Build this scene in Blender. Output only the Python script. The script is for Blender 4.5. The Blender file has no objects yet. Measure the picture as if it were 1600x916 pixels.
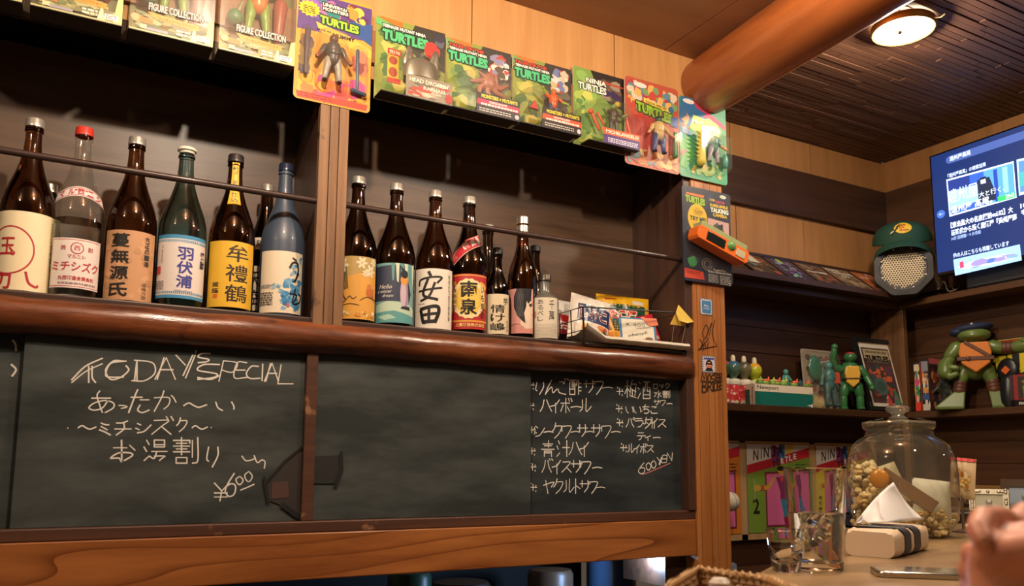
import bpy, bmesh, math, random
import numpy as np
from mathutils import Vector, Matrix
from mathutils.geometry import tessellate_polygon

random.seed(7)
S = bpy.context.scene
COL = S.collection
R = math.radians
PI = math.pi

# ------------------------------------------------------------------ camera
ZC = 1.06
FPX, PCX, PCY = 1280.0, 800.0, 560.0          # focal length and principal point for a 1600x916 frame
YAW, PITCH, ROLL = R(28.83), R(7.34), R(0.363)
fwd = np.array([math.sin(YAW) * math.cos(PITCH), math.cos(YAW) * math.cos(PITCH), math.sin(PITCH)])
_r = np.array([math.cos(YAW), -math.sin(YAW), 0.0])
_u = np.cross(_r, fwd)
rgt = math.cos(ROLL) * _r + math.sin(ROLL) * _u
upv = -math.sin(ROLL) * _r + math.cos(ROLL) * _u
CAMP = np.array([0.0, 0.0, ZC])
cam = bpy.data.cameras.new('camera')
cam_o = bpy.data.objects.new('camera', cam)
COL.objects.link(cam_o)
cam_o.matrix_world = Matrix(((rgt[0], upv[0], -fwd[0], 0.0), (rgt[1], upv[1], -fwd[1], 0.0), (rgt[2], upv[2], -fwd[2], ZC), (0, 0, 0, 1)))
cam.sensor_fit = 'HORIZONTAL'
cam.sensor_width = 36.0
cam.lens = FPX / 1600.0 * 36.0
cam.shift_x = 0.0
cam.shift_y = (PCY - 458.0) / 1600.0
cam.clip_start = 0.02
cam.dof.use_dof = True
cam.dof.focus_distance = 2.25
cam.dof.aperture_fstop = 7.5
S.camera = cam_o

# ------------------------------------------------------------------ light and exposure
S.view_settings.view_transform = 'Standard'
S.view_settings.look = 'None'
S.view_settings.gamma = 1.0
S.view_settings.exposure = 1.28
S.view_settings.use_curve_mapping = False
S.cycles.transparent_max_bounces = 32
S.cycles.max_bounces = 12
S.cycles.transmission_bounces = 12
W = bpy.data.worlds.new('room_glow')
S.world = W
W.use_nodes = True
W.node_tree.nodes['Background'].inputs[0].default_value = (1.0, 0.74, 0.5, 1)
W.node_tree.nodes['Background'].inputs[1].default_value = 0.035
WARM = (1.0, 0.83, 0.64)


def lamp(name, loc, watts, size=0.03, color=WARM, kind='POINT', rot=None, spot=None, blend=0.4):
    l = bpy.data.lights.new(name, kind)
    l.energy = watts
    l.color = color
    if kind == 'AREA':
        l.size = size
    else:
        l.shadow_soft_size = size
    if kind == 'SPOT':
        l.spot_size = spot
        l.spot_blend = blend
    o = bpy.data.objects.new(name, l)
    COL.objects.link(o)
    o.location = loc
    if rot:
        o.rotation_euler = rot
    o['kind'] = 'helper'
    return o


lamp('bar_lamp', (0.34, 1.16, 2.34), 24, 0.022)
lamp('seat_lamp', (-0.85, 1.02, 2.36), 8, 0.03)
lamp('aisle_lamp', (1.42, 1.0, 2.36), 13, 0.03)
lamp('counter_lamp', (1.45, 0.10, 2.38), 17, 0.04, kind='SPOT', rot=(0, 0, 0), spot=R(130), blend=0.4)
lamp('kitchen_work_lamp', (1.68, 2.14, 0.76), 5.0, 0.04, (0.35, 0.6, 1.0))

# ------------------------------------------------------------------ pixel rays onto real planes
def ray(px, py):
    return fwd + (px - PCX) / FPX * rgt - (py - PCY) / FPX * upv


def PY(px, py, Y):
    d = ray(px, py)
    return Vector(CAMP + d * (Y / d[1]))


def PX(px, py, X):
    d = ray(px, py)
    return Vector(CAMP + d * (X / d[0]))


def PZ(px, py, Z):
    d = ray(px, py)
    return Vector(CAMP + d * ((Z - ZC) / d[2]))


def PD(px, py, depth):
    return Vector(CAMP + ray(px, py) * depth)


# ------------------------------------------------------------------ materials
def lin(c):
    if isinstance(c, str):
        c = c.lstrip('#')
        c = c if len(c) == 6 else ''.join(x * 2 for x in c)
        c = [int(c[i:i + 2], 16) / 255 for i in (0, 2, 4)]
    return tuple((x / 12.92 if x <= 0.04045 else ((x + 0.055) / 1.055) ** 2.4) for x in c) + (1.0,)


_mc = {}


def mat(color, rough=0.5, metal=0.0, emit=0.0, spec=0.5, coat=0.0, sss=0.0):
    key = (color, rough, metal, emit, spec, coat, sss)
    if key in _mc:
        return _mc[key]
    m = bpy.data.materials.new('paint_' + str(color).strip('#'))
    m.use_nodes = True
    b = m.node_tree.nodes['Principled BSDF']
    b.inputs['Base Color'].default_value = lin(color)
    b.inputs['Roughness'].default_value = rough
    b.inputs['Metallic'].default_value = metal
    b.inputs['Specular IOR Level'].default_value = spec
    b.inputs['Coat Weight'].default_value = coat
    b.inputs['Coat Roughness'].default_value = 0.08
    if sss:
        b.inputs['Subsurface Weight'].default_value = sss
        b.inputs['Subsurface Radius'].default_value = (0.01, 0.004, 0.002)
        b.inputs['Subsurface Scale'].default_value = 0.5
    if emit:
        b.inputs['Base Color'].default_value = (0, 0, 0, 1)
        b.inputs['Emission Color'].default_value = lin(color)
        b.inputs['Emission Strength'].default_value = emit
    _mc[key] = m
    return m


def _nodes(name):
    m = bpy.data.materials.new(name)
    m.use_nodes = True
    nt = m.node_tree
    return m, nt, nt.nodes['Principled BSDF']


def N(nt, t, **kw):
    n = nt.nodes.new(t)
    for k, v in kw.items():
        setattr(n, k, v)
    return n


def wood(name, dark, light, scale=(1.2, 22, 22), rough=0.45, coat=0.0, rings=0.0, bump=0.12, wear=None, det=6, spec=0.5):
    m, nt, b = _nodes(name)
    L = nt.links.new
    tc = N(nt, 'ShaderNodeTexCoord')
    mp = N(nt, 'ShaderNodeMapping')
    mp.inputs['Scale'].default_value = scale
    L(tc.outputs['Object'], mp.inputs['Vector'])
    n1 = N(nt, 'ShaderNodeTexNoise')
    n1.inputs['Scale'].default_value = 1.0
    n1.inputs['Detail'].default_value = det
    n1.inputs['Roughness'].default_value = 0.65
    n1.inputs['Distortion'].default_value = 0.4
    L(mp.outputs[0], n1.inputs['Vector'])
    fac = n1.outputs['Fac']
    rp = N(nt, 'ShaderNodeValToRGB')
    rp.color_ramp.elements[0].position = 0.3
    rp.color_ramp.elements[1].position = 0.72
    rp.color_ramp.elements[0].color = lin(dark)
    rp.color_ramp.elements[1].color = lin(light)
    if rings:
        n2 = N(nt, 'ShaderNodeTexNoise')
        n2.inputs['Scale'].default_value = 1.0
        n2.inputs['Detail'].default_value = 1.5
        mp2 = N(nt, 'ShaderNodeMapping')
        mp2.inputs['Scale'].default_value = (0.55, 3.0, 4.2)
        L(tc.outputs['Object'], mp2.inputs['Vector'])
        L(mp2.outputs[0], n2.inputs['Vector'])
        ml = N(nt, 'ShaderNodeMath', operation='MULTIPLY')
        ml.inputs[1].default_value = rings
        L(n2.outputs['Fac'], ml.inputs[0])
        fr = N(nt, 'ShaderNodeMath', operation='FRACT')
        L(ml.outputs[0], fr.inputs[0])
        pw = N(nt, 'ShaderNodeMath', operation='POWER')
        pw.inputs[1].default_value = 7.0
        L(fr.outputs[0], pw.inputs[0])
        mx = N(nt, 'ShaderNodeMix', data_type='RGBA')
        mx.inputs[7].default_value = lin(dark)
        L(pw.outputs[0], mx.inputs[0])
        L(rp.outputs[0], mx.inputs[6])
        col = mx.outputs[2]
    else:
        col = rp.outputs[0]
    L(fac, rp.inputs[0])
    if wear:
        n3 = N(nt, 'ShaderNodeTexNoise')
        n3.inputs['Scale'].default_value = wear[1]
        n3.inputs['Detail'].default_value = 5
        L(tc.outputs['Object'], n3.inputs['Vector'])
        r3 = N(nt, 'ShaderNodeValToRGB')
        r3.color_ramp.elements[0].position = wear[2]
        r3.color_ramp.elements[1].position = wear[2] + 0.05
        L(n3.outputs['Fac'], r3.inputs[0])
        mx3 = N(nt, 'ShaderNodeMix', data_type='RGBA')
        mx3.inputs[7].default_value = lin(wear[0])
        L(r3.outputs[0], mx3.inputs[0])
        L(col, mx3.inputs[6])
        col = mx3.outputs[2]
    L(col, b.inputs['Base Color'])
    b.inputs['Roughness'].default_value = rough
    b.inputs['Specular IOR Level'].default_value = spec
    b.inputs['Coat Weight'].default_value = coat
    b.inputs['Coat Roughness'].default_value = 0.15
    if bump:
        bp = N(nt, 'ShaderNodeBump')
        bp.inputs['Strength'].default_value = bump
        bp.inputs['Distance'].default_value = 0.004
        L(fac, bp.inputs['Height'])
        L(bp.outputs[0], b.inputs['Normal'])
        L(bp.outputs[0], b.inputs['Coat Normal'])
    return m


def slate(name, base, dust, scale=(1.5, 1.5, 5.0)):
    m, nt, b = _nodes(name)
    L = nt.links.new
    tc = N(nt, 'ShaderNodeTexCoord')
    mp = N(nt, 'ShaderNodeMapping')
    mp.inputs['Scale'].default_value = scale
    mp.inputs['Rotation'].default_value = (0, 0.35, 0)
    L(tc.outputs['Object'], mp.inputs['Vector'])
    n1 = N(nt, 'ShaderNodeTexNoise')
    n1.inputs['Scale'].default_value = 2.2
    n1.inputs['Detail'].default_value = 8
    n1.inputs['Roughness'].default_value = 0.6
    L(mp.outputs[0], n1.inputs['Vector'])
    rp = N(nt, 'ShaderNodeValToRGB')
    rp.color_ramp.elements[0].position = 0.40
    rp.color_ramp.elements[1].position = 0.70
    rp.color_ramp.elements[0].color = lin(base)
    rp.color_ramp.elements[1].color = lin(dust)
    L(n1.outputs['Fac'], rp.inputs[0])
    L(rp.outputs[0], b.inputs['Base Color'])
    b.inputs['Roughness'].default_value = 0.62
    b.inputs['Specular IOR Level'].default_value = 0.3
    return m


def glass(name, color=(1, 1, 1), rough=0.0, ior=1.5):
    m, nt, b = _nodes(name)
    b.inputs['Base Color'].default_value = tuple(color) + (1,)
    b.inputs['Roughness'].default_value = rough
    b.inputs['IOR'].default_value = ior
    b.inputs['Transmission Weight'].default_value = 1.0
    return m


def clearfilm(name, tint=(0.97, 0.97, 0.95), refl=1.0, rough=0.06, ior=1.45, milk=0.0, milkc=(0.8, 0.78, 0.7)):
    m, nt, b = _nodes(name)
    nt.nodes.remove(b)
    out = nt.nodes['Material Output']
    L = nt.links.new
    t = N(nt, 'ShaderNodeBsdfTransparent')
    t.inputs[0].default_value = tuple(tint) + (1,)
    g = N(nt, 'ShaderNodeBsdfGlossy')
    g.inputs['Roughness'].default_value = rough
    f = N(nt, 'ShaderNodeFresnel')
    ge = N(nt, 'ShaderNodeNewGeometry')
    mr = N(nt, 'ShaderNodeMapRange')
    mr.inputs['To Min'].default_value = ior
    mr.inputs['To Max'].default_value = 1.0 / ior
    L(ge.outputs['Backfacing'], mr.inputs['Value'])
    L(mr.outputs[0], f.inputs['IOR'])
    mu = N(nt, 'ShaderNodeMath', operation='MULTIPLY')
    mu.inputs[1].default_value = refl
    L(f.outputs[0], mu.inputs[0])
    mx = N(nt, 'ShaderNodeMixShader')
    L(mu.outputs[0], mx.inputs[0])
    base = t.outputs[0]
    if milk:
        d = N(nt, 'ShaderNodeBsdfDiffuse')
        d.inputs[0].default_value = tuple(milkc) + (1,)
        m2 = N(nt, 'ShaderNodeMixShader')
        m2.inputs[0].default_value = milk
        L(t.outputs[0], m2.inputs[1])
        L(d.outputs[0], m2.inputs[2])
        base = m2.outputs[0]
    L(base, mx.inputs[1])
    L(g.outputs[0], mx.inputs[2])
    L(mx.outputs[0], out.inputs[0])
    return m


M = dict(
    panel=wood('light_panel_wood', '#b9824d', '#d09a60', (26, 26, 1.6), 0.42, bump=0.03),
    panelseam=mat('#3a2415', 0.7),
    panelr=wood('side_panel_wood', '#9a6a3c', '#b07e4c', (26, 26, 1.6), 0.45, bump=0.03),
    ceil=wood('ceiling_board_wood', '#86593a', '#9a6a46', (2, 14, 14), 0.5, bump=0.03),
    log=wood('log_beam_wood', '#7d3f1c', '#a85c2a', (16, 1.4, 16), 0.38, coat=0.25, bump=0.05),
    reed=wood('reed_slat_wood', '#4b3022', '#6d4a36', (1.5, 30, 30), 0.55, bump=0.1),
    dark=wood('dark_stained_wood', '#2a1810', '#4a2d1c', (1.5, 26, 26), 0.45, bump=0.1),
    darkv=wood('dark_upright_wood', '#2a1810', '#4c2f1d', (24, 24, 1.5), 0.45, bump=0.1),
    back=wood('bay_back_wood', '#3d2a1b', '#664b35', (1.6, 20, 20), 0.42, bump=0.12),
    post=wood('orange_post_wood', '#8a5228', '#b4763e', (26, 26, 1.2), 0.4, coat=0.15, bump=0.06, wear=('#6a4020', 7.0, 0.66)),
    divider=wood('divider_slat_wood', '#5a3d27', '#9a7450', (22, 22, 1.4), 0.5, bump=0.12, wear=('#3b2417', 9.0, 0.58)),
    beam=wood('front_beam_wood', '#6f3a17', '#b4723a', (1.0, 9, 9), 0.38, coat=0.2, rings=13.0, bump=0.04),
    ledge=wood('polished_log_wood', '#32180d', '#8c4e2b', (3.0, 17, 17), 0.3, coat=0.25, bump=0.7, wear=('#4a2717', 7.0, 0.6)),
    frame=wood('board_frame_wood', '#3c2418', '#5e3a27', (1.5, 26, 26), 0.5, bump=0.08, wear=('#8a6243', 14.0, 0.66)),
    shelf=wood('wall_shelf_wood', '#33200f', '#553721', (1.5, 22, 22), 0.42, bump=0.1),
    shelfy=wood('side_shelf_wood', '#3a2413', '#5f3f26', (22, 1.5, 22), 0.42, bump=0.1),
    shelfv=wood('shelf_upright_wood', '#4a2f1a', '#74502f', (22, 22, 1.5), 0.45, bump=0.1),
    counter=wood('counter_top_wood', '#7c6244', '#a68a62', (3.0, 12, 12), 0.35, coat=0.2, bump=0.04),
    pine=wood('poster_strip_wood', '#a98556', '#c5a273', (20, 20, 2), 0.5, bump=0.03),
    slate=slate('chalkboard_slate', '#2a302f', '#4d5351'),
    slated=slate('chalkboard_slate_clean', '#20262a', '#3c4343'),
    chalk=mat('#dedad0', 0.9),
    chalkr=mat('#c77b78', 0.9),
    black=mat('#121212', 0.45),
    blackgloss=mat('#101012', 0.15),
    white=mat('#e6dfd2', 0.5),
    silver=mat('#c9c6bf', 0.28, 1.0),
    cap=mat('#b9b4aa', 0.35, 0.6),
    brown=glass('brown_bottle_glass', (0.20, 0.075, 0.022)),
    dbrown=glass('dark_brown_bottle_glass', (0.10, 0.042, 0.016)),
    aqua=glass('aqua_bottle_glass', (0.30, 0.58, 0.62)),
    clear=glass('clear_glass', (0.97, 0.98, 0.97)),
    water=glass('water', (0.97, 0.98, 0.98), 0.0, 1.33),
    thin=clearfilm('thin_clear_glass', (0.93, 0.95, 0.93), 1.3, 0.02, 1.5),
    film=clearfilm('clear_blister_plastic', (0.95, 0.95, 0.92), 1.0, 0.05, 1.45, 0.03),  # whitish glare put into the film colour as a slight milky share
    bag=clearfilm('clear_bag_film', (0.93, 0.93, 0.9), 1.5, 0.15, 1.45, 0.14),
)


# ------------------------------------------------------------------ mesh builder
class MB:
    def __init__(self):
        self.v, self.f, self.m, self.s = [], [], [], []

    def add(self, vs, fs, m=0, smooth=False):
        o = len(self.v)
        self.v += [tuple(x) for x in vs]
        for f in fs:
            self.f.append(tuple(i + o for i in f))
            self.m.append(m)
            self.s.append(smooth)
        return self

    def box(self, c, s, m=0, rot=None):
        x, y, z = s[0] / 2, s[1] / 2, s[2] / 2
        vs = [Vector((a, b, d)) for a in (-x, x) for b in (-y, y) for d in (-z, z)]
        if rot is not None:
            vs = [rot @ v for v in vs]
        vs = [v + Vector(c) for v in vs]
        return self.add(vs, [(0, 1, 3, 2), (4, 6, 7, 5), (0, 4, 5, 1), (2, 3, 7, 6), (0, 2, 6, 4), (1, 5, 7, 3)], m)

    def span(self, a, b, m=0):
        return self.box([(p + q) / 2 for p, q in zip(a, b)], [abs(q - p) for p, q in zip(a, b)], m)

    def lathe(self, prof, seg=40, m=0, smooth=True, c=(0, 0, 0), mats=None, sq=0.0):
        n = len(prof)
        vs, fs = [], []
        for r, z in prof:
            for k in range(seg):
                a = 2 * PI * k / seg
                q = 1.0
                if sq:
                    q = (abs(math.cos(a)) ** sq + abs(math.sin(a)) ** sq) ** (-1 / sq)
                vs.append((c[0] + r * q * math.cos(a), c[1] + r * q * math.sin(a), c[2] + z))
        o = len(self.v)
        self.v += vs
        for i in range(n - 1):
            for k in range(seg):
                k2 = (k + 1) % seg
                self.f.append((o + i * seg + k, o + i * seg + k2, o + (i + 1) * seg + k2, o + (i + 1) * seg + k))
                self.m.append(mats[i] if mats else m)
                self.s.append(smooth)
        return self

    def tube(self, path, rad, seg=10, m=0, closed=False, caps=True, smooth=True):
        P = [Vector(p) for p in path]
        n = len(P)
        rs = [rad] * n if isinstance(rad, (int, float)) else list(rad)
        T = []
        for i in range(n):
            a = P[(i - 1) % n] if (closed or i > 0) else P[i]
            b = P[(i + 1) % n] if (closed or i < n - 1) else P[i]
            T.append((b - a).normalized())
        u = T[0].cross(Vector((0, 0, 1)))
        if u.length < 1e-3:
            u = T[0].cross(Vector((0, 1, 0)))
        u.normalize()
        vs, fs = [], []
        for i in range(n):
            u = (u - T[i] * u.dot(T[i]))
            u.normalize()
            w = T[i].cross(u)
            for k in range(seg):
                a = 2 * PI * k / seg
                vs.append(P[i] + (u * math.cos(a) + w * math.sin(a)) * rs[i])
        for i in range(n if closed else n - 1):
            j = (i + 1) % n
            for k in range(seg):
                k2 = (k + 1) % seg
                fs.append((i * seg + k, i * seg + k2, j * seg + k2, j * seg + k))
        if caps and not closed:
            fs.append(tuple(range(seg - 1, -1, -1)))
            fs.append(tuple((n - 1) * seg + k for k in range(seg)))
        return self.add(vs, fs, m, smooth)

    def limb(self, pts, rad, seg=12, m=0):
        """tapered tube with rounded ends"""
        P = [Vector(p) for p in pts]
        rs = [rad] * len(P) if isinstance(rad, (int, float)) else list(rad)
        d0 = (P[0] - P[1]).normalized()
        d1 = (P[-1] - P[-2]).normalized()
        pa, ra, pb, rb = [], [], [], []
        for t in (80, 60, 35):
            pa.append(P[0] + d0 * rs[0] * math.sin(R(t)))
            ra.append(rs[0] * math.cos(R(t)))
        for t in (35, 60, 80):
            pb.append(P[-1] + d1 * rs[-1] * math.sin(R(t)))
            rb.append(rs[-1] * math.cos(R(t)))
        return self.tube(pa + P + pb, ra + rs + rb, seg, m)

    def ball(self, c, r, m=0, seg=16, ring=10, rot=None):
        if isinstance(r, (int, float)):
            r = (r, r, r)
        vs, fs = [], []
        for i in range(ring + 1):
            t = PI * i / ring
            for k in range(seg):
                a = 2 * PI * k / seg
                v = Vector((r[0] * math.sin(t) * math.cos(a), r[1] * math.sin(t) * math.sin(a), -r[2] * math.cos(t)))
                if rot is not None:
                    v = rot @ v
                vs.append(v + Vector(c))
        for i in range(ring):
            for k in range(seg):
                k2 = (k + 1) % seg
                fs.append((i * seg + k, i * seg + k2, (i + 1) * seg + k2, (i + 1) * seg + k))
        return self.add(vs, fs, m, True)

    def prism(self, poly, y0, y1, m=0, smooth=False):
        """outline in x,z pushed through from y0 (front) to y1"""
        n = len(poly)
        vs = [(x, y0, z) for x, z in poly] + [(x, y1, z) for x, z in poly]
        fs = [tuple(range(n)), tuple(range(2 * n - 1, n - 1, -1))]
        for i in range(n):
            j = (i + 1) % n
            fs.append((i, i + n, j + n, j))
        return self.add(vs, fs, m, smooth)

    def shell(self, poly, depth, inset=0.75, y0=0.0, m=0, back=False, cx=None, cz=None, mid=0.55):
        """vacuum-formed blister: outline at y0 bulging to -depth"""
        n = len(poly)
        if cx is None:
            cx = sum(p[0] for p in poly) / n
            cz = sum(p[1] for p in poly) / n
        rings = [(1.0, 0.0), (1.0 - (1 - inset) * 0.35, mid), (1.0 - (1 - inset) * 0.7, 0.88), (inset, 1.0)]
        vs = []
        for sc, d in rings:
            for x, z in poly:
                vs.append((cx + (x - cx) * sc, y0 - depth * d, cz + (z - cz) * sc))
        fs = []
        for i in range(len(rings) - 1):
            for k in range(n):
                k2 = (k + 1) % n
                fs.append((i * n + k, i * n + k2, (i + 1) * n + k2, (i + 1) * n + k))
        fs.append(tuple((len(rings) - 1) * n + k for k in range(n)))
        return self.add(vs, fs, m, False)

    def build(self, name, mats, parent=None, label=None, loc=None, rot=None, bevel=0, seg=2, subsurf=0, recalc=True, kind=None):
        me = bpy.data.meshes.new(name)
        me.from_pydata(self.v, [], self.f)
        if not isinstance(mats, (list, tuple)):
            mats = [mats]
        for x in mats:
            me.materials.append(x)
        me.polygons.foreach_set('material_index', self.m)
        me.polygons.foreach_set('use_smooth', self.s)
        if recalc:
            bm = bmesh.new()
            bm.from_mesh(me)
            bmesh.ops.remove_doubles(bm, verts=bm.verts, dist=1e-6)
            bmesh.ops.recalc_face_normals(bm, faces=bm.faces)
            bm.to_mesh(me)
            bm.free()
        if any(self.s):
            me.set_sharp_from_angle(angle=R(38))
        me.update()
        o = bpy.data.objects.new(name, me)
        COL.objects.link(o)
        if parent is not None:
            o.parent = parent
        if loc is not None:
            o.location = loc
        if rot is not None:
            o.rotation_euler = rot
        if bevel:
            b = o.modifiers.new('bevel', 'BEVEL')
            b.width = bevel
            b.segments = seg
            b.limit_method = 'ANGLE'
            b.angle_limit = R(40)
        if subsurf:
            b = o.modifiers.new('sub', 'SUBSURF')
            b.levels = b.render_levels = subsurf
        if label:
            o['label'] = label
        if kind:
            o['kind'] = kind
        return o


def thing(name, label, cat, loc=(0, 0, 0), rotz=0.0, group=None, rot=None):
    o = bpy.data.objects.new(name, None)
    COL.objects.link(o)
    o.empty_display_size = 0.02
    o.location = loc
    o.rotation_euler = rot if rot else (0, 0, rotz)
    o['label'] = label
    o['category'] = cat
    if group:
        o['group'] = group
    return o


def tag(o, label, cat, group=None):
    o['label'] = label
    o['category'] = cat
    if group:
        o['group'] = group
    return o


def struct(o):
    o['kind'] = 'structure'
    return o


def face_cam(p, off=0.0):
    return -math.atan2(p[0], p[1]) + off


# ------------------------------------------------------------------ flat printing
_tc = {}


def text_geo(s, bold=0.0, shear=0.0):
    key = (s, bold, shear)
    if key in _tc:
        return _tc[key]
    cu = bpy.data.curves.new('t', 'FONT')
    cu.body = s
    cu.size = 1.0
    cu.offset = bold
    cu.shear = shear
    cu.resolution_u = 2
    ob = bpy.data.objects.new('t', cu)
    COL.objects.link(ob)
    dg = bpy.context.evaluated_depsgraph_get()
    ev = ob.evaluated_get(dg)
    me = ev.to_mesh()
    v = np.array([(p.co.x, p.co.y) for p in me.vertices]) if len(me.vertices) else np.zeros((0, 2))
    f = [tuple(p.vertices) for p in me.polygons]
    ev.to_mesh_clear()
    bpy.data.objects.remove(ob)
    bpy.data.curves.remove(cu)
    _tc[key] = (v, f)
    return v, f


def smooth_line(pts, n=6):
    P = [np.array(p, float) for p in pts]
    if len(P) < 3:
        return P
    Q = [2 * P[0] - P[1]] + P + [2 * P[-1] - P[-2]]
    out = []
    for i in range(1, len(Q) - 2):
        for k in range(n):
            t = k / n
            a, b, c, d = Q[i - 1], Q[i], Q[i + 1], Q[i + 2]
            out.append(0.5 * ((2 * b) + (-a + c) * t + (2 * a - 5 * b + 4 * c - d) * t * t + (-a + 3 * b - 3 * c + d) * t ** 3))
    out.append(P[-1])
    return out


def strip2(P, wd):
    """one continuous mitred ribbon along 2D points"""
    Q = [np.array(P[0], float)]
    for p in P[1:]:
        if np.linalg.norm(np.array(p) - Q[-1]) > wd * 0.12:
            Q.append(np.array(p, float))
    if len(Q) < 2:
        Q.append(Q[0] + np.array((wd * .3, 0)))
    T = [(b - a) / np.linalg.norm(b - a) for a, b in zip(Q[:-1], Q[1:])]
    v, f = [], []
    for i, p in enumerate(Q):
        if i == 0:
            t, k, e = T[0], 1.0, -T[0] * wd * 0.3
        elif i == len(Q) - 1:
            t, k, e = T[-1], 1.0, T[-1] * wd * 0.3
        else:
            t = T[i - 1] + T[i]
            n = np.linalg.norm(t)
            t = t / n if n > 1e-6 else T[i]
            k, e = min(1.8, 1.0 / max(0.3, float(t @ T[i]))), 0 * p
        q = np.array((-t[1], t[0])) * wd / 2 * k
        v += [tuple(p + e - q), tuple(p + e + q)]
        if i:
            f.append((2 * i - 2, 2 * i, 2 * i + 1, 2 * i - 1))
    return v, f


class Print:
    """flat printed shapes; coordinates 0..1 across width and height"""
    def __init__(self, w, h, lift=0.0003):
        self.w, self.h, self.lift = w, h, lift
        self.items = []            # (color, verts2d (metres, origin lower left), faces)
        self.mats = []

    def _mi(self, c):
        if c not in self.mats:
            self.mats.append(c)
        return self.mats.index(c)

    def raw(self, c, v, f):
        self.items.append((self._mi(c), v, f))
        return self

    def poly(self, c, pts):
        v = [(p[0] * self.w, p[1] * self.h) for p in pts]
        tri = tessellate_polygon([[Vector((x, y, 0)) for x, y in v]])
        return self.raw(c, v, [tuple(t) for t in tri])

    def rect(self, c, x0, y0, x1, y1):
        return self.raw(c, [(x0 * self.w, y0 * self.h), (x1 * self.w, y0 * self.h), (x1 * self.w, y1 * self.h), (x0 * self.w, y1 * self.h)], [(0, 1, 2, 3)])

    def oval(self, c, x, y, rx, ry, n=24, rot=0.0, star=0.0):
        pts = []
        for k in range(n):
            a = 2 * PI * k / n
            s = 1 - (star if k % 2 else 0)
            dx, dy = rx * self.w * s * math.cos(a), ry * self.h * s * math.sin(a)
            pts.append(((x * self.w + dx * math.cos(rot) - dy * math.sin(rot)) / self.w, (y * self.h + dx * math.sin(rot) + dy * math.cos(rot)) / self.h))
        return self.poly(c, pts)

    def ring(self, c, x, y, rx, ry, t, n=32, a0=0, a1=360):
        pts = [((x + rx * math.cos(R(a0 + (a1 - a0) * k / n))), (y + ry * math.sin(R(a0 + (a1 - a0) * k / n)))) for k in range(n + 1)]
        return self.line(c, pts, t)

    def line(self, c, pts, wd, smooth=False):
        """wd in metres"""
        P = [np.array((p[0] * self.w, p[1] * self.h)) for p in pts]
        if smooth:
            P = smooth_line(P)
        v, f = strip2(P, wd)
        return self.raw(c, v, f)

    def text(self, c, s, x, y, w=None, h=None, rot=0.0, bold=0.0, shear=0.0, outline=None, skew=0.0):
        """centre x,y; box w,h as fractions"""
        if outline:
            self.text(outline[0], s, x, y, w, h, rot, bold, shear, None, skew) if False else None
        v, f = text_geo(s, bold, shear)
        if len(v) == 0:
            return self
        lo, hi = v.min(0), v.max(0)
        sz = np.maximum(hi - lo, 1e-6)
        W_, H_ = (w * self.w if w else None), (h * self.h if h else None)
        if W_ is None:
            sc = np.array([H_ / sz[1]] * 2)
        elif H_ is None:
            sc = np.array([W_ / sz[0]] * 2)
        else:
            sc = np.array([W_ / sz[0], H_ / sz[1]])
        cen = (lo + hi) / 2

        def place(vv, ox=0.0, oy=0.0):
            q = (vv - cen) * sc
            q[:, 1] += q[:, 0] * skew
            cr, sr = math.cos(rot), math.sin(rot)
            return [(x * self.w + ox + a * cr - b * sr, y * self.h + oy + a * sr + b * cr) for a, b in q]
        if outline:
            e = outline[1]
            for ox, oy in ((e, 0), (-e, 0), (0, e), (0, -e), (e * .7, e * .7), (-e * .7, -e * .7), (e * .7, -e * .7), (-e * .7, e * .7)):
                self.raw(outline[0], place(v, ox, oy), f)
            self.items[-1:] = self.items[-1:]
        return self.raw(c, place(v), f)

    def vtext(self, c, s, x, y0, y1, w, bold=0.0, fill=0.86):
        """characters stacked downward from y1 to y0"""
        n = len(s)
        st = (y1 - y0) / n
        for i, ch in enumerate(s):
            if ch.strip():
                self.text(c, ch, x, y1 - st * (i + 0.5), w, st * fill, bold=bold)
        return self

    def blobs(self, cols, n, x0=0, y0=0, x1=1, y1=1, size=0.12, seed=1, k=9):
        rg = random.Random(seed)
        for i in range(n):
            s = size * rg.uniform(0.5, 1.2)
            cx, cy = rg.uniform(x0 + s, x1 - s) if x1 - x0 > 2 * s else (x0 + x1) / 2, rg.uniform(y0 + s * .7, y1 - s * .7) if y1 - y0 > 1.4 * s else (y0 + y1) / 2
            pts = []
            for j in range(k):
                a = 2 * PI * j / k
                r = s * rg.uniform(0.55, 1.0)
                pts.append((min(x1, max(x0, cx + r * math.cos(a))), min(y1, max(y0, cy + r * 0.7 * math.sin(a)))))
            self.poly(rg.choice(cols), pts)
        return self

    def smallprint(self, c, x0, y0, x1, y1, rows, seed=3, fill=0.55):
        rg = random.Random(seed)
        st = (y1 - y0) / rows
        for i in range(rows):
            yy = y1 - st * (i + 1)
            x = x0
            while x < x1 - 0.01:
                wd = rg.uniform(0.03, 0.09)
                self.rect(c, x, yy, min(x1, x + wd), yy + st * fill)
                x += wd + 0.015
        return self

    def build(self, name, parent=None, warp=None, step=None, vstep=None, loc=None, rot=None, rough=0.45, label=None, emit=0.0, centre=(0.5, 0.0), kind=None):
        ox, oy = centre[0] * self.w, centre[1] * self.h
        V, F, MI = [], [], []
        for li, (mi, v, f) in enumerate(self.items):
            o = len(V)
            z = self.lift * (1 + 0.35 * li) if self.lift * 0.35 * len(self.items) < 0.0016 else self.lift + 0.0016 * li / len(self.items)
            V += [(a - ox, -z, b - oy) for a, b in v]
            for t in f:
                F.append(tuple(i + o for i in t))
                MI.append(mi)
        bm = bmesh.new()
        vs = [bm.verts.new(p) for p in V]
        for t, mi in zip(F, MI):
            try:
                fc = bm.faces.new([vs[i] for i in t])
                fc.material_index = mi
            except ValueError:
                pass
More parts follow.
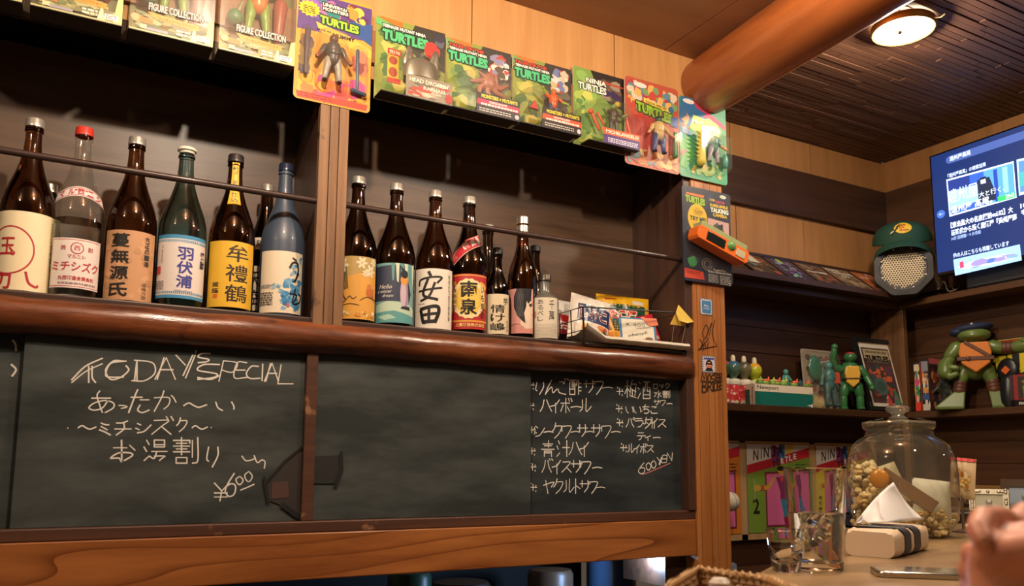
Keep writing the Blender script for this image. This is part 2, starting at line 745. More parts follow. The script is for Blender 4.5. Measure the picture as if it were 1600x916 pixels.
        def cut(ax, a, b, st):
            k = a + st
            while k < b:
                co = [0, 0, 0]
                no = [0, 0, 0]
                co[ax] = k
                no[ax] = 1
                bmesh.ops.bisect_plane(bm, geom=list(bm.verts) + list(bm.edges) + list(bm.faces), dist=1e-7, plane_co=co, plane_no=no)
                k += st
        if warp and step:
            cut(0, -ox, self.w - ox, step)
        if warp and vstep:
            cut(2, -oy, self.h - oy, vstep)
        if warp:
            for q in bm.verts:
                q.co = Vector(warp(q.co.x, q.co.z, -q.co.y))
        for fc in bm.faces:
            if not warp and fc.normal.y > 0:
                fc.normal_flip()
        me = bpy.data.meshes.new(name)
        bm.normal_update()
        bm.to_mesh(me)
        bm.free()
        for c in self.mats:
            if isinstance(c, str):
                me.materials.append(mat(c, rough) if not emit else mat(c, 0.6, 0, emit))
            else:
                me.materials.append(c)
        ob = bpy.data.objects.new(name, me)
        COL.objects.link(ob)
        if parent is not None:
            ob.parent = parent
        if loc is not None:
            ob.location = loc
        if rot is not None:
            ob.rotation_euler = rot
        if label:
            ob['label'] = label
        if kind:
            ob['kind'] = kind
        return ob


def cyl(r, z0=0.0, slope=None):
    """wrap onto a round body of radius r (facing -y), lifted by layer"""
    def fn(u, v, l):
        rr = (r if slope is None else slope(v)) + l
        a = u / r
        return (rr * math.sin(a), -rr * math.cos(a), z0 + v)
    return fn


def rounded(w, h, r, n=5, x0=0.0, z0=0.0):
    pts = []
    for cx, cz, a0 in ((w - r, r, -90), (w - r, h - r, 0), (r, h - r, 90), (r, r, 180)):
        for k in range(n + 1):
            a = R(a0 + 90 * k / n)
            pts.append((x0 + cx + r * math.cos(a), z0 + cz + r * math.sin(a)))
    return pts


# ================================================================== room shell
YB, YR, XT = 2.30, 2.33, 3.19        # bay back, side-section back wall, television wall
ZL, ZRC = 2.45, 2.42                 # board ceiling, reed ceiling

mb = MB(); mb.box((1.2, 0.4, -0.03), (5.2, 5.0, 0.06))
fl = mb.build('floor', wood('floor_wood', '#2f2118', '#4a3626', (2, 14, 14), 0.5)); struct(fl)

mb = MB(); mb.span((-1.6, YB, 0.775), (1.93, YB + 0.03, ZL))
struct(mb.build('wall_back', M['back']))
mb = MB(); mb.span((-1.6, 2.9, 0.0), (1.93, 2.93, 0.80))
struct(mb.build('wall_kitchen', mat('#1c1a1a', 0.7)))
# side section back wall: lower dark boards, light strip panels, dark band
mb = MB()
mb.span((1.93, YR, 0.0), (XT + .03, YR + 0.03, 1.80), 0)
for k in range(5):
    mb.span((1.93, YR - 0.004, 1.30 + k * 0.1), (XT, YR, 1.392 + k * 0.1), 0)
mb.span((1.93, YR, 1.80), (XT + .03, YR + 0.03, ZRC), 1)
for x0, x1 in ((1.93, 2.283), (2.287, 2.662), (2.666, 3.062), (3.066, XT)):
    mb.span((x0, YR - 0.006, 1.80), (x1, YR, 2.085), 1)
for x0, x1 in ((1.93, 2.262), (2.266, 2.72), (2.724, XT)):
    mb.span((x0, YR - 0.006, 2.275), (x1, YR, ZRC), 1)
mb.span((1.93, YR - 0.03, 2.085), (XT, YR, 2.275), 2)
struct(mb.build('wall_side_back', [M['dark'], M['panelr'], M['dark']]))
mb = MB()
mb.span((XT, -1.6, 0.0), (XT + 0.03, YR, 1.80), 0)
mb.span((XT, -1.6, 1.80), (XT + 0.03, YR, ZRC), 1)
mb.span((XT - 0.02, -1.6, 1.79), (XT, YR - 0.03, 2.275), 0)
for k in range(4):
    mb.span((XT - 0.004, -1.6, 0.905 + k * 0.085), (XT, YR, 0.985 + k * 0.085), 0)
    mb.span((XT - 0.004, -1.6, 1.30 + k * 0.115), (XT, YR, 1.408 + k * 0.115), 0)
struct(mb.build('wall_television', [wood('television_wall_wood', '#3a2312', '#5c3b22', (22, 1.5, 22), 0.45), M['panelr']]))
# board ceiling with a seam
mb = MB()
for x0, x1 in ((-1.6, 0.60), (0.604, 1.10), (1.104, 1.703), (1.707, 1.95)):
    mb.span((x0, -1.6, ZL), (x1, YB, ZL + 0.02), 0)
mb.span((-1.6, -1.6, ZL + 0.006), (1.95, YB, ZL + 0.022), 1)
struct(mb.build('ceiling', [M['ceil'], M['panelseam']]))
# reed ceiling: staggered split slats
mb = MB()
mb.span((1.85, -1.6, ZRC + 0.012), (XT + .03, YR, ZRC + 0.03), 0)
rg = random.Random(4)
y = -1.5
while y < YR:
    x = 1.85 - rg.uniform(0, .3)
    while x < XT:
        ln = rg.uniform(0.12, 0.5)
        a, b2 = max(1.85, x), min(XT, x + ln)
        if b2 - a > 0.02:
            dz = rg.uniform(0, 0.004)
            mb.span((a, y + 0.002, ZRC + dz), (b2 - 0.003, y + 0.0225, ZRC + 0.012), 0)
        x += ln
    y += 0.0245
struct(mb.build('ceiling_reed', M['reed']))
# light wood panels above the bottle bays
mb = MB()
mb.span((-1.6, 2.0465, 2.05), (.455, 2.06, 2.11), 1)  # unseen dark strip, added to stop lamp light leaking between the boxes
for x0, x1 in ((-1.6, -.55), (-.546, 0.0), (0.004, 0.50), (0.504, 0.982), (0.986, 1.496), (1.5, 1.925)):
    mb.span((x0, 2.045, 2.10), (x1, 2.06, ZL), 0)
mb.span((-1.6, 2.05, 2.10), (1.925, 2.075, ZL), 1)
mb.span((-1.6, 2.03, 2.14), (1.925, 2.05, 2.232), 2)
struct(mb.build('wall_header', [M['panel'], M['panelseam'], wood('header_rail_wood', '#7a4c28', '#9c6a3c', (1.5, 22, 22), 0.45)]))

# round log across the ceiling
mb = MB()
d = Vector((-math.sin(R(4)), -math.cos(R(4)), 0))
p0 = Vector((1.873, 2.045, 2.352))
mb.limb([p0 + d * 0.01, p0 + d * 0.05, p0 + d * 0.4, p0 + d * 1.2, p0 + d * 2.2, p0 + d * 3.4], [0.098, 0.101, 0.103, 0.107, 0.11, 0.112], 40)
log = mb.build('ceiling_log', M['log'])
tag(log, 'thick round polished log beam running under the ceiling', 'beam')
struct(log)

# ================================================================== back bar
bar = thing('back_bar', 'long dark wooden back bar with bottle bays above sliding chalkboards', 'bar cabinet', (0.84, 2.15, 0.775))
BO = Vector((0.84, 2.15, 0.775))


def bspan(mb, a, b, m=0):
    return mb.span(Vector(a) - BO, Vector(b) - BO, m)


X0, X1 = -1.5, 1.785
mb = MB(); bspan(mb, (X0, 2.03, 1.385), (X1, YB - .001, 1.424)); mb.build('shelf_board', M['dark'], bar, bevel=.004)
# rounded log ledge with gentle lumps
mb = MB()
pth, rr = [], []
rg = random.Random(2)
n = 46
for k in range(n + 1):
    x = X0 + (X1 - 0.012 - X0) * k / n
    pth.append(Vector((x, 2.048 + rg.uniform(-.002, .002), 1.373 + rg.uniform(-.0015, .0015))) - BO)
    rr.append(0.0425 + rg.uniform(-.0018, .0018))
mb.tube(pth, rr, 28)
mb.build('log_ledge', M['ledge'], bar)
# front beam and its top moulding, stiles and frame
mb = MB(); bspan(mb, (X0, 2.028, 0.777), (X1, 2.075, 0.889)); mb.build('front_beam', M['beam'], bar, bevel=.003)
mb = MB(); bspan(mb, (X0, 2.03, 0.889), (X1, 2.08, 0.917)); mb.build('bottom_rail', M['frame'], bar, bevel=.003)
mb = MB(); bspan(mb, (0.533, 2.033, 0.917), (0.562, 2.085, 1.36)); mb.build('stile', M['frame'], bar, bevel=.002)
mb = MB(); bspan(mb, (1.757, 2.025, 0.917), (X1, YB, 2.10)); mb.build('end_panel', wood('end_panel_wood', '#33211a', '#57392a', (24, 24, 1.3), 0.45, bump=.1), bar, bevel=.002)
mb = MB(); bspan(mb, (X0, 2.076, 2.10), (1.757, YB, 2.13)); mb.build('bay_roof', mat('#0c0807', 0.8, spec=.1), bar)  # deep shade of the bay put into the roof's near-black colour
# divider made of three slats
mb = MB()
for a, b in ((0.540, 0.566), (0.568, 0.590), (0.592, 0.617)):
    bspan(mb, (a, 2.022, 1.405), (b, 2.044, 2.10))
bspan(mb, (0.545, 2.044, 1.424), (0.612, YB, 2.10), 1)
mb.build('divider', [M['divider'], M['darkv']], bar, bevel=.002)
# guard rails
for a, b in ((X0, 0.54), (0.617, 1.757)):
    mb = MB(); mb.tube([Vector((a, 2.035, 1.731)) - BO, Vector(((a + b) / 2, 2.035, 1.730)) - BO, Vector((b, 2.035, 1.729)) - BO], 0.0082, 12)
    mb.build('guard_rail', mat('#3a2822', 0.42, coat=.2), bar)
# kickboard below kitchen opening edges
mb = MB(); bspan(mb, (1.70, 2.08, 0.68), (X1, YB, 0.777)); mb.build('corner_bracket', M['dark'], bar)

# chalkboards (sliding doors)
G = {
 'あ': '13 83/~40 32 46 59/~74 57 28 07 25 64 95 97 69', 'っ': '~15 45 86 77 38', 'た': '13 63/~40 32 09/54 94/~56 48 69 98',
 'か': '~03 63 66 48/~40 33 09/~72 83 95', '〜': '~06 23 46 68 95', 'い': '~02 16 38/~72 85 87', 'ミ': '~22 53 73/~24 45 66/~16 47 89',
 'チ': '~71 42 12/05 95/~52 55 18', 'シ': '12 33/05 26/~18 57 93', 'ズ': '~12 72 45 09/45 89/80 92/60 72', 'ク': '~30 23 05/~22 82 66 29',
 'お': '13 63/~40 48 37 07 35 75 86 58/72 94', '湯': '10 22/03 15/09 27/40 80/40 43/80 83/42 82/43 83/35 95/~55 48 27/~47 87 78 69',
 '割': '30 31/01 61 62/12 52/03 63/30 36/14 54/05 65/17 57/17 19/57 59/19 59/71 77/~90 98 79', 'り': '~12 06 17/~62 65 39',
 'ん': '~51 25 09/~09 36 55 68 96', 'ご': '~22 62 53/~16 28 79/80 91/60 71', '酢': '01 51/02 09/42 49/09 49/02 42/06 46/21 25/31 35/~61 54/62 93/71 79/75 95/77 97',
 'サ': '03 93/21 25/~71 75 48', 'ワ': '02 05/~02 82 66 39', 'ー': '~05 54 95', 'ハ': '~31 25 08/~51 75 98', 'イ': '~71 44 05/43 49',
 'ボ': '03 73/40 49/24 08/55 78/80 92/60 72', 'ル': '~21 26 08/~50 58 95', 'バ': '~31 25 08/~51 65 88/80 91/60 71', 'パ': '~31 25 08/~51 65 88/~80 91 82 71 80',
 'ス': '~12 72 45 08/45 88', 'ヤ': '~04 92 75/21 49', 'ト': '30 39/34 76', 'ラ': '11 71/~03 83 67 38', 'ダ': '~30 25 05/~22 82 66 29/34 66/80 91/91 99',
 'テ': '11 71/04 94/~54 47 28', 'ィ': '~74 45 16/46 49', 'ロ': '02 72 79 09 02', 'ッ': '13 25/43 45/~73 66 48', '水': '~50 59 48/03 33 08/83 64/54 98',
 '青': '12 82/50 54/23 73/05 95/26 29/26 76/76 79/27 77', '汁': '10 22/03 15/09 27/44 94/70 79', '梅': '03 43/20 29/24 07/24 46/~60 52/62 92/52 48/52 92/92 88/48 99/44 96/68 65',
 '酒': '10 21/03 14/09 26/40 90/43 93/43 49/93 99/49 99/60 55/70 75 95/47 97', 'ち': '12 82/~40 25 06 54 86 68 38', 'こ': '~22 72 53/~16 28 88',
 't': '~08 43 90/~09 45 92/~53 56 59/~63 67 79', 'C': '~71 31 05 29 68 95 83/~81 22 07 28 78', 'D': '21 19/~11 82 96 59 09/22 29', 'A': '09 50 99/25 85/40 19', 'Y': '10 54/90 59/80 48',
 'S': '~81 31 14 76 68 19', 's': '~81 31 14 76 68 19/~18 59 87', 'P': '20 09/~20 81 65 14', 'E': '~80 20 08 88/04 74', 'c': '~71 31 05 28 88', 'L': '20 09 99', 'I': '50 49',
 '6': '~70 24 07 39 78 85 54 15', '0': '~50 13 27 59 86 83 50', '¥': '10 54/90 54/54 49/15 85/17 87', 'N': '09 10 89 90', "'": '50 43', '*': '05 75/32 38/11 12/63 64/68 69', '.': '45 55',
 '9': '~80 50 22 34 64 82 81 78 69', 'U': '~10 06 29 68 90', 'M': '09 20 56 80 99', 'O': '~50 13 27 59 86 83 50', 'T': '00 90/50 49', 'R': '10 09/~10 81 64 15/34 99', 'B': '10 09/~10 71 64 14/~14 86 69 09', 'G': '~81 21 05 29 88 85 55',
}


def chalk_pts(ch, x, y, w, h):
    out = []
    for st in G[ch].split('/'):
        sm = st.startswith('~')
        pts = [(x + (int(a[0]) - 4.5) / 9 * w, y + (int(a[1]) - 4.5) / 9 * h) for a in st.lstrip('~').split()]
        if sm:
            pts = [tuple(p) for p in smooth_line(pts)]
        out.append(pts)
    return out


_rk = [0]


def ribbon(mb, P, wd, m=0):
    """ribbon lying in the plane facing -y"""
    _rk[0] = (_rk[0] + 1) % 24
    y = sum(p.y for p in P) / len(P) - _rk[0] * 0.00002
    v, f = strip2([(p.x, p.z) for p in P], wd)
    mb.add([(a, y, c) for a, c in v], f, m)


def chalk_lines(name, parent, glyphs, Y, wd, extra=(), lab=None, off=Vector((0, 0, 0))):
    mb = MB()
    rgl = random.Random(len(glyphs))
    for ch, x, y, w, h in glyphs:
        for pts in chalk_pts(ch, x, y, w, h):
            ribbon(mb, [PY(a, b, Y) - off for a, b in pts], wd * rgl.uniform(.85, 1.15), 0)
    for pts, m in extra:
        ribbon(mb, [PY(a, b, Y) - off for a, b in smooth_line(pts)], wd, m)
    return mb.build(name, [M['chalk'], M['chalkr']], parent, lab, recalc=False)


def board(x0, x1, yf, mt, lab):
    mb = MB(); bspan(mb, (x0, yf, 0.917), (x1, yf + 0.012, 1.352))
    return mb.build('chalkboard', mt, bar, lab, bevel=.0015)


b0 = board(-1.5, -0.072, 2.064, M['slate'], 'chalkboard with worn pale edge')
b1 = board(-0.078, 0.533, 2.048, M['slate'], "chalkboard with the day's special in chalk")
b2 = board(0.562, 1.19, 2.046, M['slate'], 'empty wiped chalkboard')
b3 = board(1.17, 1.757, 2.062, M['slated'], 'chalkboard with a handwritten drinks list')
YC = 2.0475
today = [('t', 136, 579, 48, 38), ('C', 183, 577, 36, 32), ('D', 224, 577, 36, 36), ('A', 258, 576, 32, 34), ('Y', 288, 573, 34, 36), ("'", 306, 553, 8, 10), ('S', 319, 559, 24, 16),
         ('s', 326, 580, 44, 26), ('P', 358, 580, 32, 32), ('E', 377, 580, 22, 26), ('c', 397, 582, 24, 24), ('I', 410, 582, 8, 26), ('A', 424, 582, 22, 28), ('L', 446, 585, 24, 30),
         ('あ', 158, 628, 38, 34), ('っ', 192, 633, 16, 14), ('た', 217, 627, 32, 36), ('か', 258, 627, 34, 32), ('〜', 305, 632, 36, 12), ('い', 353, 634, 32, 20),
         ('.', 106, 669, 4, 4), ('〜', 136, 667, 28, 10), ('ミ', 164, 668, 22, 24), ('チ', 192, 669, 26, 28), ('シ', 224, 668, 24, 22), ('ズ', 254, 665, 34, 28), ('ク', 285, 664, 18, 22), ('〜', 312, 667, 24, 10), ('.', 330, 668, 4, 4),
         ('お', 192, 706, 38, 36), ('湯', 243, 704, 36, 32), ('割', 290, 704, 38, 40), ('り', 336, 710, 26, 40),
         ('¥', 345, 769, 26, 28), ('6', 361, 758, 18, 36), ('0', 374, 751, 13, 13), ('0', 388, 745, 14, 16)]
chalk_lines('chalk_writing', b1, today, YC, 0.0031, [([(378, 713), (384, 720), (393, 719), (399, 716)], 0), ([(397, 712), (402, 723), (409, 719), (414, 722), (413, 732)], 0), ([(376, 766), (386, 762), (397, 757)], 0)], off=BO)
YC = 2.0455
YC3 = 2.0615
menu = []


def row(y, s, xs, w, h):
    for ch, x in zip(s, xs):
        menu.append((ch, x, y + (2 if ch == 'ー' else 0), w * (1.0 if ch != 'ー' else .9), h if ch != 'ー' else h * .5))


for yy, xx in ((601, 831), (633, 831), (671, 833), (704, 833), (729, 834), (761, 835), (611, 970), (638, 969), (660, 970), (699, 976)):
    menu.append(('*', xx, yy, 13, 15))
row(604, 'りんご酢サワー', (846, 861, 879, 899, 921, 935, 949), 18, 25)
row(634, 'ハイボール', (853, 869, 885, 900, 915), 18, 23)
row(673, 'シークワーサーサワー', (843, 857, 871, 886, 899, 910, 921, 932, 948, 962), 16, 24)
row(701, '青汁ハイ', (856, 880, 899, 914), 20, 25)
row(729, 'バイスサワー', (855, 871, 886, 901, 916, 933), 17, 24)
row(760, 'ヤクルトサワー', (857, 873, 889, 902, 914, 927, 938), 16, 23)
row(608, '梅', (985,), 18, 27)
row(610, '酒', (1006,), 19, 26)
row(603, 'ロック', (1025, 1034, 1043), 8, 9)
row(616, '水割', (1028, 1041), 11, 11)
row(629, 'サワー', (1026, 1036, 1046), 9, 10)
row(640, 'いいちこ', (984, 996, 1009, 1022), 13, 15)
row(661, 'パラダイス', (985, 999, 1012, 1023, 1035), 14, 17)
row(682, 'ティー', (1002, 1013, 1026), 13, 14)
row(701, 'ルイボス', (986, 996, 1006, 1017), 11, 15)
for ch, x, y in zip('600YEN', (1003, 1013, 1021, 1030, 1038, 1046), (732, 729, 726, 721, 718, 714)):
    menu.append((ch, x, y, 9 if ch != '6' else 11, 12 if ch != '6' else 17))
chalk_lines('chalk_writing', b3, [g for g in menu if g[1] < 964], YC3, 0.0029, off=BO)
chalk_lines('chalk_writing', b3, [g for g in menu if g[1] >= 964], YC3, 0.0029, [([(1004, 742), (1024, 734), (1047, 724)], 1)], off=BO)
chalk_lines('chalk_mark', b0, [], 2.0632, 0.004, [([(18, 570), (25, 578), (19, 588)], 0), ([(20, 532), (24, 538), (25, 548)], 0)], off=BO)
# torn slate skin beside the stile and a peeled patch
mb = MB()
pts = [PY(a, b, 2.0455) - BO for a, b in ((471, 696), (444, 722), (414, 756), (419, 782), (440, 790), (455, 802), (466, 806), (470, 760))]
mb.add(pts, [tuple(range(8))], 0)
ribbon(mb, [PY(a, b, 2.043) - BO for a, b in ((477, 695), (446, 720), (413, 758))], 0.006, 1)
ribbon(mb, [PY(a, b, 2.043) - BO for a, b in ((413, 746), (419, 784))], 0.008, 1)
ribbon(mb, [PY(a, b, 2.043) - BO for a, b in ((441, 789), (460, 803), (468, 808))], 0.012, 1)
mb.add([PY(a, b, 2.0445) - BO for a, b in ((425, 754), (450, 752), (452, 778), (424, 780))], [(0, 1, 2, 3)], 2)
mb.build('torn_patch', [mat('#2c2623', 0.7), mat('#100e0c', 0.6), mat('#49302b', 0.7)], b1, 'torn brown patch')
mb = MB()
mb.add([PY(a, b, 2.0435) - BO for a, b in ((489, 713), (532, 712), (535, 734), (525, 756), (487, 756))], [tuple(range(5))], 0)
ribbon(mb, [PY(a, b, 2.041) - BO for a, b in ((533, 707), (534, 733), (524, 760))], 0.009, 1)
mb.build('peeled_patch', [mat('#232321', 0.55), mat('#0c0b0a', 0.6)], b2, 'dark peeled patch')

# ================================================================== right post
post = thing('post', 'square orange wooden post with stickers and marker scribbles', 'post', (1.855, 2.09, 0.0))
mb = MB(); mb.span((1.787 - 1.855, 2.02 - 2.09, 0.0), (1.925 - 1.855, 2.19 - 2.09, 2.05)); mb.build('shaft', M['post'], post, bevel=.003)
mb = MB()
for xx in (1.801, 1.842, 1.868, 1.902):
    mb.span((xx - 1.855, 2.0194 - 2.09, 0.0), (xx + .0016 - 1.855, 2.021 - 2.09, 2.0), 0)
mb.build('groove', mat('#6b421f', 0.6), post)
PO = Vector((1.855, 2.09, 0))
mb = MB()
for ch, x, y, w, h in [('M', 1100, 590, 9, 14), ('O', 1108, 591, 7, 12), ('S', 1114, 591, 6, 12), ('T', 1118, 590, 6, 13), ('E', 1122, 591, 4, 11), ('R', 1126, 590, 4, 13), ('B', 1101, 604, 8, 17), ('R', 1109, 604, 7, 15), ('I', 1114, 604, 4, 15), ('D', 1118, 603, 6, 14), ('G', 1123, 603, 5, 13), ('E', 1127, 603, 4, 12)]:
    for pts in chalk_pts(ch, x, y, w, h):
        ribbon(mb, [PY(min(a, 1127.5), b, 2.0185) - PO for a, b in pts], 0.0034)
for pts in ([(1093, 548), (1100, 530), (1098, 520), (1103, 508), (1107, 516), (1102, 530), (1109, 512), (1112, 505), (1108, 525)], [(1093, 530), (1098, 538), (1094, 545), (1108, 528)], [(1091, 546), (1104, 544), (1119, 541)], [(1117, 500), (1113, 522), (1120, 541)], [(1098, 549), (1101, 536), (1104, 545), (1108, 534)]):
    ribbon(mb, [PY(a, b, 2.0185) - PO for a, b in smooth_line(pts)], 0.0024)
mb.build('marker_writing', mat('#17100c', 0.6), post, recalc=False)
for (xa, ya, xb, yb), kind in (((1094, 466, 1113, 493), 0), ((1097, 556, 1118, 583), 1)):
    a = PY(xa, ya, 2.0185); b = PY(xb, yb, 2.0185)
    w, h = b.x - a.x, a.z - b.z
    p = Print(w, h)
    p.rect('#d9dde0', 0, 0, 1, 1)
    for k in range(7):
        p.rect('#3d5f86', k / 7 + .02, .93, k / 7 + .09, 1.0).rect('#3d5f86', k / 7 + .02, 0, k / 7 + .09, .07)
        p.rect('#3d5f86', 0, k / 7 + .02, .07, k / 7 + .09).rect('#3d5f86', .93, k / 7 + .02, 1, k / 7 + .09)
    if kind == 0:
        p.rect('#4679a5', .12, .12, .88, .88)
        p.text('#e7eef2', 'Mrs.', .5, .56, .4, .14).text('#e7eef2', 'bridge', .5, .38, .5, .1)
    else:
        p.rect('#cfc8d6', .1, .1, .9, .88)
        p.rect('#4a4a90', .1, .78, .9, .9)
        p.oval('#2a1d1a', .5, .5, .26, .28).oval('#d98f6b', .5, .45, .2, .2).rect('#191414', .3, .48, .7, .58).poly('#1d1a1c', [(.2, .1), (.3, .28), (.7, .28), (.8, .1)]).line('#b33a2a', [(.4, .36), (.6, .36)], .002)
    p.build('sticker', post, loc=(a.x - PO.x, 2.0187 - PO.y, b.z), label='small blue square stamp sticker' if kind == 0 else 'pale stamp sticker with a small portrait', centre=(0, 0))
# ================================================================== bottles
BIG = [(0, 0), (.045, 0), (.0525, .005), (.054, .016), (.054, .195), (.0525, .213), (.0475, .237), (.039, .262), (.030, .288), (.0232, .312), (.0192, .334), (.0172, .358), (.0164, .380), (.0164, .386), (.0188, .388), (.0188, .393), (.0164, .395), (.0160, .402), (0, .402)]
SLIM = [(0, 0), (.033, 0), (.0385, .005), (.040, .014), (.040, .165), (.0385, .185), (.034, .208), (.027, .230), (.0205, .250), (.0168, .270), (.0150, .30), (.0145, .325), (.0165, .327), (.0165, .332), (.0145, .334), (.0143, .34), (0, .34)]
SMALL = [(0, 0), (.030, 0), (.0345, .004), (.0355, .012), (.0355, .125), (.034, .143), (.029, .163), (.022, .182), (.0165, .198), (.0142, .215), (.0135, .240), (.0155, .242), (.0155, .247), (.0135, .249), (.0133, .255), (0, .255)]
SQUAT = [(0, 0), (.036, 0), (.040, .005), (.041, .012), (.041, .118), (.0385, .130), (.030, .139), (.019, .146), (.0155, .155), (.0150, .185), (.0165, .186), (.0165, .190), (0, .190)]
SHELF_Z = 1.424
BG = 'sake bottles on the bar shelf'


def scale_prof(p, s, r=1.05):
    return [(a * s * r, b * s) for a, b in p]


def rad_at(prof, z):
    for (r0, z0), (r1, z1) in zip(prof[1:-1], prof[2:-1]):
        if z0 <= z <= z1 and z1 > z0:
            return r0 + (r1 - r0) * (z - z0) / (z1 - z0)
    return prof[2][0]


def bottle(label, px, prof, mt, capm, Y=2.12, off=0.0, cap='screw', scale=1.0, group=BG, tilt=0.0, name='sake_bottle', pyb=500):
    b = PY(px, pyb, Y)
    prof = scale_prof(prof, scale)
    t = thing(name, label, 'bottle', (b.x, Y, SHELF_Z + .0005), face_cam((b.x, Y), off), group)
    MB().lathe(prof, 48).build('glass_body', mt, t)
    H = prof[-1][1]
    rn = prof[-2][0]
    if cap == 'screw':
        MB().lathe([(0, H + .016 * scale), (rn + .001, H + .016 * scale), (rn + .0026, H + .013 * scale), (rn + .0028, H + .003), (rn + .0033, H + .002), (rn + .0033, H - .004), (rn + .0015, H - .005)], 32).build('cap', capm, t)
    elif cap == 'flat':
        MB().lathe([(0, H + .012), (rn + .003, H + .012), (rn + .006, H + .009), (rn + .006, H + .004), (rn + .002, H + .0015), (rn + .001, H - .003)], 32).build('cap', capm, t)
    elif cap == 'foil':
        MB().lathe([(0, H + .014), (rn + .001, H + .014), (rn + .002, H + .01), (rn + .0022, H - .045), (rn + .0012, H - .046)], 32).build('cap', capm, t)
    t['_h'] = H
    return t, prof


def wrap_label(t, prof, p, z0, name='label', step=.004):
    r = rad_at(prof, z0 + p.h / 2) + .0004
    return p.build(name, t, warp=cyl(r, z0), step=step)


def neck_label(t, prof, p, z0, name='neck_label'):
    r0 = rad_at(prof, z0 + p.h / 2)

    def fn(u, v, l):
        rr = rad_at(prof, z0 + v) + .0006 + l
        a = u / r0
        return (rr * math.sin(a), -rr * math.cos(a), z0 + v)
    return p.build(name, t, warp=fn, step=.003, vstep=.006)


# 1 cream label with a red ring
t, pf = bottle('large brown bottle with cream label and big red ring mark', 29, BIG, M['brown'], M['cap'], off=-.42)
p = Print(.185, .178)
p.rect('#ecdfb8', 0, 0, 1, 1).rect('#d8c894', .93, 0, 1, 1)
p.ring('#b32a2f', .46, .50, .27, .30, .0035, 48)
p.text('#b32a2f', '玉', .44, .55, .18, .22, bold=.02).ring('#b32a2f', .51, .46, .022, .025, .002)
p.text('#b32a2f', '刀', .42, .10, .19, .2, bold=.03).line('#b32a2f', [(.66, .23), (.70, .1), (.78, .06), (.80, .08)], .005, True)
p.vtext('#3a3226', '玉のしずくまさ', .96, .3, .93, .04)
wrap_label(t, pf, p, .006)
# small dark bottle behind
t, pf = bottle('small dark bottle with silver cap half hidden between two big bottles', 63, SMALL, M['dbrown'], M['silver'], Y=2.215, scale=1.1, pyb=470)
p = Print(.09, .1); p.rect('#2a241c', 0, 0, 1, 1).rect('#9a8a60', .1, .7, .9, .8); wrap_label(t, pf, p, .02)

# 2 clear bottle
t, pf = bottle('clear glass bottle with red cap and white label in red print', 110, BIG, M['thin'], mat('#c8352a', 0.4), off=.05)
inner = [(0, .004)] + [(max(r - .003, 0), z + .003) for r, z in pf[1:4]] + [(.051, .15), (.051, .1885), (0, .1885)]
MB().lathe(inner, 48).build('liquid', M['water'], t)
p = Print(.115, .115)
p.rect('#e4dcd4', 0, 0, 1, 1).rect('#b9555c', .015, .96, .985, .975).rect('#b9555c', .015, .025, .985, .04).rect('#b9555c', .012, .03, .02, .97).rect('#b9555c', .98, .03, .988, .97)
p.oval('#b23a45', .5, .8, .12, .12).oval('#e4dcd4', .5, .8, .10, .10).text('#b23a45', '西', .5, .8, .11, .1, bold=.02)
p.text('#b23a45', '焼', .25, .8, .1, .1, bold=.01).text('#b23a45', '酎', .75, .8, .1, .1, bold=.01)
p.text('#b23a45', 'マルニシ', .5, .63, .32, .08, bold=.02)
p.text('#b5303c', 'ミチシズク', .5, .44, .9, .2, bold=.018)
p.text('#c03540', '丸西酒造合資会社', .52, .2, .66, .085, bold=.02).smallprint('#b08a8a', .2, .08, .9, .14, 1)
wrap_label(t, pf, p, .022)
p = Print(.115, .042)
arc = lambda u: .35 + .5 * (1 - (2 * u - 1) ** 2)
top = [(u, .62 + .38 * math.sin(PI * u)) for u in np.linspace(0, 1, 16)]
bot = [(u, .0 + .4 * math.sin(PI * u)) for u in np.linspace(1, 0, 16)]
p.poly('#e3d8d2', top + bot).line('#b5303c', [(a, b - .08) for a, b in top], .0015).line('#b5303c', [(a, b + .06) for a, b in bot], .0015)
for i, ch in enumerate('マル西ニシ'):
    u = .14 + .18 * i
    p.text('#b5303c', ch, u, .3 + .38 * math.sin(PI * u), .12, .36, bold=.03, rot=-(u - .5) * .9)
p.smallprint('#b5303c', .38, .72, .62, .86, 1)
neck_label(t, pf, p, .222)

# 3 tan label
t, pf = bottle('brown bottle with plain tan label and dark brushed characters', 196, BIG, M['brown'], M['cap'], off=.02)
p = Print(.128, .166)
p.rect('#c4946a', 0, 0, 1, 1).blobs(['#b98a60', '#cd9d72'], 26, size=.1, seed=5)
p.vtext('#1d1814', '蔓無源氏', .32, .03, .97, .33, bold=.02, fill=.84)
p.vtext('#221c17', '大正の一滴', .79, .5, .95, .1, bold=.02)
p.vtext('#2a221c', '或嶋六房', .77, .03, .27, .09)
wrap_label(t, pf, p, .006)

# 4 aqua bottle
t, pf = bottle('blue green glass bottle with white cap and blue bordered white label', 277, BIG, M['aqua'], mat('#e8e0cf', 0.5), off=.06, cap='flat')
p = Print(.135, .155)
p.rect('#ddd5cf', 0, 0, 1, 1)
for y0, y1 in ((.94, 1), (.0, .05)):
    p.rect('#3f8cb8', 0, y0, 1, y1)
for k in range(30):
    x = k / 30
    p.rect('#3f8cb8', x, .885, x + .018, .925).rect('#3f8cb8', x + .01, .07, x + .028, .105)
p.vtext('#3b3c96', '羽伏浦', .55, .16, .82, .27, bold=.018, fill=.9)
p.vtext('#1d2740', '焼酎', .89, .5, .8, .12, bold=.03)
p.text('#6c6ca0', 'Habushiura', .55, .12, .3, .035).rect('#c4474a', .02, .38, .12, .5).vtext('#777', '本格焼酎', .14, .55, .85, .04)
p.smallprint('#777777', .02, .14, .2, .28, 5)
wrap_label(t, pf, p, .022)

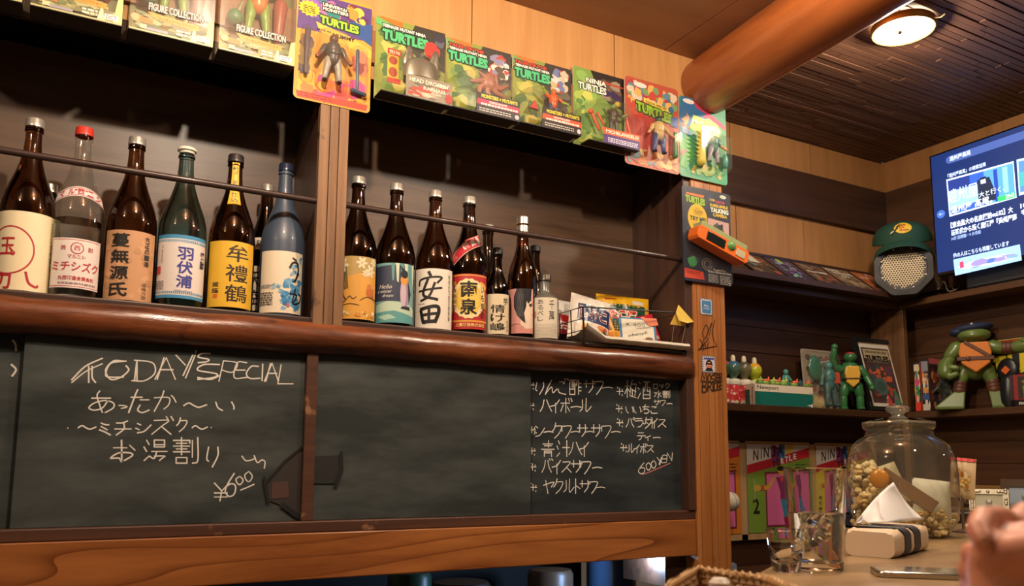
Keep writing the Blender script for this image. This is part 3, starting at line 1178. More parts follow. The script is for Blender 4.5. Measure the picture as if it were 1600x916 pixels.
# 5 yellow label
t, pf = bottle('brown bottle with bright yellow label and matching neck strip', 356, BIG, M['brown'], mat('#3c3836', 0.4, .5), off=.03)
p = Print(.128, .166)
p.rect('#e0b22f', 0, 0, 1, 1)
p.vtext('#2b2416', '牟禮鶴', .62, .06, .97, .44, bold=.008, fill=.86)
p.vtext('#2b2416', '黄鐘', .21, .2, .38, .15, bold=.008).rect('#d2622a', .17, .13, .26, .19).vtext('#c99a2a', 'いろはにほへとちりぬる', .92, .3, .9, .03)
wrap_label(t, pf, p, .012)
p = Print(.019, .115); p.rect('#e3b632', 0, 0, 1, 1).vtext('#2b2416', '鶴', .5, .72, .92, .8, bold=.03).vtext('#3b331c', '黄麹仕込', .5, .05, .6, .6)
neck_label(t, pf, p, .278)
# behind
t, pf = bottle('dark bottle with silver cap standing behind the yellow label bottle', 410, BIG, M['dbrown'], M['cap'], Y=2.225, scale=.93, pyb=470)
p = Print(.12, .035); p.rect('#cfc4b4', 0, 0, 1, 1).text('#222222', '天の刻印', .3, .5, .5, .6, bold=.02); neck_label(t, pf, p, .195)
p = Print(.11, .12); p.rect('#c9bea9', 0, 0, 1, 1).vtext('#222222', '天空', .3, .1, .9, .25, bold=.02); wrap_label(t, pf, p, .03)

# 6 navy frosted
navy, nt, pb = _nodes('navy_frosted_glass')
pb.inputs['Base Color'].default_value = lin('#3d4a5c'); pb.inputs['Roughness'].default_value = .42; pb.inputs['Coat Weight'].default_value = .2
t, pf = bottle('frosted navy blue bottle with cream label of blue waves', 437, BIG, navy, mat('#2a3550', 0.25, .3, coat=.5), off=.0)
p = Print(.122, .160)
p.rect('#e2d6bd', 0, 0, 1, 1)
p.blobs(['#3f86b4', '#4f96c4', '#2f6fa4', '#79acc9'], 46, .45, .02, 1, .62, .09, seed=11)
p.blobs(['#3f86b4', '#86b2c6'], 16, .62, .5, 1, .98, .05, seed=12).blobs(['#5b9cc0', '#8bb8cc'], 14, .25, .3, .6, .5, .035, seed=13)
p.line('#14161c', [(.72, .90), (.80, .87)], .004).line('#14161c', [(.66, .74), (.72, .82), (.82, .83), (.86, .7), (.80, .55), (.76, .52)], .005, True)
p.line('#14161c', [(.80, .40), (.74, .18)], .004).line('#14161c', [(.68, .32), (.84, .30), (.76, .16), (.92, .2), (.96, .3), (.9, .34)], .004, True)
p.text('#3d5a7a', '本格焼酎', .16, .42, .26, .07).smallprint('#555555', .03, .12, .34, .34, 6).rect('#c0606a', .62, .1, .67, .16)
wrap_label(t, pf, p, .010)

# 7 floral
t, pf = bottle('dark bottle with orange label of pale flowers and a small bird', 554, BIG, M['dbrown'], M['cap'], off=.0)
p = Print(.128, .170)
p.rect('#d9a045', 0, 0, 1, 1)
p.poly('#b59a5a', [(0, .62), (1, .8), (1, 1), (0, 1)])
for a in range(9):
    x = .05 + a * .035
    p.poly('#3d4432', [(.3, .86), (x, .45 + .02 * (a % 3)), (x + .025, .47)])
for (x, y, s) in ((.2, .86, .17), (.62, .9, .14), (.82, .78, .15), (.9, .93, .1), (.7, .73, .09)):
    for k in range(6):
        a = k * PI / 3 + x * 5
        p.oval('#dfd6b4', x + s * .45 * math.cos(a), y + s * .4 * math.sin(a), s * .45, s * .16, 10, a)
    p.oval('#c2b06a', x, y, s * .16, s * .14, 10)
p.oval('#bf6a2a', .82, .44, .10, .08, 14, -.5).oval('#c87a35', .80, .53, .055, .045, 12).poly('#a85a22', [(.86, .4), (.96, .28), (.90, .42)])
p.line('#5a4423', [(.6, .3), (.75, .36), (.98, .33)], .002, True)
p.line('#4b3a1d', [(.18, .33), (.25, .38), (.3, .3), (.38, .36), (.45, .32), (.52, .35)], .002, True).line('#4b3a1d', [(.22, .22), (.4, .24), (.58, .22)], .0016, True).ring('#4b3a1d', .25, .31, .05, .04, .0018)
p.blobs(['#e7cf8a', '#c98e36', '#efe0b4'], 16, .02, .02, .98, .16, .06, seed=21)
wrap_label(t, pf, p, .012)

# 8 penguin label
t, pf = bottle('dark bottle with teal label of a penguin on ice', 615, BIG, M['dbrown'], M['cap'], off=.0)
p = Print(.124, .165)
p.rect('#79aaa6', 0, 0, 1, 1).rect('#3a4257', 0, .36, .8, .92).poly('#3a4257', [(0, .88), (.8, .88), (.7, .98), (0, .94)])
for k in range(6):
    p.poly('#cfdcc6' if k % 2 else '#5d9692', [(.42 + k * .1, 1), (.5 + k * .1, 1), (.49 + k * .1, .72 - .05 * (k % 3)), (.45 + k * .1, .70)])
p.poly('#b9d3bd', [(0, .28), (.35, .36), (.8, .33), (1, .26), (1, .1), (.5, .14), (0, .1)]).poly('#5e9fa0', [(0, .16), (.5, .2), (1, .12), (1, 0), (0, 0)]).poly('#a7cdb8', [(.1, .1), (.4, .14), (.55, .08), (.3, .04)])
p.oval('#a08aa8', .74, .52, .115, .28, 24).oval('#c8b6c4', .70, .48, .07, .22).oval('#e39a3c', .72, .72, .09, .08).oval('#1d1d26', .72, .82, .085, .07).poly('#1d1d26', [(.68, .85), (.60, .97), (.74, .88)])
p.poly('#2a2733', [(.80, .74), (.90, .5), (.84, .34), (.82, .5)]).poly('#2a2733', [(.64, .24), (.88, .22), (.86, .28), (.68, .28)])
p.text('#e6e6dc', 'Hello', .3, .6, .3, .07, shear=.3).text('#e6e6dc', 'a winter', .28, .52, .34, .05, shear=.3).text('#e6e6dc', 'dream', .36, .45, .24, .05, shear=.3)
wrap_label(t, pf, p, .012)

# 9 white label big brush
t, pf = bottle('brown bottle with white label and large black brush characters', 677, BIG, M['brown'], M['cap'], off=.0)
p = Print(.124, .170)
p.rect('#e6dfd0', 0, 0, 1, 1)
p.line('#17140f', [(.38, .94), (.42, .88)], .009).line('#17140f', [(.14, .72), (.20, .82), (.66, .86), (.58, .76)], .006, True).line('#17140f', [(.14, .62), (.68, .68)], .006)
p.line('#17140f', [(.36, .82), (.26, .56), (.58, .48)], .008, True).line('#17140f', [(.52, .76), (.40, .54), (.20, .46)], .007, True)
p.line('#17140f', [(.20, .30), (.26, .12), (.30, .10)], .010, True).line('#17140f', [(.20, .32), (.56, .37), (.62, .28), (.54, .11)], .010, True).line('#17140f', [(.40, .35), (.40, .12)], .008).line('#17140f', [(.24, .22), (.56, .25)], .008).line('#17140f', [(.26, .11), (.54, .12)], .010)
p.vtext('#2b261e', '吹気かつま万縁蒸留', .88, .14, .92, .05, bold=.01).text('#555044', 'yasuda', .2, .41, .18, .035, shear=.3)
wrap_label(t, pf, p, .006)

# 10 red and gold label
t, pf = bottle('dark bottle with red and gold label and red sash on its shoulder', 731, BIG, M['dbrown'], M['cap'], off=.03)
p = Print(.126, .160)
p.rect('#b62a2c', 0, 0, 1, 1).rect('#d9a53c', 0, .13, 1, .16).rect('#d9a53c', 0, .965, 1, .985)
p.blobs(['#d8a038', '#c98c2e', '#e0b555'], 24, 0, .3, 1, .9, .13, seed=31)
p.oval('#eddca4', .5, .55, .42, .37, 36, star=.05).oval('#e3bf4a', .5, .55, .31, .29).oval('#eac95e', .5, .55, .26, .25)
p.vtext('#17120d', '南泉', .5, .24, .88, .40, bold=.03, fill=.92)
p.vtext('#8a2a20', '本格焼酎', .17, .35, .75, .09, bold=.01).vtext('#7a5018', 'なんせん', .35, .3, .55, .05).vtext('#4a2a18', 'いも焼酎', .84, .2, .8, .1, bold=.01)
p.text('#e8cf7a', '上妻酒造株式会社', .55, .075, .7, .065, bold=.02).rect('#e2d8c8', .02, .18, .13, .3)
wrap_label(t, pf, p, .014)
p = Print(.13, .115)
p.poly('#c02a36', [(.02, .02), (.12, .0), (.5, .5), (.98, .74), (.92, .98), (.4, .78), (.1, .4)])
p.line('#e4c9b6', [(.05, .05), (.12, .36), (.42, .74), (.9, .94)], .0016, True).line('#e4c9b6', [(.14, .03), (.5, .47), (.95, .72)], .0016, True)
for i, ch in enumerate('限定泉'):
    p.text('#e9d9cc', ch, .42 + .18 * i, .62 + .09 * i, .17, .2, rot=.6, bold=.04)
p.text('#e9a9a0', '酒', .2, .3, .12, .14, rot=.9, bold=.02)
neck_label(t, pf, p, .19, 'shoulder_sash')
# 11 behind
t, pf = bottle('dark bottle with silver cap behind the small cream labelled bottle', 761, SLIM, M['dbrown'], M['cap'], Y=2.225, scale=1.06, pyb=500)
# low clear jug silhouettes behind the penguin and white labels
t, pf = bottle('dim dark bottle standing half hidden behind the penguin bottle', 648, SQUAT, M['dbrown'], M['black'], Y=2.235, scale=1.12, pyb=490, name='dark_bottle')

# 12 small
t, pf = bottle('small dark bottle with cream label and bold brush characters', 776, SMALL, M['dbrown'], mat('#2b2826', 0.35, .5), Y=2.105, off=.0)
p = Print(.088, .118)
p.rect('#dccdab', 0, 0, 1, 1)
p.vtext('#17130f', '情け嶋', .54, .06, .74, .50, bold=.015, fill=.92).text('#2a241c', '芋', .82, .82, .2, .17, bold=.01).vtext('#5a4a38', '麦焼酎', .9, .05, .35, .08)
wrap_label(t, pf, p, .008)

# 13 pink label
t, pf = bottle('brown bottle with silver foil neck and pink label of a girl in profile', 816, SLIM, M['brown'], mat('#cfc9c0', .3, .9), Y=2.12, off=-.38, cap='foil', scale=1.09)
MB().lathe([(.0178, .298), (.0186, .301), (.0178, .304)], 24).build('red_ring', mat('#a8323c', .4), t)
p = Print(.105, .135)
p.rect('#d99a90', 0, 0, 1, 1)
p.poly('#e3cdb4', [(.62, .0), (.98, .02), (.98, .45), (.80, .52), (.93, .62), (.97, .95), (.62, .95)])
p.poly('#e6d2ba', [(.60, .95), (.94, .95), (.93, .66), (.99, .58), (.97, .52), (.985, .47), (.97, .42), (.93, .34), (.8, .3), (.7, .35), (.62, .5)])
p.poly('#1c1a1e', [(.5, 1), (.95, 1), (.93, .74), (.84, .66), (.79, .72), (.78, .6), (.72, .45), (.76, .22), (.66, .28), (.52, .4), (.42, .6), (.42, .82)])
for k in range(5):
    p.line('#6a666a', [(.50 + k * .05, .95 - .02 * k), (.47 + k * .05, .65), (.56 + k * .035, .38)], .0009, True)
p.line('#1c1a1e', [(.86, .63), (.92, .66), (.95, .64)], .003, True).oval('#2a2426', .91, .62, .025, .03).line('#b05a55', [(.95, .42), (.985, .43)], .002)
p.poly('#cf8d84', [(.02, .02), (.3, .16), (.55, .2), (.75, .1), (.98, .12), (.98, .0), (.02, .0)]).line('#8f5852', [(.02, .03), (.3, .17), (.55, .21), (.74, .11)], .0012, True).text('#b0453f', 'hime', .12, .06, .15, .05, shear=.3)
wrap_label(t, pf, p, .018)
# strip of tan stickers on the back bottle
t, pf = bottle('slim dark bottle with tan neck tags behind the pink label bottle', 836, SLIM, M['dbrown'], M['black'], Y=2.215, scale=.93, pyb=500)
p = Print(.026, .085); p.rect('#c58f5a', .1, .55, .9, 1).rect('#b98a5e', 0, .0, .8, .42).text('#3a2a1c', '焼酎', .5, .78, .6, .2); neck_label(t, pf, p, .165)

# 14 squat frosted bottle
fr = glass('pale_frosted_glass', (.62, .63, .56), .35)
t, pf = bottle('short pale frosted bottle with cream label beside the snack basket', 851, SQUAT, clearfilm('smoky_glass', (.42, .42, .37), 1.6, .25, 1.5, .45, (.30, .29, .24)), mat('#4a443c', .35, .6), Y=2.09, off=.0, pyb=520)
p = Print(.092, .122)
p.rect('#ddd5c0', 0, 0, 1, 1)
p.vtext('#2b2822', '千萬', .74, .42, .96, .2, bold=.01).vtext('#2b2822', 'あるべし', .36, .40, .96, .2, bold=.01).rect('#c98f80', .1, .5, .22, .66).smallprint('#a89f8a', .05, .04, .95, .36, 9, fill=.3)
wrap_label(t, pf, p, .006)
# ================================================================== packages along the header
PG = 'toy packages along the top of the bar'


def toy(parent, loc, h, skin, top, bottom, shoes, head=None, hat=None, arms=((-150, 20), (-35, 15)), legs=(8, 8), name='toy_figure', fat=1.0, label=None, rz=0.0):
    """plain jointed toy figure, standing, facing -y, height h"""
    mb = MB()
    s = h
    cols = [skin, top, bottom, shoes, head or skin, hat or skin]
    for sd, sp in ((-1, legs[0]), (1, legs[1])):
        a = R(sp) * sd
        hip = Vector((sd * .075 * s * fat, 0, .47 * s))
        knee = hip + Vector((math.sin(a) * .2 * s, -.015 * s, -.2 * s * math.cos(a)))
        ank = knee + Vector((math.sin(a) * .14 * s, .015 * s, -.2 * s))
        mb.limb([hip, knee], [.082 * s * fat, .06 * s * fat], 12, 2)
        mb.limb([knee, ank], [.06 * s * fat, .048 * s * fat], 12, 2)
        mb.ball((ank.x, ank.y - .03 * s, .033 * s), (.05 * s * fat, .085 * s, .033 * s), 3, 12, 8)
    mb.limb([(0, 0, .47 * s), (0, 0, .58 * s), (0, 0, .70 * s)], [.12 * s * fat, .125 * s * fat, .15 * s * fat], 16, 1)
    mb.ball((0, -.045 * s, .62 * s), (.115 * s * fat, .10 * s * fat, .14 * s), 1, 14, 10)
    mb.limb([(0, 0, .76 * s), (0, -.01 * s, .83 * s)], [.05 * s, .045 * s], 10, 0)
    mb.ball((0, -.015 * s, .895 * s), (.085 * s, .095 * s, .10 * s), 4, 18, 12)
    mb.ball((0, -.10 * s, .885 * s), (.018 * s, .022 * s, .02 * s), 4, 8, 6)
    if hat:
        mb.ball((0, -.01 * s, .955 * s), (.09 * s, .098 * s, .05 * s), 5, 16, 8)
    for sd, (a0, a1) in ((-1, arms[0]), (1, arms[1])):
        sh = Vector((sd * .16 * s * fat, 0, .72 * s))
        if sd < 0:
            d1 = Vector((math.cos(R(180 - a0)), -.15, math.sin(R(180 - a0))))
            d2 = Vector((math.cos(R(180 - a0 - a1)), -.45, math.sin(R(180 - a0 - a1))))
        else:
            d1 = Vector((math.cos(R(a0)), -.15, math.sin(R(a0))))
            d2 = Vector((math.cos(R(a0 + a1)), -.45, math.sin(R(a0 + a1))))
        el = sh + d1.normalized() * .16 * s
        wr = el + d2.normalized() * .15 * s
        mb.limb([sh, el], [.058 * s * fat, .045 * s * fat], 10, 1)
        mb.limb([el, wr], [.046 * s * fat, .036 * s], 10, 0)
        mb.ball(wr + d2.normalized() * .035 * s, .043 * s, 0, 10, 8)
    return mb.build(name, [mat(c, .35) for c in cols], parent, label, loc=loc, rot=(0, 0, rz))


def octo(w, h, c, x0=0.0, z0=0.0):
    return [(x0 + c, z0), (x0 + w - c, z0), (x0 + w, z0 + c), (x0 + w, z0 + h - c), (x0 + w - c, z0 + h), (x0 + c, z0 + h), (x0, z0 + h - c), (x0, z0 + c)]


# ---- four window boxes on the far side
def window_box(label, x0, x1, zb, h, seed, glare):
    w = x1 - x0
    t = thing('figure_box', label, 'toy box', (x0, 2.044, zb), 0, PG)
    mb = MB()
    mb.span((0, -.07, 0), (w, 0, .004), 0); mb.span((0, -.004, 0), (w, 0, h), 1)
    mb.span((0, -.07, h - .004), (w, 0, h), 0)
    mb.build('carton', [mat('#26221a', .6), mat('#6f6a3c', .6)], t)
    MB().span((0.001, -.0695, .002), (w - .001, -.0685, h - .002)).build('window', M['film'], t)
    MB().span((0, -.07, 0), (.0012, -.002, h)).build('side_pane', M['film'], t)
    MB().span((w - .0012, -.07, 0), (w, -.002, h)).build('side_pane', M['film'], t)
    p = Print(w - .004, .17)
    p.rect('#78764a', 0, 0, 1, 1)
    p.blobs(['#5d6a3c', '#8b8f55', '#4a5231', '#a39a62', '#6b4a36', '#39402a'], 60, 0, 0, 1, 1, .12, seed)
    p.build('back_artwork', t, loc=(.002 + w / 2 - .002, -.0045, .005))
    p = Print(w - .002, .085)
    p.blobs(['#8a8652', '#6b7042', '#a09a68', '#5a5f38', '#77704a'], 50, 0, 0, 1, .60, .13, seed + 5)
    p.rect('#b0a878', .0, .0, 1, .05).poly('#d8d3a2', [(.72, .05), (.80, .05), (.77, .5)]).poly('#c7cf7a', [(.9, .05), (1, .05), (1, .75), (.94, .7)])
    p.poly('#e2701f', [(.02, .44), (.27, .38), (.27, .24), (.04, .28), (.02, .34)]).oval('#ec9a68', .065, .37, .05, .10)
    p.poly('#e48a2c', [(.2, .60), (.82, .52), (.82, .36), (.3, .42)])
    p.text('#8c3b18', 'フィギュアコレクション', .55, .47, .44, .085, bold=.03)
    p.text('#3a3428', 'FIGURE COLLECTION', .54, .76, .66, .22, bold=.035, outline=('#3a3428', .0012)).text('#d9cdb8', 'FIGURE COLLECTION', .54, .76, .655, .21, bold=.015)
    p.smallprint('#e8e2c0', .55, .12, .72, .3, 2, seed)
    p.rect('#ece4d4', .80, .08, .96, .24).text('#4a4440', 'DCT', .88, .16, .12, .11, bold=.02)
    p.rect('#c9bd92', .12, .08, .2, .2).rect('#8e8a92', .2, .06, .45, .14)
    p.build('printed_front', t, loc=(w / 2, -.0702, .001))
    toy(t, (w * .52, -.03, .075), .17, '#7f9a4a', '#c8793a', '#7f9a4a', '#5d6f38', '#7f9a4a', None, ((-20, 40), (30, 35)), fat=1.15)
    mb = MB()
    mb.ball((w * .22, -.035, .11), (.02, .02, .022), 0).limb([(w * .22, -.035, .11), (w * .3, -.04, .15)], [.008, .006], 8, 1).limb([(w * .80, -.03, .08), (w * .82, -.035, .17)], [.012, .018], 10, 2)
    mb.build('toy_accessory', [mat('#4f7a58', .4), mat('#8a7a5a', .4), mat('#9a5040', .4)], t)
    return t


window_box('window fronted figure box, leftmost and mostly out of the frame', -.322, -.132, 2.045, .27, 3, 0)
window_box('window fronted figure box second from the left, only its lower edge visible', -.118, .064, 2.045, .27, 13, 0)
window_box('window fronted figure box with white lettering above the red capped bottle', .077, .262, 2.045, .27, 23, 0)
window_box('window fronted figure box with bright glare beside the tall blister card', .274, .457, 2.046, .27, 33, 1)


# ---- hanging cards
def card(label, tl, tr, bl, br, Y, r=.012, th=.003):
    a, b = PY(*bl, Y), PY(*br, Y)
    c, d = PY(*tl, Y), PY(*tr, Y)
    x0 = (a.x + c.x) / 2
    w = (b.x + d.x) / 2 - x0
    z0 = (a.z + b.z) / 2
    h = (c.z + d.z) / 2 - z0
    t = thing('figure_blister_pack', label, 'toy package', (x0, Y, z0), 0, PG)
    MB().prism(rounded(w, h, r), 0, th).build('backing_card', mat('#d8d2c2', .5), t)
    return t, w, h


# pack 1: tall monster card
t, w, h = card('tall rainbow coloured blister card with green lettering above the bay divider', (466, -22), (583, 10), (457, 153), (577, 176), 2.02)
p = Print(w, h)
p.poly('#d98a35', rounded(1, 1, .05)); p.items[-1] = (p._mi('#d9963a'), p.items[-1][1], p.items[-1][2])
p.blobs(['#c8504a', '#d8763a', '#e0a840', '#c4458a'], 40, 0, .0, 1, .3, .14, 41)
p.poly('#c9452f', [(.03, .07), (.97, .07), (.95, .015), (.05, .015)]).smallprint('#8f2f28', .08, .03, .5, .075, 2)
p.poly('#5a3f7a', [(.01, .62), (.99, .66), (.99, .97), (.03, .97)]).poly('#34538c', [(.62, .74), (1, .62), (1, .82), (.68, .84)]).poly('#e0ad48', [(.25, .72), (.7, .66), (1, .58), (1, .5), (.3, .64)])
p.blobs(['#2f4f6e', '#43728a', '#6a4a94', '#2f7a74', '#8c5aa8', '#c76a9a'], 44, .02, .72, .62, .97, .13, 42)
p.blobs(['#b98a3e', '#e0b850', '#7a3630', '#5a3060'], 26, .62, .78, .98, .97, .10, 43)
p.text('#efe6d0', 'UNIVERSAL', .5, .89, .34, .035, rot=-.05, bold=.04, outline=('#2a1d1a', .003)).text('#efe6d0', 'MONSTERS', .5, .855, .34, .03, bold=.04, outline=('#2a1d1a', .003))
p.poly('#d65a86', [(.34, .80), (.78, .78), (.78, .755), (.34, .775)])
p.text('#9ac23c', 'TURTLES', .56, .745, .52, .075, bold=.05, outline=('#1f3a1a', .0035), skew=-.05)
p.oval('#e8c22e', .16, .82, .15, .075, 28, 0, .22).smallprint('#4a3a12', .08, .78, .24, .85, 4)
p.text('#1d1813', 'MIKE AS', .36, .655, .18, .018, bold=.03).text('#1d1813', 'MUMMY', .62, .635, .3, .035, bold=.04)
p.blobs(['#5b4a3a', '#3d3a52', '#7a6a40'], 14, .02, .2, .24, .6, .1, 44)
p.blobs(['#b85a4a', '#8a3a3a', '#d07a5a'], 14, .72, .3, .98, .66, .1, 45)
p.build('printed_artwork', t, loc=(0, 0, 0), centre=(0, 0))
mb = MB(); mb.shell(rounded(w * .40, h * .52, .02, 4, w * .25, h * .12), .045, .88)
mb.shell(rounded(w * .22, h * .50, .018, 4, w * .70, h * .08), .034, .82); mb.shell(rounded(w * .17, h * .52, .015, 4, w * .06, h * .15), .025, .8)
mb.build('blister', M['film'], t, recalc=False)
toy(t, (w * .46, -.022, h * .16), .135, '#7a5240', '#4f4540', '#9a9088', '#2a2626', '#6a4638', None, ((-62, 5), (-66, 5)), (14, 8), fat=1.05)
MB().limb([(w * .8, -.014, h * .16), (w * .79, -.016, h * .52)], [.004, .005], 8).limb([(w * .74, -.012, h * .16), (w * .9, -.012, h * .14)], .006, 8).limb([(w * .13, -.012, h * .22), (w * .14, -.012, h * .6)], [.005, .008], 8, 1).build('toy_accessory', [mat('#2f4a66', .4), mat('#5c4a52', .4)], t)


# packs 2-4: angular card with a dark stepped base
def angular(label, tl, tr, bl, br, kind, seed):
    Y = 2.03
    t, w, h = card(label, tl, tr, bl, br, Y, .002)
    dp = .056
    p = Print(w, h)
    p.rect('#8a9440', 0, 0, 1, 1).blobs(['#a9ac4a', '#6f8a42', '#c2b45a', '#4f6f3e', '#8f9c50'], 40, 0, 0, .5, .98, .14, seed)
    p.poly('#3a342c', [(.42, .7), (.55, 1), (1, 1), (1, .5), (.6, .62)]).blobs(['#4a443a', '#6a6454', '#2e2a26'], 30, .45, .0, 1, .7, .13, seed + 1)
    p.poly('#5fae6a', [(0, .97), (.4, .88), (.4, .83), (0, .9)]).poly('#d9702c', [(.04, .995), (.38, .9), (.38, .99), (.1, 1)])
    if kind == 2:
        p.text('#e8e2d6', 'TEENAGE MUTANT NINJA', .40, .895, .62, .05, bold=.05, outline=('#1c1a16', .002))
        p.text('#55b878', 'TURTLES', .42, .795, .66, .13, bold=.06, outline=('#163420', .004))
        p.blobs(['#7c9a3a', '#a8b04e', '#c23a30'], 10, .66, .6, .95, .88, .12, seed + 2).oval('#b8392e', .80, .74, .11, .045)
        p.blobs(['#5a5a66', '#3a3440'], 6, .82, .78, 1, .98, .08, seed + 3)
        p.rect('#d9b43a', .17, .28, .33, .60).rect('#c23a2e', .17, .56, .36, .64).text('#f0e2c8', 'TRY ME', .27, .6, .15, .04, bold=.03).oval('#a8452e', .25, .5, .06, .05).oval('#a8452e', .25, .36, .06, .06).rect('#c23a2e', .17, .23, .36, .29)
    else:
        p.text('#d2452f', 'TALES OF THE', .30, .915, .54, .05, bold=.05, outline=('#1c1a16', .002))
        p.text('#efe8dc', 'TEENAGE MUTANT NINJA', .33, .865, .58, .045, bold=.05, outline=('#1c1a16', .0025))
        p.text('#4fbf80', 'TURTLES', .33, .775, .60, .125, bold=.06, outline=('#133222', .004))
        p.blobs(['#8a86a4', '#c9b8a0', '#b84a3a', '#6f7aa8', '#bfae7a', '#5a4a3a', '#d8d0c8'], 34, .62, .6, 1, .97, .09, seed + 2)
    p.build('printed_artwork', t, centre=(0, 0))
    # stepped base and printed skirt
    mb = MB()
    mb.span((.0, -dp, 0), (w, 0, .003), 0)
    mb.add([(w * .30, -dp, .003), (w, -dp, .003), (w, -dp * .9, h * .20), (w * .38, -dp * .9, h * .20)], [(0, 1, 2, 3)], 1)
    mb.span((w * .95, -dp * .5, -.0006), (w * .998, 0, 0), 2)
    mb.build('base_tray', [mat('#1b1a19', .5), mat('#2a2725', .45), mat('#cfe0c0', .5)], t)
    p = Print(w * .66, h * .26)
    if kind == 2:
        p.rect('#8a7f6c', 0, 0, 1, 1).blobs(['#a39a86', '#c0b49c', '#6f6656', '#b0483c'], 24, 0, 0, 1, 1, .2, seed + 6).text('#d9cfc0', "HEAD DROPPIN'", .5, .78, .86, .2, bold=.03).text('#d9cfc0', 'RAPHAEL', .62, .5, .5, .16, bold=.03).oval('#a8352e', .93, .25, .1, .26, 16, 0, .35)
    else:
        p.rect('#1f1c1b', 0, 0, 1, .98).text('#d8c83c', 'MONSTERS + MUTANTS', .53, .83, .84, .19, bold=.05, outline=('#15130f', .0012))
        p.poly('#b02a52' if kind == 3 else '#d8502c', [(.02, .68), (1, .64), (1, .36), (0, .40)])
        p.text('#f0e0d8', 'DIREHAWK' if kind == 3 else 'NEWTRALIZER', .5, .59, .42, .1, bold=.03).smallprint('#f0dcd0', .1, .39, .95, .5, 1, seed, .9).smallprint('#c8c2ba', .06, .08, .8, .3, 2, seed, .45).oval('#c0bcc8', .93, .14, .05, .12)
    p.build('printed_skirt', t, loc=(w * .335, -dp - .0006, .002), centre=(0, 0))
    out = [(0.02 * w, .08 * h), (.12 * w, .004), (.99 * w, .004), (.995 * w, .42 * h), (.82 * w, .56 * h), (.36 * w, .60 * h), (.12 * w, .52 * h), (-.03 * w, .34 * h)]
    MB().shell(out, dp, .86, m=0, mid=.5).build('blister', M['film'], t, recalc=False)
    if kind == 2:
        mb = MB()
        mb.lathe([(0, .062), (.03, .06), (.050, .05), (.058, .03), (.058, 0.0), (.054, 0), (.054, .028), (.046, .046), (.026, .055), (0, .056)], 28)
        mb.limb([(-.042, 0, .045), (-.038, 0, .085)], [.02, .010], 10).limb([(.042, 0, .045), (.05, 0, .09)], [.02, .010], 10)
        o = mb.build('toy_helmet', mat('#a8a294', .3, .8), t, loc=(w * .60, -.024, h * .30)); o.scale = (.9, .4, .95)
        toy(t, (w * .58, -.02, h * .09), .10, '#4f7a4a', '#39352f', '#4f7a4a', '#3a4a30')
    elif kind == 3:
        mb = MB()
        mb.ball((0, 0, .062), (.026, .018, .03), 0)
        for k in range(7):
            a = R(-150 + 50 * k)
            mb.limb([(0, 0, .06), (.035 * math.cos(a), -.005, .05 + .02 * math.sin(a)), (.062 * math.cos(a + .4), -.01, .045 + .045 * math.sin(a + .4))], [.013, .009, .004], 8, 0)
        mb.limb([(-.012, 0, .03), (-.016, 0, .002)], .008, 8, 1).limb([(.012, 0, .03), (.018, 0, .002)], .008, 8, 1)
        mb.build('toy_figure', [mat('#a8705c', .4), mat('#3f4a48', .4)], t, loc=(w * .58, -.028, h * .2))
    else:
        toy(t, (w * .60, -.03, h * .17), .100, '#93aa3c', '#d8602c', '#3a4a72', '#6f7a3a', '#d0742c', None, ((28, 20), (-30, 5)), fat=1.05)
        MB().prism([(-.012, -.010), (.016, -.012), (.004, .016)], -.006, .006).build('toy_accessory', mat('#c22f2a', .4), t, loc=(w * .27, -.026, h * .32))
    return t


angular('angular green blister pack holding a silver helmet', (587, 22), (696, 54), (585, 157), (693, 175), 2, 51)
angular('angular blister pack with a pink many-limbed toy and a magenta name band', (697, 57), (802, 86), (696, 181), (794, 198), 3, 61)
angular('angular blister pack with a green armed toy in an orange vest', (801, 86), (896, 109), (800, 204), (889, 219), 4, 71)

# pack 5
Y = 2.03
t, w, h = card('green and black blister pack with white lettering and an orange name band', (895, 104), (984, 125), (896, 228), (983, 240), Y, .002)
p = Print(w, h)
p.rect('#7ea04a', 0, 0, 1, 1).blobs(['#a7bd58', '#c9cf62', '#5f8a42', '#8db45a'], 36, 0, 0, .45, 1, .13, 81)
p.poly('#2c2320', [(.3, 1), (1, 1), (1, .55), (.62, .62), (.42, .8)]).blobs(['#9a8a74', '#4a3a30', '#6b5344', '#3a2d52'], 22, .42, .62, .98, .95, .11, 82)
p.poly('#b8462e', [(.46, .9), (.95, .88), (.95, .86), (.46, .87)])
p.text('#f2ece0', 'NINJA', .40, .85, .36, .085, bold=.04, outline=('#1a1814', .002)).text('#f2ece0', 'TURTLES', .33, .765, .5, .095, bold=.04, outline=('#1a1814', .002))
p.build('printed_artwork', t, centre=(0, 0))
mb = MB(); mb.span((.12 * w, -.05, 0), (w, 0, .003), 0); mb.span((.93 * w, -.03, -.0006), (.99 * w, 0, 0), 1); mb.build('base_tray', [mat('#1d1b1c', .5), mat('#cfe0c0', .5)], t)
p = Print(w * .64, h * .2)
p.rect('#4b3270', 0, 0, 1, .55).poly('#d65a2c', [(-.05, .95), (1, .95), (1, .55), (.0, .55)]).text('#f3ead8', 'MICHELANGELO', .52, .75, .9, .22, bold=.02).smallprint('#d8cfe4', .12, .08, .95, .42, 3, 8)
p.build('printed_skirt', t, loc=(w * .36, -.0508, .002), centre=(0, 0))
out = [(.02 * w, .1 * h), (.16 * w, .004), (.99 * w, .004), (w, .42 * h), (.84 * w, .6 * h), (.45 * w, .62 * h), (.2 * w, .55 * h), (0, .4 * h)]
MB().shell(out, .05, .88).build('blister', M['film'], t, recalc=False)
toy(t, (w * .62, -.026, h * .18), .10, '#6f8a4a', '#4a3c34', '#3d3836', '#2c2a2a', '#6f8a4a', None, ((-30, 60), (-30, 50)), fat=1.05)
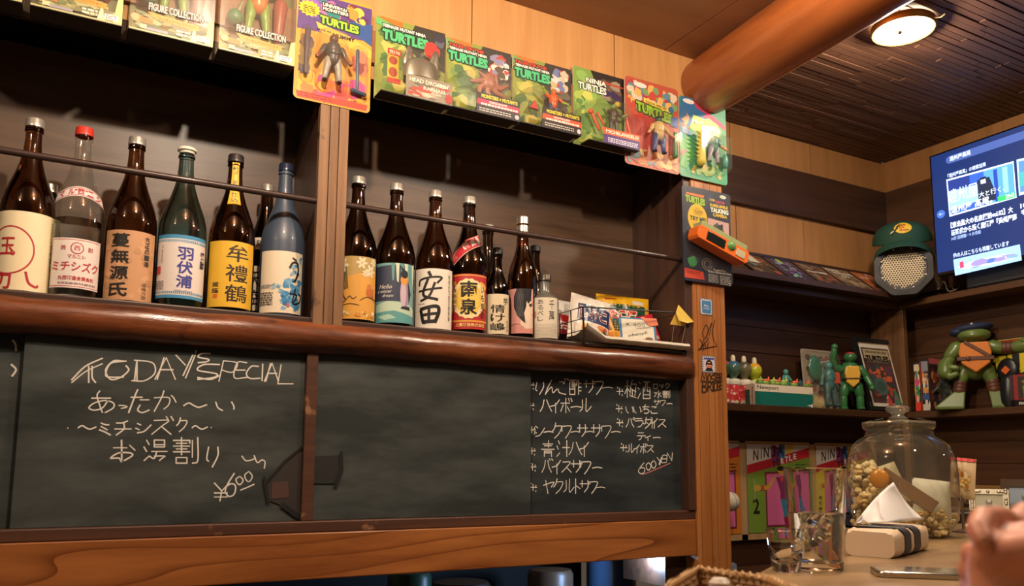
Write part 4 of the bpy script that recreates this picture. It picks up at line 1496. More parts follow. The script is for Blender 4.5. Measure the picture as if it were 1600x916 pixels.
MB().limb([(w * .26, -.02, h * .4), (w * .38, -.02, h * .22)], .005, 8).limb([(w * .36, -.02, h * .42), (w * .46, -.02, h * .3)], .004, 8).limb([(w * .86, -.02, h * .5), (w * .93, -.02, h * .25)], .004, 8).ball((w * .24, -.02, h * .42), .009).ball((w * .66, -.035, h * .56), .010, 1).build('toy_accessory', [mat('#d8582c', .4), mat('#c9a83a', .4)], t)

# pack 6 red comic card
t, w, h = card('red comic covered blister card with a green arched word and a dark hatted toy', (980, 121), (1065, 140), (973, 252), (1056, 274), 2.012)
p = Print(w, h)
p.poly('#b8563e', rounded(1, 1, .05))
p.blobs(['#c24a3e', '#d8c8b0', '#5f8a94', '#b83a4a', '#e0b060', '#7a9a6a', '#cf8a70', '#3e6a8a'], 110, 0, .60, 1, .99, .09, 91)
p.blobs(['#b86a3a', '#c98a52', '#9a4a30', '#d8a86a', '#5f7a8a'], 60, 0, .0, 1, .25, .10, 92)
p.poly('#b23a34', [(.06, .55), (.3, .6), (.75, .56), (.92, .5), (.9, .2), (.1, .2)])
p.poly('#e0cf5a', [(.34, .80), (.8, .74), (.8, .685), (.34, .75)]).text('#7a3a1a', 'TOON HEROES', .57, .745, .4, .03, rot=-.1, bold=.04)
p.poly('#d9546a', [(.3, .73), (.84, .66), (.84, .635), (.3, .70)])
p.text('#93bf35', 'TURTLES', .54, .655, .68, .115, bold=.06, outline=('#1f3a16', .004), skew=-.12)
p.oval('#e4ded4', .28, .93, .12, .03).rect('#3a5a9a', .84, .54, .98, .66)
p.build('printed_artwork', t, centre=(0, 0))
mb = MB(); mb.shell(rounded(w * .46, h * .52, .02, 4, w * .32, h * .13), .042, .86); mb.shell(rounded(w * .17, h * .46, .015, 4, w * .10, h * .08), .028, .8); mb.shell(rounded(w * .17, h * .46, .015, 4, w * .80, h * .1), .028, .8)
mb.build('blister', M['film'], t, recalc=False)
toy(t, (w * .54, -.02, h * .16), .125, '#b98a5e', '#c2a268', '#2f3a78', '#23222c', '#2b4a48', '#1a191c', ((-55, 10), (-40, -10)), (12, 12), fat=1.15)
MB().limb([(w * .89, -.01, h * .2), (w * .88, -.012, h * .45)], [.01, .006], 8).build('toy_accessory', mat('#3f7a52', .4), t)

# pack 7 green and blue card
t, w, h = card('green and blue blister card at the end of the row with a spiky yellow toy', (1065, 147), (1136, 172), (1058, 273), (1134, 290), 2.012)
p = Print(w, h)
p.poly('#3f8f6a', rounded(1, 1, .05)); p.poly('#3a6f9e', [(0, .75), (.05, 1), (.6, 1), (.6, .8), (.2, .6), (.0, .5)])
p.poly('#c7d86a', [(.22, .62), (.3, .8), (.55, .78), (.75, .84), (.86, .7), (.84, .6), (.5, .56)]).poly('#c23a5e', [(.3, .98), (.62, .9), (.62, .84), (.36, .9)]).poly('#c23a5e', [(.5, .8), (.62, .88), (.98, .76), (.98, .7), (.64, .8)])
p.blobs(['#c9a07a', '#4a6f9a', '#7a94b0', '#8a6a5a'], 16, .0, .5, .26, .85, .09, 95).text('#eef0d0', 'MUTANT', .52, .70, .5, .06, bold=.04, skew=-.08).oval('#e4dfd8', .2, .95, .12, .03)
p.poly('#4f9a4e', [(0, .45), (.2, .5), (.3, .3), (.12, .1), (0, .12)]).blobs(['#4d8a56', '#8fa85a', '#b8a45a'], 16, .2, .03, .95, .25, .1, 96).poly('#d2506a', [(.0, .3), (.15, .34), (.04, .24)])
p.build('printed_artwork', t, centre=(0, 0))
mb = MB(); mb.shell(rounded(w * .55, h * .58, .02, 4, w * .24, h * .10), .045, .86); mb.shell(rounded(w * .2, h * .5, .015, 4, w * .80, h * .12), .03, .8)
mb.build('blister', M['film'], t, recalc=False)
mb = MB()
mb.limb([(w * .36, -.02, h * .2), (w * .38, -.022, h * .55)], [.016, .010], 10)
for k in range(7):
    mb.limb([(w * .36, -.022, h * (.24 + .05 * k)), (w * .24, -.024, h * (.25 + .052 * k))], [.007, .001], 6)
mb.build('toy_accessory', mat('#cdbb48', .4), t)
toy(t, (w * .62, -.022, h * .20), .115, '#b98a58', '#4a7a72', '#8c8794', '#5a5a4a', '#b98a58', None, ((-20, 50), (-60, 20)), (20, 10), fat=1.1)
MB().ball((w * .9, -.014, h * .28), (.012, .010, .026)).build('toy_accessory', mat('#2f8a80', .35), t)

# camera card on the post
Yc = 2.012
t = thing('camera_blister_pack', 'navy carded toy camera with orange body hung on the post', 'toy package', (1.70, Yc, 1.63))
a, b, c = PY(1074, 441, Yc), PY(1150, 447, Yc), PY(1059, 287, Yc)
d_ = PY(1134, 303, Yc)
x0, w, z0 = (a.x + c.x) / 2, ((b.x + d_.x) - (a.x + c.x)) / 2, (a.z + b.z) / 2
h = (c.z + d_.z) / 2 - z0
t.location = (x0, Yc, z0)
MB().prism(rounded(w, h, .012), 0, .0035).build('backing_card', mat('#20273c', .45), t)
p = Print(w, h)
p.poly('#252c44', rounded(1, 1, .05))
p.blobs(['#31395a', '#1d2338'], 20, .02, .02, .98, .98, .1, 99)
p.poly('#e0703a', [(.08, .93), (.46, .93), (.44, .90), (.1, .90)]).text('#9cc23e', 'TURTLES', .27, .86, .4, .075, bold=.06, outline=('#1f3516', .003), skew=-.05)
p.oval('#e3b62c', .31, .67, .2, .155).poly('#e3b62c', [(.2, .56), (.36, .53), (.25, .44)])
p.text('#2b2a20', "I'M A", .31, .775, .1, .02).text('#2b2a20', 'TALKING', .32, .745, .2, .032, bold=.02).text('#2b2a20', 'CAMERA', .32, .715, .16, .02).text('#1f4a3a', 'TRY ME!', .32, .665, .34, .05, bold=.05).text('#8a3a20', '"COWABUNGA', .32, .61, .26, .026).text('#8a3a20', 'SMILE"', .33, .575, .17, .026)
p.text('#e8c53c', '110', .62, .90, .1, .028, bold=.04).text('#d84a6a', 'TURTLES', .78, .89, .2, .025, bold=.04).text('#e8c53c', 'SURE-SMILE', .76, .845, .38, .034, bold=.04).text('#f2eee4', 'TALKING', .77, .795, .38, .05, bold=.05).text('#e8c53c', 'CAMERA', .78, .745, .3, .036, bold=.04).oval('#c9d0c0', .85, .955, .07, .02)
p.poly('#c9a0a0', [(.52, .70), (.96, .68), (.96, .50), (.52, .52)]).blobs(['#4a4a50', '#3a5a4a', '#2d2c33', '#5a6a5a'], 22, .58, .53, .9, .67, .06, 98)
p.text('#d87a9a', 'COLOR', .72, .47, .2, .035, bold=.04).text('#e4e0d8', 'FILM', .8, .43, .14, .03).rect('#c89aa8', .86, .43, .95, .49)
p.blobs(['#2f7a52', '#3f9a62', '#c84a32'], 14, .06, .14, .32, .28, .08, 97).ring('#8a8478', .48, .2, .1, .06, .003).ring('#8a8478', .48, .2, .06, .036, .003)
p.poly('#d8442e', [(.02, .13), (.4, .11), (.42, .03), (.02, .03)]).text('#4a1512', 'AUDIO TOY', .2, .09, .26, .03).text('#e8e4da', 'Pocket Fun', .74, .155, .26, .022).text('#e8e4da', 'Built-in Electronic Flash', .74, .13, .48, .022, bold=.02).smallprint('#d8d4ca', .5, .02, .7, .11, 6, 3, .4).smallprint('#d8d4ca', .74, .01, .96, .11, 6, 4, .4)
p.build('printed_artwork', t, centre=(0, 0))
MB().shell(rounded(w * .98, h * .99, .012, 4, w * .01, h * .005), .010, .97).build('blister', M['film'], t, recalc=False)
# the orange camera, slanting
cm = MB()
cm.prism(octo(.225, .046, .008, -.1125, -.023), -.06, -.012, 0)
cm.prism(octo(.205, .026, .004, -.102, .016), -.055, -.014, 1)
cm.span((-.075, -.0625, -.016), (.005, -.060, .014), 2); cm.span((.055, -.0625, -.014), (.095, -.060, .012), 3)
cm.ball((.032, -.052, .008), (.022, .018, .018), 4)
cm.build('toy_camera', [mat('#dd6a26', .35), mat('#8f9a6a', .4), mat('#1b1f1e', .2), mat('#b7ac8a', .3), mat('#5d8a4a', .4)], t, loc=(w * .56, -.004, h * .375), rot=(0, R(17), 0), bevel=.003)
# ================================================================== snack basket at the end of the bay
def pillow(w, h, t, n=14):
    """front and back of a filled snack bag, standing, origin bottom centre"""
    def bul(u, v):
        a = max(0, 1 - abs(2 * u - 1) ** 2.6) * max(0, 1 - abs(2 * v - 1) ** 3.2)
        return t / 2 * a ** .75
    mb = MB()
    for sg in (-1, 1):
        vs, fs = [], []
        for j in range(n + 1):
            for i in range(n + 1):
                u, v = i / n, j / n
                crk = .0016 * math.sin(23 * u + 9 * v) * (1 - abs(2 * u - 1)) 
                vs.append(((u - .5) * w, sg * (bul(u, v) + (crk if bul(u, v) > .003 else 0)), v * h))
        for j in range(n):
            for i in range(n):
                a = j * (n + 1) + i
                fs.append((a, a + 1, a + n + 2, a + n + 1))
        mb.add(vs, fs, 0, True)

    def warp(x, z, l):
        u, v = x / w + .5, z / h
        crk = .0016 * math.sin(23 * u + 9 * v) * (1 - abs(2 * u - 1))
        b = bul(u, v)
        return (x, -(b + (crk if b > .003 else 0)) - l * 1.2 - .0006, z)
    return mb, warp


def snack_bag(label, x, y, z, w, h, t, base, p, rot, group='snack bags in the wire basket'):
    o = thing('snack_bag', label, 'snack bag', (x, y, z), 0, group, rot=rot)
    mb, wp = pillow(w, h, t)
    mb.build('bag_body', mat(base, .28, coat=.3), o)
    p.build('printed_front', o, warp=wp, step=.008, vstep=.008, rough=.28)
    return o


bx0, bx1 = PY(911, 537, 2.03).x, 1.742
bz = 1.425
bt = thing('wire_basket', 'black wire basket lined with white paper holding snack bags', 'basket', ((bx0 + bx1) / 2, 2.12, bz), 0)
bo = bt.location.copy()
wire = mat('#221c18', .4, .3)
zt = bz + .105
zr = PY(1055, 488, 2.022).z
mb = MB()
loop = [(bx0 - .006, 2.022, zt), (bx1, 2.022, zr), (bx1, 2.22, zr), (bx0 - .004, 2.22, zt)]
mb.tube([Vector(q) - bo for q in loop], .0024, 8, closed=True); mb.build('rim_wire', wire, bt)
lob = [(bx0, 2.022, bz - .006), (bx1, 2.022, bz - .006), (bx1, 2.22, bz + .004), (bx0, 2.22, bz + .004)]
MB().tube([Vector(q) - bo for q in lob], .0024, 8, closed=True).build('base_wire', wire, bt)
for q0, q1 in ((loop[0], lob[0]), (loop[3], lob[3]), ((bx0 - .005, 2.09, zt), (bx0, 2.09, bz)), ((bx0 - .005, 2.155, zt), (bx0, 2.155, bz))):
    MB().tube([Vector(q0) - bo, Vector(q1) - bo], .002 if q0 != loop[0] else .003, 8).build('side_wire', wire, bt)
for zz in (.035, .07):
    MB().tube([Vector((bx0 - .003, 2.022, bz + zz)) - bo, Vector((bx0 - .003, 2.22, bz + zz)) - bo], .0015, 6).build('cross_wire', wire, bt)
for k in range(5):
    xx = bx0 + (bx1 - bx0) * (k + .5) / 5
    MB().tube([Vector((xx - .02, 2.016, bz - .004)) - bo, Vector((xx + .03, 2.2, bz - .004)) - bo], .0015, 6).build('base_wire', wire, bt)
# paper liner with curled front edge
mb = MB()
nx, prof = 18, [(2.21, .014), (2.15, .006), (2.08, .003), (2.03, .004), (2.018, .010), (2.010, .020), (2.006, .012), (2.012, .004), (2.022, .001)]
vs, fs = [], []
rg = random.Random(9)
for i in range(nx + 1):
    x = bx0 + .004 + (bx1 - bx0 + .012) * i / nx
    wv = rg.uniform(-.003, .003)
    for (yy, zz) in prof:
        lift = max(0, .045 * (1 - i / 3.0)) if i < 3 else 0
        vs.append(Vector((x, yy + wv, bz + .001 + zz + wv * .4 + lift * (0.5 if yy > 2.03 else .8))) - bo)
for i in range(nx):
    for j in range(len(prof) - 1):
        a = i * len(prof) + j
        fs.append((a, a + 1, a + len(prof) + 1, a + len(prof)))
mb.add(vs, fs, 0, True)
mb.build('paper_liner', mat('#cfc8b8', .7), bt, label='white crumpled paper liner')

# bags
p = Print(.17, .16)
p.rect('#b62026', 0, 0, 1, 1).rect('#c9c4bd', 0, .62, 1, 1).rect('#1d1a22', 0, 0, 1, .22).poly('#d84a58', [(.1, .2), (.5, .3), (.9, .24), (.9, .2)]).smallprint('#e8e0d8', .1, .3, .9, .5, 3, 3, .5)
snack_bag('red and silver snack bag at the near corner of the wire basket', 1.385, 2.185, bz + .009, .17, .16, .04, '#b62026', p, (R(-14), R(6), R(-8)))
p = Print(.14, .165)
p.rect('#d9d3c6', 0, 0, 1, 1).rect('#24305e', .16, .42, 1, .78)
p.text('#e8e2d8', 'しみこ', .55, .60, .72, .26, bold=.10).text('#6a2428', 'しみこ', .55, .60, .70, .24, bold=.04)
p.blobs(['#d8a83c', '#e0bc60', '#c98c30'], 14, .25, .12, .6, .42, .1, 101).poly('#e0b84a', [(.5, .4), (.8, .1), (.55, .12)]).blobs(['#6a5a44', '#c8603a', '#d88a4a', '#3a3a34'], 22, .55, .1, 1, .42, .09, 102)
snack_bag('white snack bag with big dark characters on a blue band', 1.432, 2.115, bz + .009, .140, .165, .036, '#d9d3c6', p, (R(-14), R(12), R(-10)))
p = Print(.10, .16)
p.rect('#e0a02c', 0, 0, 1, 1).blobs(['#d8642a', '#c8402a', '#e8b84a', '#e07a30'], 40, .1, .05, .95, .95, .13, 103).poly('#e8c04a', [(0, 0), (.14, 0), (.10, 1), (0, 1)]).poly('#7a3a2a', [(.45, .5), (.8, .55), (.9, .3), (.6, .28)])
snack_bag('narrow orange snack bag squeezed between the white bag and the yellow bag', 1.515, 2.135, bz + .009, .10, .16, .028, '#e0a02c', p, (R(-12), R(-16), R(-22)))
p = Print(.19, .19)
p.rect('#e9b51f', 0, 0, 1, 1).poly('#1f4a38', [(.10, .74), (.9, .74), (.92, .42), (.55, .46), (.3, .22), (.16, .40)]).rect('#1f4a38', .12, .72, .9, .82).text('#e9c83a', 'ポテトスナック', .5, .80, .6, .045, bold=.03)
p.text('#efe7d5', 'たこ焼', .46, .62, .56, .22, bold=.13).text('#d63a28', 'たこ焼', .46, .62, .54, .20, bold=.05)
p.rect('#b8402a', .14, .90, .36, .925).rect('#d8d4c8', .66, .84, .88, .91).blobs(['#d98a2c', '#e8a63c', '#c96a28'], 18, .1, .08, .7, .36, .12, 104)
snack_bag('yellow snack bag with green panel and red characters, tallest in the basket', 1.617, 2.175, bz + .009, .19, .19, .042, '#e9b51f', p, (R(-8), R(3), R(-14)))
p = Print(.11, .12)
p.rect('#c8283a', 0, 0, 1, 1).blobs(['#d8444a', '#e0b880', '#b01f30', '#d87a5a', '#e8d0b0'], 46, .02, .02, .98, .98, .12, 105).rect('#a8142a', .3, .1, .5, .9)
snack_bag('crimson snack bag behind the handwritten price card', 1.685, 2.125, bz + .009, .11, .12, .028, '#c8283a', p, (R(-12), R(-14), R(-10)))
# price card
a, b = PY(968, 533, 2.07), PY(1013, 486, 2.07)
t = thing('price_card', 'handwritten price card with blue border leaning on the snack bags', 'price card', (a.x, 2.062, bz + .008), 0, rot=(R(-10), 0, R(-10)))
w, h = b.x - a.x + .012, .092
MB().prism([(0, 0), (w, 0), (w, h), (0, h)], -.0012, 0).build('card', mat('#dcd8c6', .6), t)
p = Print(w, h)
p.rect('#3a78b0', 0, 0, 1, 1).rect('#ddd9c8', .06, .06, .94, .95)
for gl, x, y, gw, gh in (('¥', .22, .76, .1, .12), ('9', .42, .72, .09, .13), ('0', .54, .74, .1, .12), ('0', .66, .75, .1, .12)):
    for st in G[gl].split('/'):
        pts = [(x + (int(q[0]) - 4.5) / 9 * gw, y - (int(q[1]) - 4.5) / 9 * gh) for q in st.lstrip('~').split()]
        p.line('#33302c', pts, .0012, st.startswith('~'))
p.line('#33302c', [(.45, .62), (.62, .64), (.85, .68)], .001, True)
p.text('#33302c', 'obanyli', .48, .40, .56, .13, rot=.2, shear=.2)
p.oval('#c99a80', .78, .18, .1, .11).oval('#7a5a4a', .78, .24, .11, .07).line('#5a463c', [(.62, .1), (.72, .2), (.6, .24)], .001)
p.build('handwriting', t, loc=(0, -.0013, 0), centre=(0, 0))
mb = MB(); mb.add([(w * .62, -.002, h * 1.02), (w * 1.05, -.002, h * 1.03), (w * 1.08, -.003, h * .78), (w * .92, -.0045, h * .72), (w * .80, -.004, h * .74)], [(0, 1, 2, 3, 4)]); mb.build('folded_corner_tag', mat('#d97a58', .6), t)
# yellow folded paper clipped on the rim
q = PY(1062, 495, 2.016)
t = thing('folded_paper', 'yellow folded paper slips hanging on the basket wire beside the post', 'paper slip', (q.x, 2.016, q.z))
def PP(px, py, dy=0): return PY(px, py, 2.016 + dy) - Vector((q.x, 2.016, q.z))
mb = MB(); mb.add([PP(1060, 476), PP(1067, 484), PP(1084, 503), PP(1074, 505, -.008), PP(1061, 501, -.010), PP(1056, 488, -.005)], [(0, 1, 2, 5), (2, 3, 4, 5)], 0, False)
mb.build('front_slip', mat('#e2c052', .6), t, recalc=False)
mb = MB(); mb.add([PP(1056, 488, .004), PP(1061, 500, .004), PP(1073, 505, .005), PP(1071, 510, .004), PP(1047, 507, .004)], [(0, 1, 2, 3, 4)]); mb.build('back_slip', mat('#d8b24a', .6), t, recalc=False)
for x0_, y0_, x1_, y1_ in ((1053, 509, 1049, 540), (1071, 510, 1063, 548)):
    MB().tube([PP(x0_, y0_, .004), PP(x1_, y1_, .01)], .0007, 5).build('thread', mat('#8a8478', .6), t)

# ================================================================== shelving of the side section
YF, XF, ZS, ZU = 2.17, 3.05, 1.279, 1.738   # shelf fronts, lower and upper shelf tops
sh = thing('wall_shelving', 'dark wooden corner shelving with two shelf levels along both walls', 'shelving', (2.5, 2.25, ZS))
so = Vector((2.5, 2.25, ZS))
def sspan(mb, a, b, m=0): return mb.span(Vector(a) - so, Vector(b) - so, m)
sspan(mb := MB(), (1.927, YF, ZS - .026), (XT - .006, YR - .006, ZS)); mb.build('back_shelf', M['shelf'], sh, bevel=.002)
sspan(mb := MB(), (XF, -1.5, ZS - .026), (XT - .006, YF - .001, ZS)); mb.build('side_shelf', M['shelfy'], sh, bevel=.002)
sspan(mb := MB(), (1.927, YF, ZU - .026), (XT - .022, YR - .032, ZU)); mb.build('back_shelf', M['shelf'], sh, bevel=.002)
sspan(mb := MB(), (XF - .02, -1.5, ZU - .026), (XT - .022, YF - .001, ZU)); mb.build('side_shelf', M['shelfy'], sh, bevel=.002)
sspan(mb := MB(), (XF - .002, YF - .008, ZS), (XF + .022, YF + .02, ZU - .026)); sspan(mb, (XF + .0, YF, ZS), (XF + .02, YR - .007, ZU - .026))
mb.build('corner_upright', M['shelfv'], sh, bevel=.002)
sspan(mb := MB(), (XF - .002, YF - .008, .905), (XF + .022, YF + .02, ZS - .026)); mb.build('corner_upright', M['shelfv'], sh, bevel=.002)

# slanted record of discs: display ledge with five cases leaning back
tl, bl = PY(1157, 398, 2.30), None
dr = thing('disc_rack', 'slanted dark wooden display ledge holding disc cases under the wall panels', 'display rack', (2.62, 2.2, ZU + .001))
dro = Vector((2.62, 2.2, ZU + .001))
xa, xb = 2.02, 3.03
mb = MB()
mb.span(Vector((xa, 2.120, ZU + .001)) - dro, Vector((xb, 2.136, ZU + .022)) - dro, 0)
mb.add([Vector(v) - dro for v in ((xa, 2.136, ZU + .001), (xb, 2.136, ZU + .001), (xb, 2.29, ZU + .001), (xa, 2.29, ZU + .001), (xa, 2.136, ZU + .012), (xb, 2.136, ZU + .012), (xb, 2.29, ZU + .135), (xa, 2.29, ZU + .135))], [(0, 1, 2, 3), (4, 7, 6, 5), (0, 4, 5, 1), (1, 5, 6, 2), (2, 6, 7, 3), (3, 7, 4, 0)], 0)
mb.span(Vector((xa, 2.288, ZU + .001)) - dro, Vector((xb + .004, 2.297, ZU + .150)) - dro, 0)
mb.add([Vector(v) - dro for v in ((xb - .008, 2.124, ZU + .02), (xb + .004, 2.124, ZU + .02), (xb + .004, 2.29, ZU + .150), (xb - .008, 2.29, ZU + .150), (xb - .008, 2.29, ZU + .128), (xb + .004, 2.29, ZU + .128))], [(0, 1, 2, 3), (0, 3, 4), (1, 5, 2), (0, 4, 5, 1)], 0)
mb.build('ledge', M['dark'], dr)
ang = math.atan2(.123, .154)
def disc(label, x, w, h, base, fn):
    t = thing('disc_case', label, 'disc case', (x, 2.141, ZU + .0185), 0, 'disc cases on the slanted ledge', rot=(-(PI / 2 - ang), 0, 0))
    MB().prism([(0, 0), (w, 0), (w, h), (0, h)], -.004, 0).build('case', mat('#16161a', .25), t)
    p = Print(w - .006, h - .006); p.rect(base, 0, 0, 1, 1); fn(p)
    p.build('cover', t, loc=(.003, -.0042, .003), centre=(0, 0), rough=.2)
disc('dark disc case with a pale square sticker', 2.20, .165, .19, '#23282a', lambda p: p.blobs(['#3a6a6a', '#2e3a34', '#6a5a4a', '#8a3a3a'], 22, 0, 0, 1, 1, .14, 111).rect('#b9bda8', .3, .55, .62, .92).poly('#4a8a84', [(.05, .9), (.2, .95), (.25, .5), (.08, .45)]))
disc('navy disc case with ornate blue and green artwork', 2.372, .155, .19, '#1b2140', lambda p: p.blobs(['#3a4a8a', '#5a6aa8', '#2a2a5a', '#6a9a7a', '#7aa0c0', '#6a3a6a'], 50, .15, .05, .85, .95, .1, 112).rect('#8fa84a', .4, .75, .55, .95))
disc('grey brown disc case with a white title band', 2.535, .16, .19, '#4a4038', lambda p: p.blobs(['#6a5a4e', '#3a302c', '#7a6a60', '#8a4a40'], 30, 0, 0, 1, 1, .14, 113).rect('#c9c2b8', .12, .52, .85, .60).text('#3a2a26', 'FIRST', .4, .56, .4, .05, bold=.03))
disc('tan disc case with large white words', 2.702, .165, .19, '#7a6450', lambda p: p.blobs(['#927a62', '#6a5442', '#a08a70', '#5a4a3c'], 26, 0, 0, 1, .6, .14, 114).text('#ded4c4', 'ONCE', .3, .86, .5, .1, bold=.05).text('#ded4c4', 'WALKED', .55, .73, .76, .1, bold=.05).text('#ded4c4', 'DO', .5, .58, .3, .1, bold=.05))
disc('orange and white disc case at the end of the slanted ledge', 2.877, .145, .19, '#b8623c', lambda p: p.blobs(['#c97a50', '#d8c0a0', '#a04a30', '#e0d4c0'], 26, 0, 0, 1, 1, .14, 115).poly('#2f3a34', [(.3, .2), (.5, .75), (.6, .2)]).poly('#243030', [(.62, .3), (.75, .65), (.9, .3)]))

# ---- candy jars
CG = 'candy jars with round toppers'
for px, tc, hc, lab in ((1130, '#2e5a3c', '#a84a3a', 'candy jar with a green and red topper half hidden by the post'), (1146, '#4a6a58', '#3a6a8a', 'candy jar with a blue green round topper'), (1163, '#6f6a48', '#5a5648', 'candy jar with an olive round topper'), (1183, '#b8c22a', '#e0a82a', 'candy jar with a yellow green topper behind the long white carton')):
    q = PY(px, 600, 2.278)
    t = thing('candy_jar', lab, 'candy jar', (q.x, 2.278 + (.012 if px > 1175 else 0), ZS + .0006), face_cam((q.x, 2.278)), CG)
    MB().lathe([(0, 0), (.023, 0), (.0255, .003), (.0255, .07), (.022, .078), (0, .078)], 28).build('jar_body', mat('#c8383a', .2, coat=.5), t)
    pr = Print(.06, .06); pr.blobs(['#d8504a', '#b02a30', '#e8c8c0', '#d86a60'], 26, 0, 0, 1, 1, .14, 120 + px).blobs(['#6a8a4a', '#8aa85a', '#e8e4d8'], 10, .1, 0, .9, .25, .12, px)
    pr.build('label', t, warp=cyl(.0258, .006), step=.004)
    mb = MB().lathe([(0, .078), (.024, .078), (.0252, .081), (.0252, .097), (.023, .100), (0, .100)], 36); mb.build('lid', mat('#e4dccb', .5), t)
    MB().lathe([(0, .100), (.017, .100), (.013, .106), (.016, .112), (.0255, .124), (.029, .138), (.027, .152), (.019, .164), (.010, .169), (0, .170)], 28, mats=[0, 0, 0, 0, 0, 0, 1, 1, 1]).build('topper', [mat(tc, .3, coat=.4), mat(hc, .3, coat=.4)], t)
    MB().lathe([(0, .166), (.0095, .167), (.009, .183), (.006, .191), (0, .193)], 18).build('nozzle', mat('#eadfbe', .5), t)

# ---- long white carton with tiny toys on top
a, b = PY(1180, 632, 2.205), PY(1271, 637, 2.205)
cw, ch, cd = b.x - a.x, .080, .045
t = thing('carton', 'long white and teal cardboard carton lying on the lower shelf', 'carton', (a.x, 2.205, ZS + .0006))
MB().span((0, 0, 0), (cw, cd, ch)).build('box', mat('#ded3bd', .45), t, bevel=.001)
p = Print(cw, ch)
p.rect('#e0d5bf', 0, 0, 1, 1).rect('#12695f', .0, .0, 1, .66).text('#2a2f38', 'Newport', .22, .83, .36, .23, bold=.015).poly('#e6e0d2', [(.88, .12), (.95, .14), (.985, .22), (.99, 0), (.965, 0), (.95, .08)]).smallprint('#8a8478', .94, .70, .98, .74, 1)
p.build('printed_front', t, loc=(0, -.0002, 0), centre=(0, 0))
p = Print(cd, ch)
p.rect('#e0d5bf', 0, 0, 1, 1).rect('#12695f', 0, 0, .45, .75).text('#2a2f38', 'Newport', .72, .45, .8 * ch / cd, .26 * cd / ch * 1.0, rot=-PI / 2, bold=.015)
p.build('printed_end', t, loc=(-.0002, cd, 0), rot=(0, 0, -PI / 2), centre=(0, 0))
rg = random.Random(17)
tz = ZS + .0006 + ch + .0004
tiny = [(1186, 'g'), (1197, 'o'), (1207, 'g'), (1213, 'o'), (1222, 'g'), (1229, 'b'), (1240, 'o'), (1250, 'k'), (1261, 'o')]
TG = 'tiny toys on the long carton'
tl_ = ['tiny green toy at the near end of the white carton', 'tiny orange topped toy beside the near end of the white carton', 'tiny lime green toy between two orange ones on the carton', 'tiny red orange toy with raised arm on the carton', 'tiny pale green toy just before the standing teal toy', 'tiny standing teal toy, tallest on the white carton', 'tiny orange toy just past the standing teal toy', 'tiny dark blue toy on the white carton', 'tiny orange and green toy at the far end of the carton']
for (px, k), lb in zip(tiny, tl_):
    q = PY(px, 590, 2.228)
    t = thing('tiny_toy', lb, 'toy', (q.x, 2.228 + rg.uniform(-.006, .006), tz), rg.uniform(-.6, .6), TG)
    if k == 'b':
        mb = MB(); mb.limb([(0, 0, .008), (0, 0, .035)], [.012, .010], 12).ball((0, 0, .055), (.010, .010, .012)).limb([(-.008, 0, .04), (-.016, -.004, .02)], .005, 8).limb([(.008, 0, .04), (.018, -.004, .025)], .005, 8).ball((0, 0, .004), (.014, .012, .004))
        mb.build('figure', mat('#4a8a80', .35), t)
    else:
        c1 = {'g': '#7aa84a', 'o': '#7aa04a', 'k': '#3a5a5a'}[k]
        c2 = {'g': '#a8b85a', 'o': '#d8623a', 'k': '#2a4a6a'}[k]
        mb = MB(); mb.ball((0, 0, .009), (.017, .013, .009), 0).ball((0, -.002, .017), (.012, .010, .007), 1).ball((.010, -.006, .019), (.006, .006, .006), 1).limb([(-.012, 0, .010), (-.020, -.006, .014)], .004, 8, 0).limb([(.010, 0, .02), (.016, 0, .030)], .003, 8, 1)
        mb.build('figure', [mat(c1, .35), mat(c2, .35)], t)

# ---- clear clamshell with teal toy
a, b = PY(1262, 640, 2.255), PY(1318, 641, 2.255)
t = thing('clamshell_pack', 'clear clamshell pack of teal toy parts on a photo card', 'toy package', (a.x, 2.262, ZS + .0006), rot=(R(-4), 0, 0))
w = b.x - a.x - .004; h = .245
MB().prism(rounded(w, h, .012), 0, .003).build('backing_card', mat('#b0a594', .5), t)
p = Print(w, h); p.poly('#9a8c7a', rounded(1, 1, .05)); p.blobs(['#b5a590', '#7a6a5c', '#5a4c44', '#8a5a4a', '#c9bca8', '#a08a6a'], 60, .02, .02, .98, .98, .12, 131).blobs(['#c9b07a', '#d8c08a'], 8, .05, .02, .55, .25, .16, 132).line('#d8d4cc', [(.3, .92), (.5, .8), (.9, .86)], .003, True)
p.build('printed_artwork', t, centre=(0, 0))
MB().shell(rounded(w * .96, h * .95, .02, 4, w * .02, h * .025), .034, .86).build('blister', M['film'], t, recalc=False)
toy(t, (w * .62, -.018, h * .05), .185, '#3f6f6c', '#3a6a66', '#3a6266', '#35585c', '#4a827c', None, ((-58, 10), (-60, 5)), (6, 10), fat=1.0)
MB().ball((w * .27, -.016, h * .68), (.036, .012, .052)).build('toy_shield', mat('#2f6f58', .25, coat=.4), t)
MB().prism(octo(.04, .045, .004, -.02, 0), -.004, .002).build('toy_accessory', mat('#c0523e', .4), t, loc=(w * .72, -.036, h * .43))

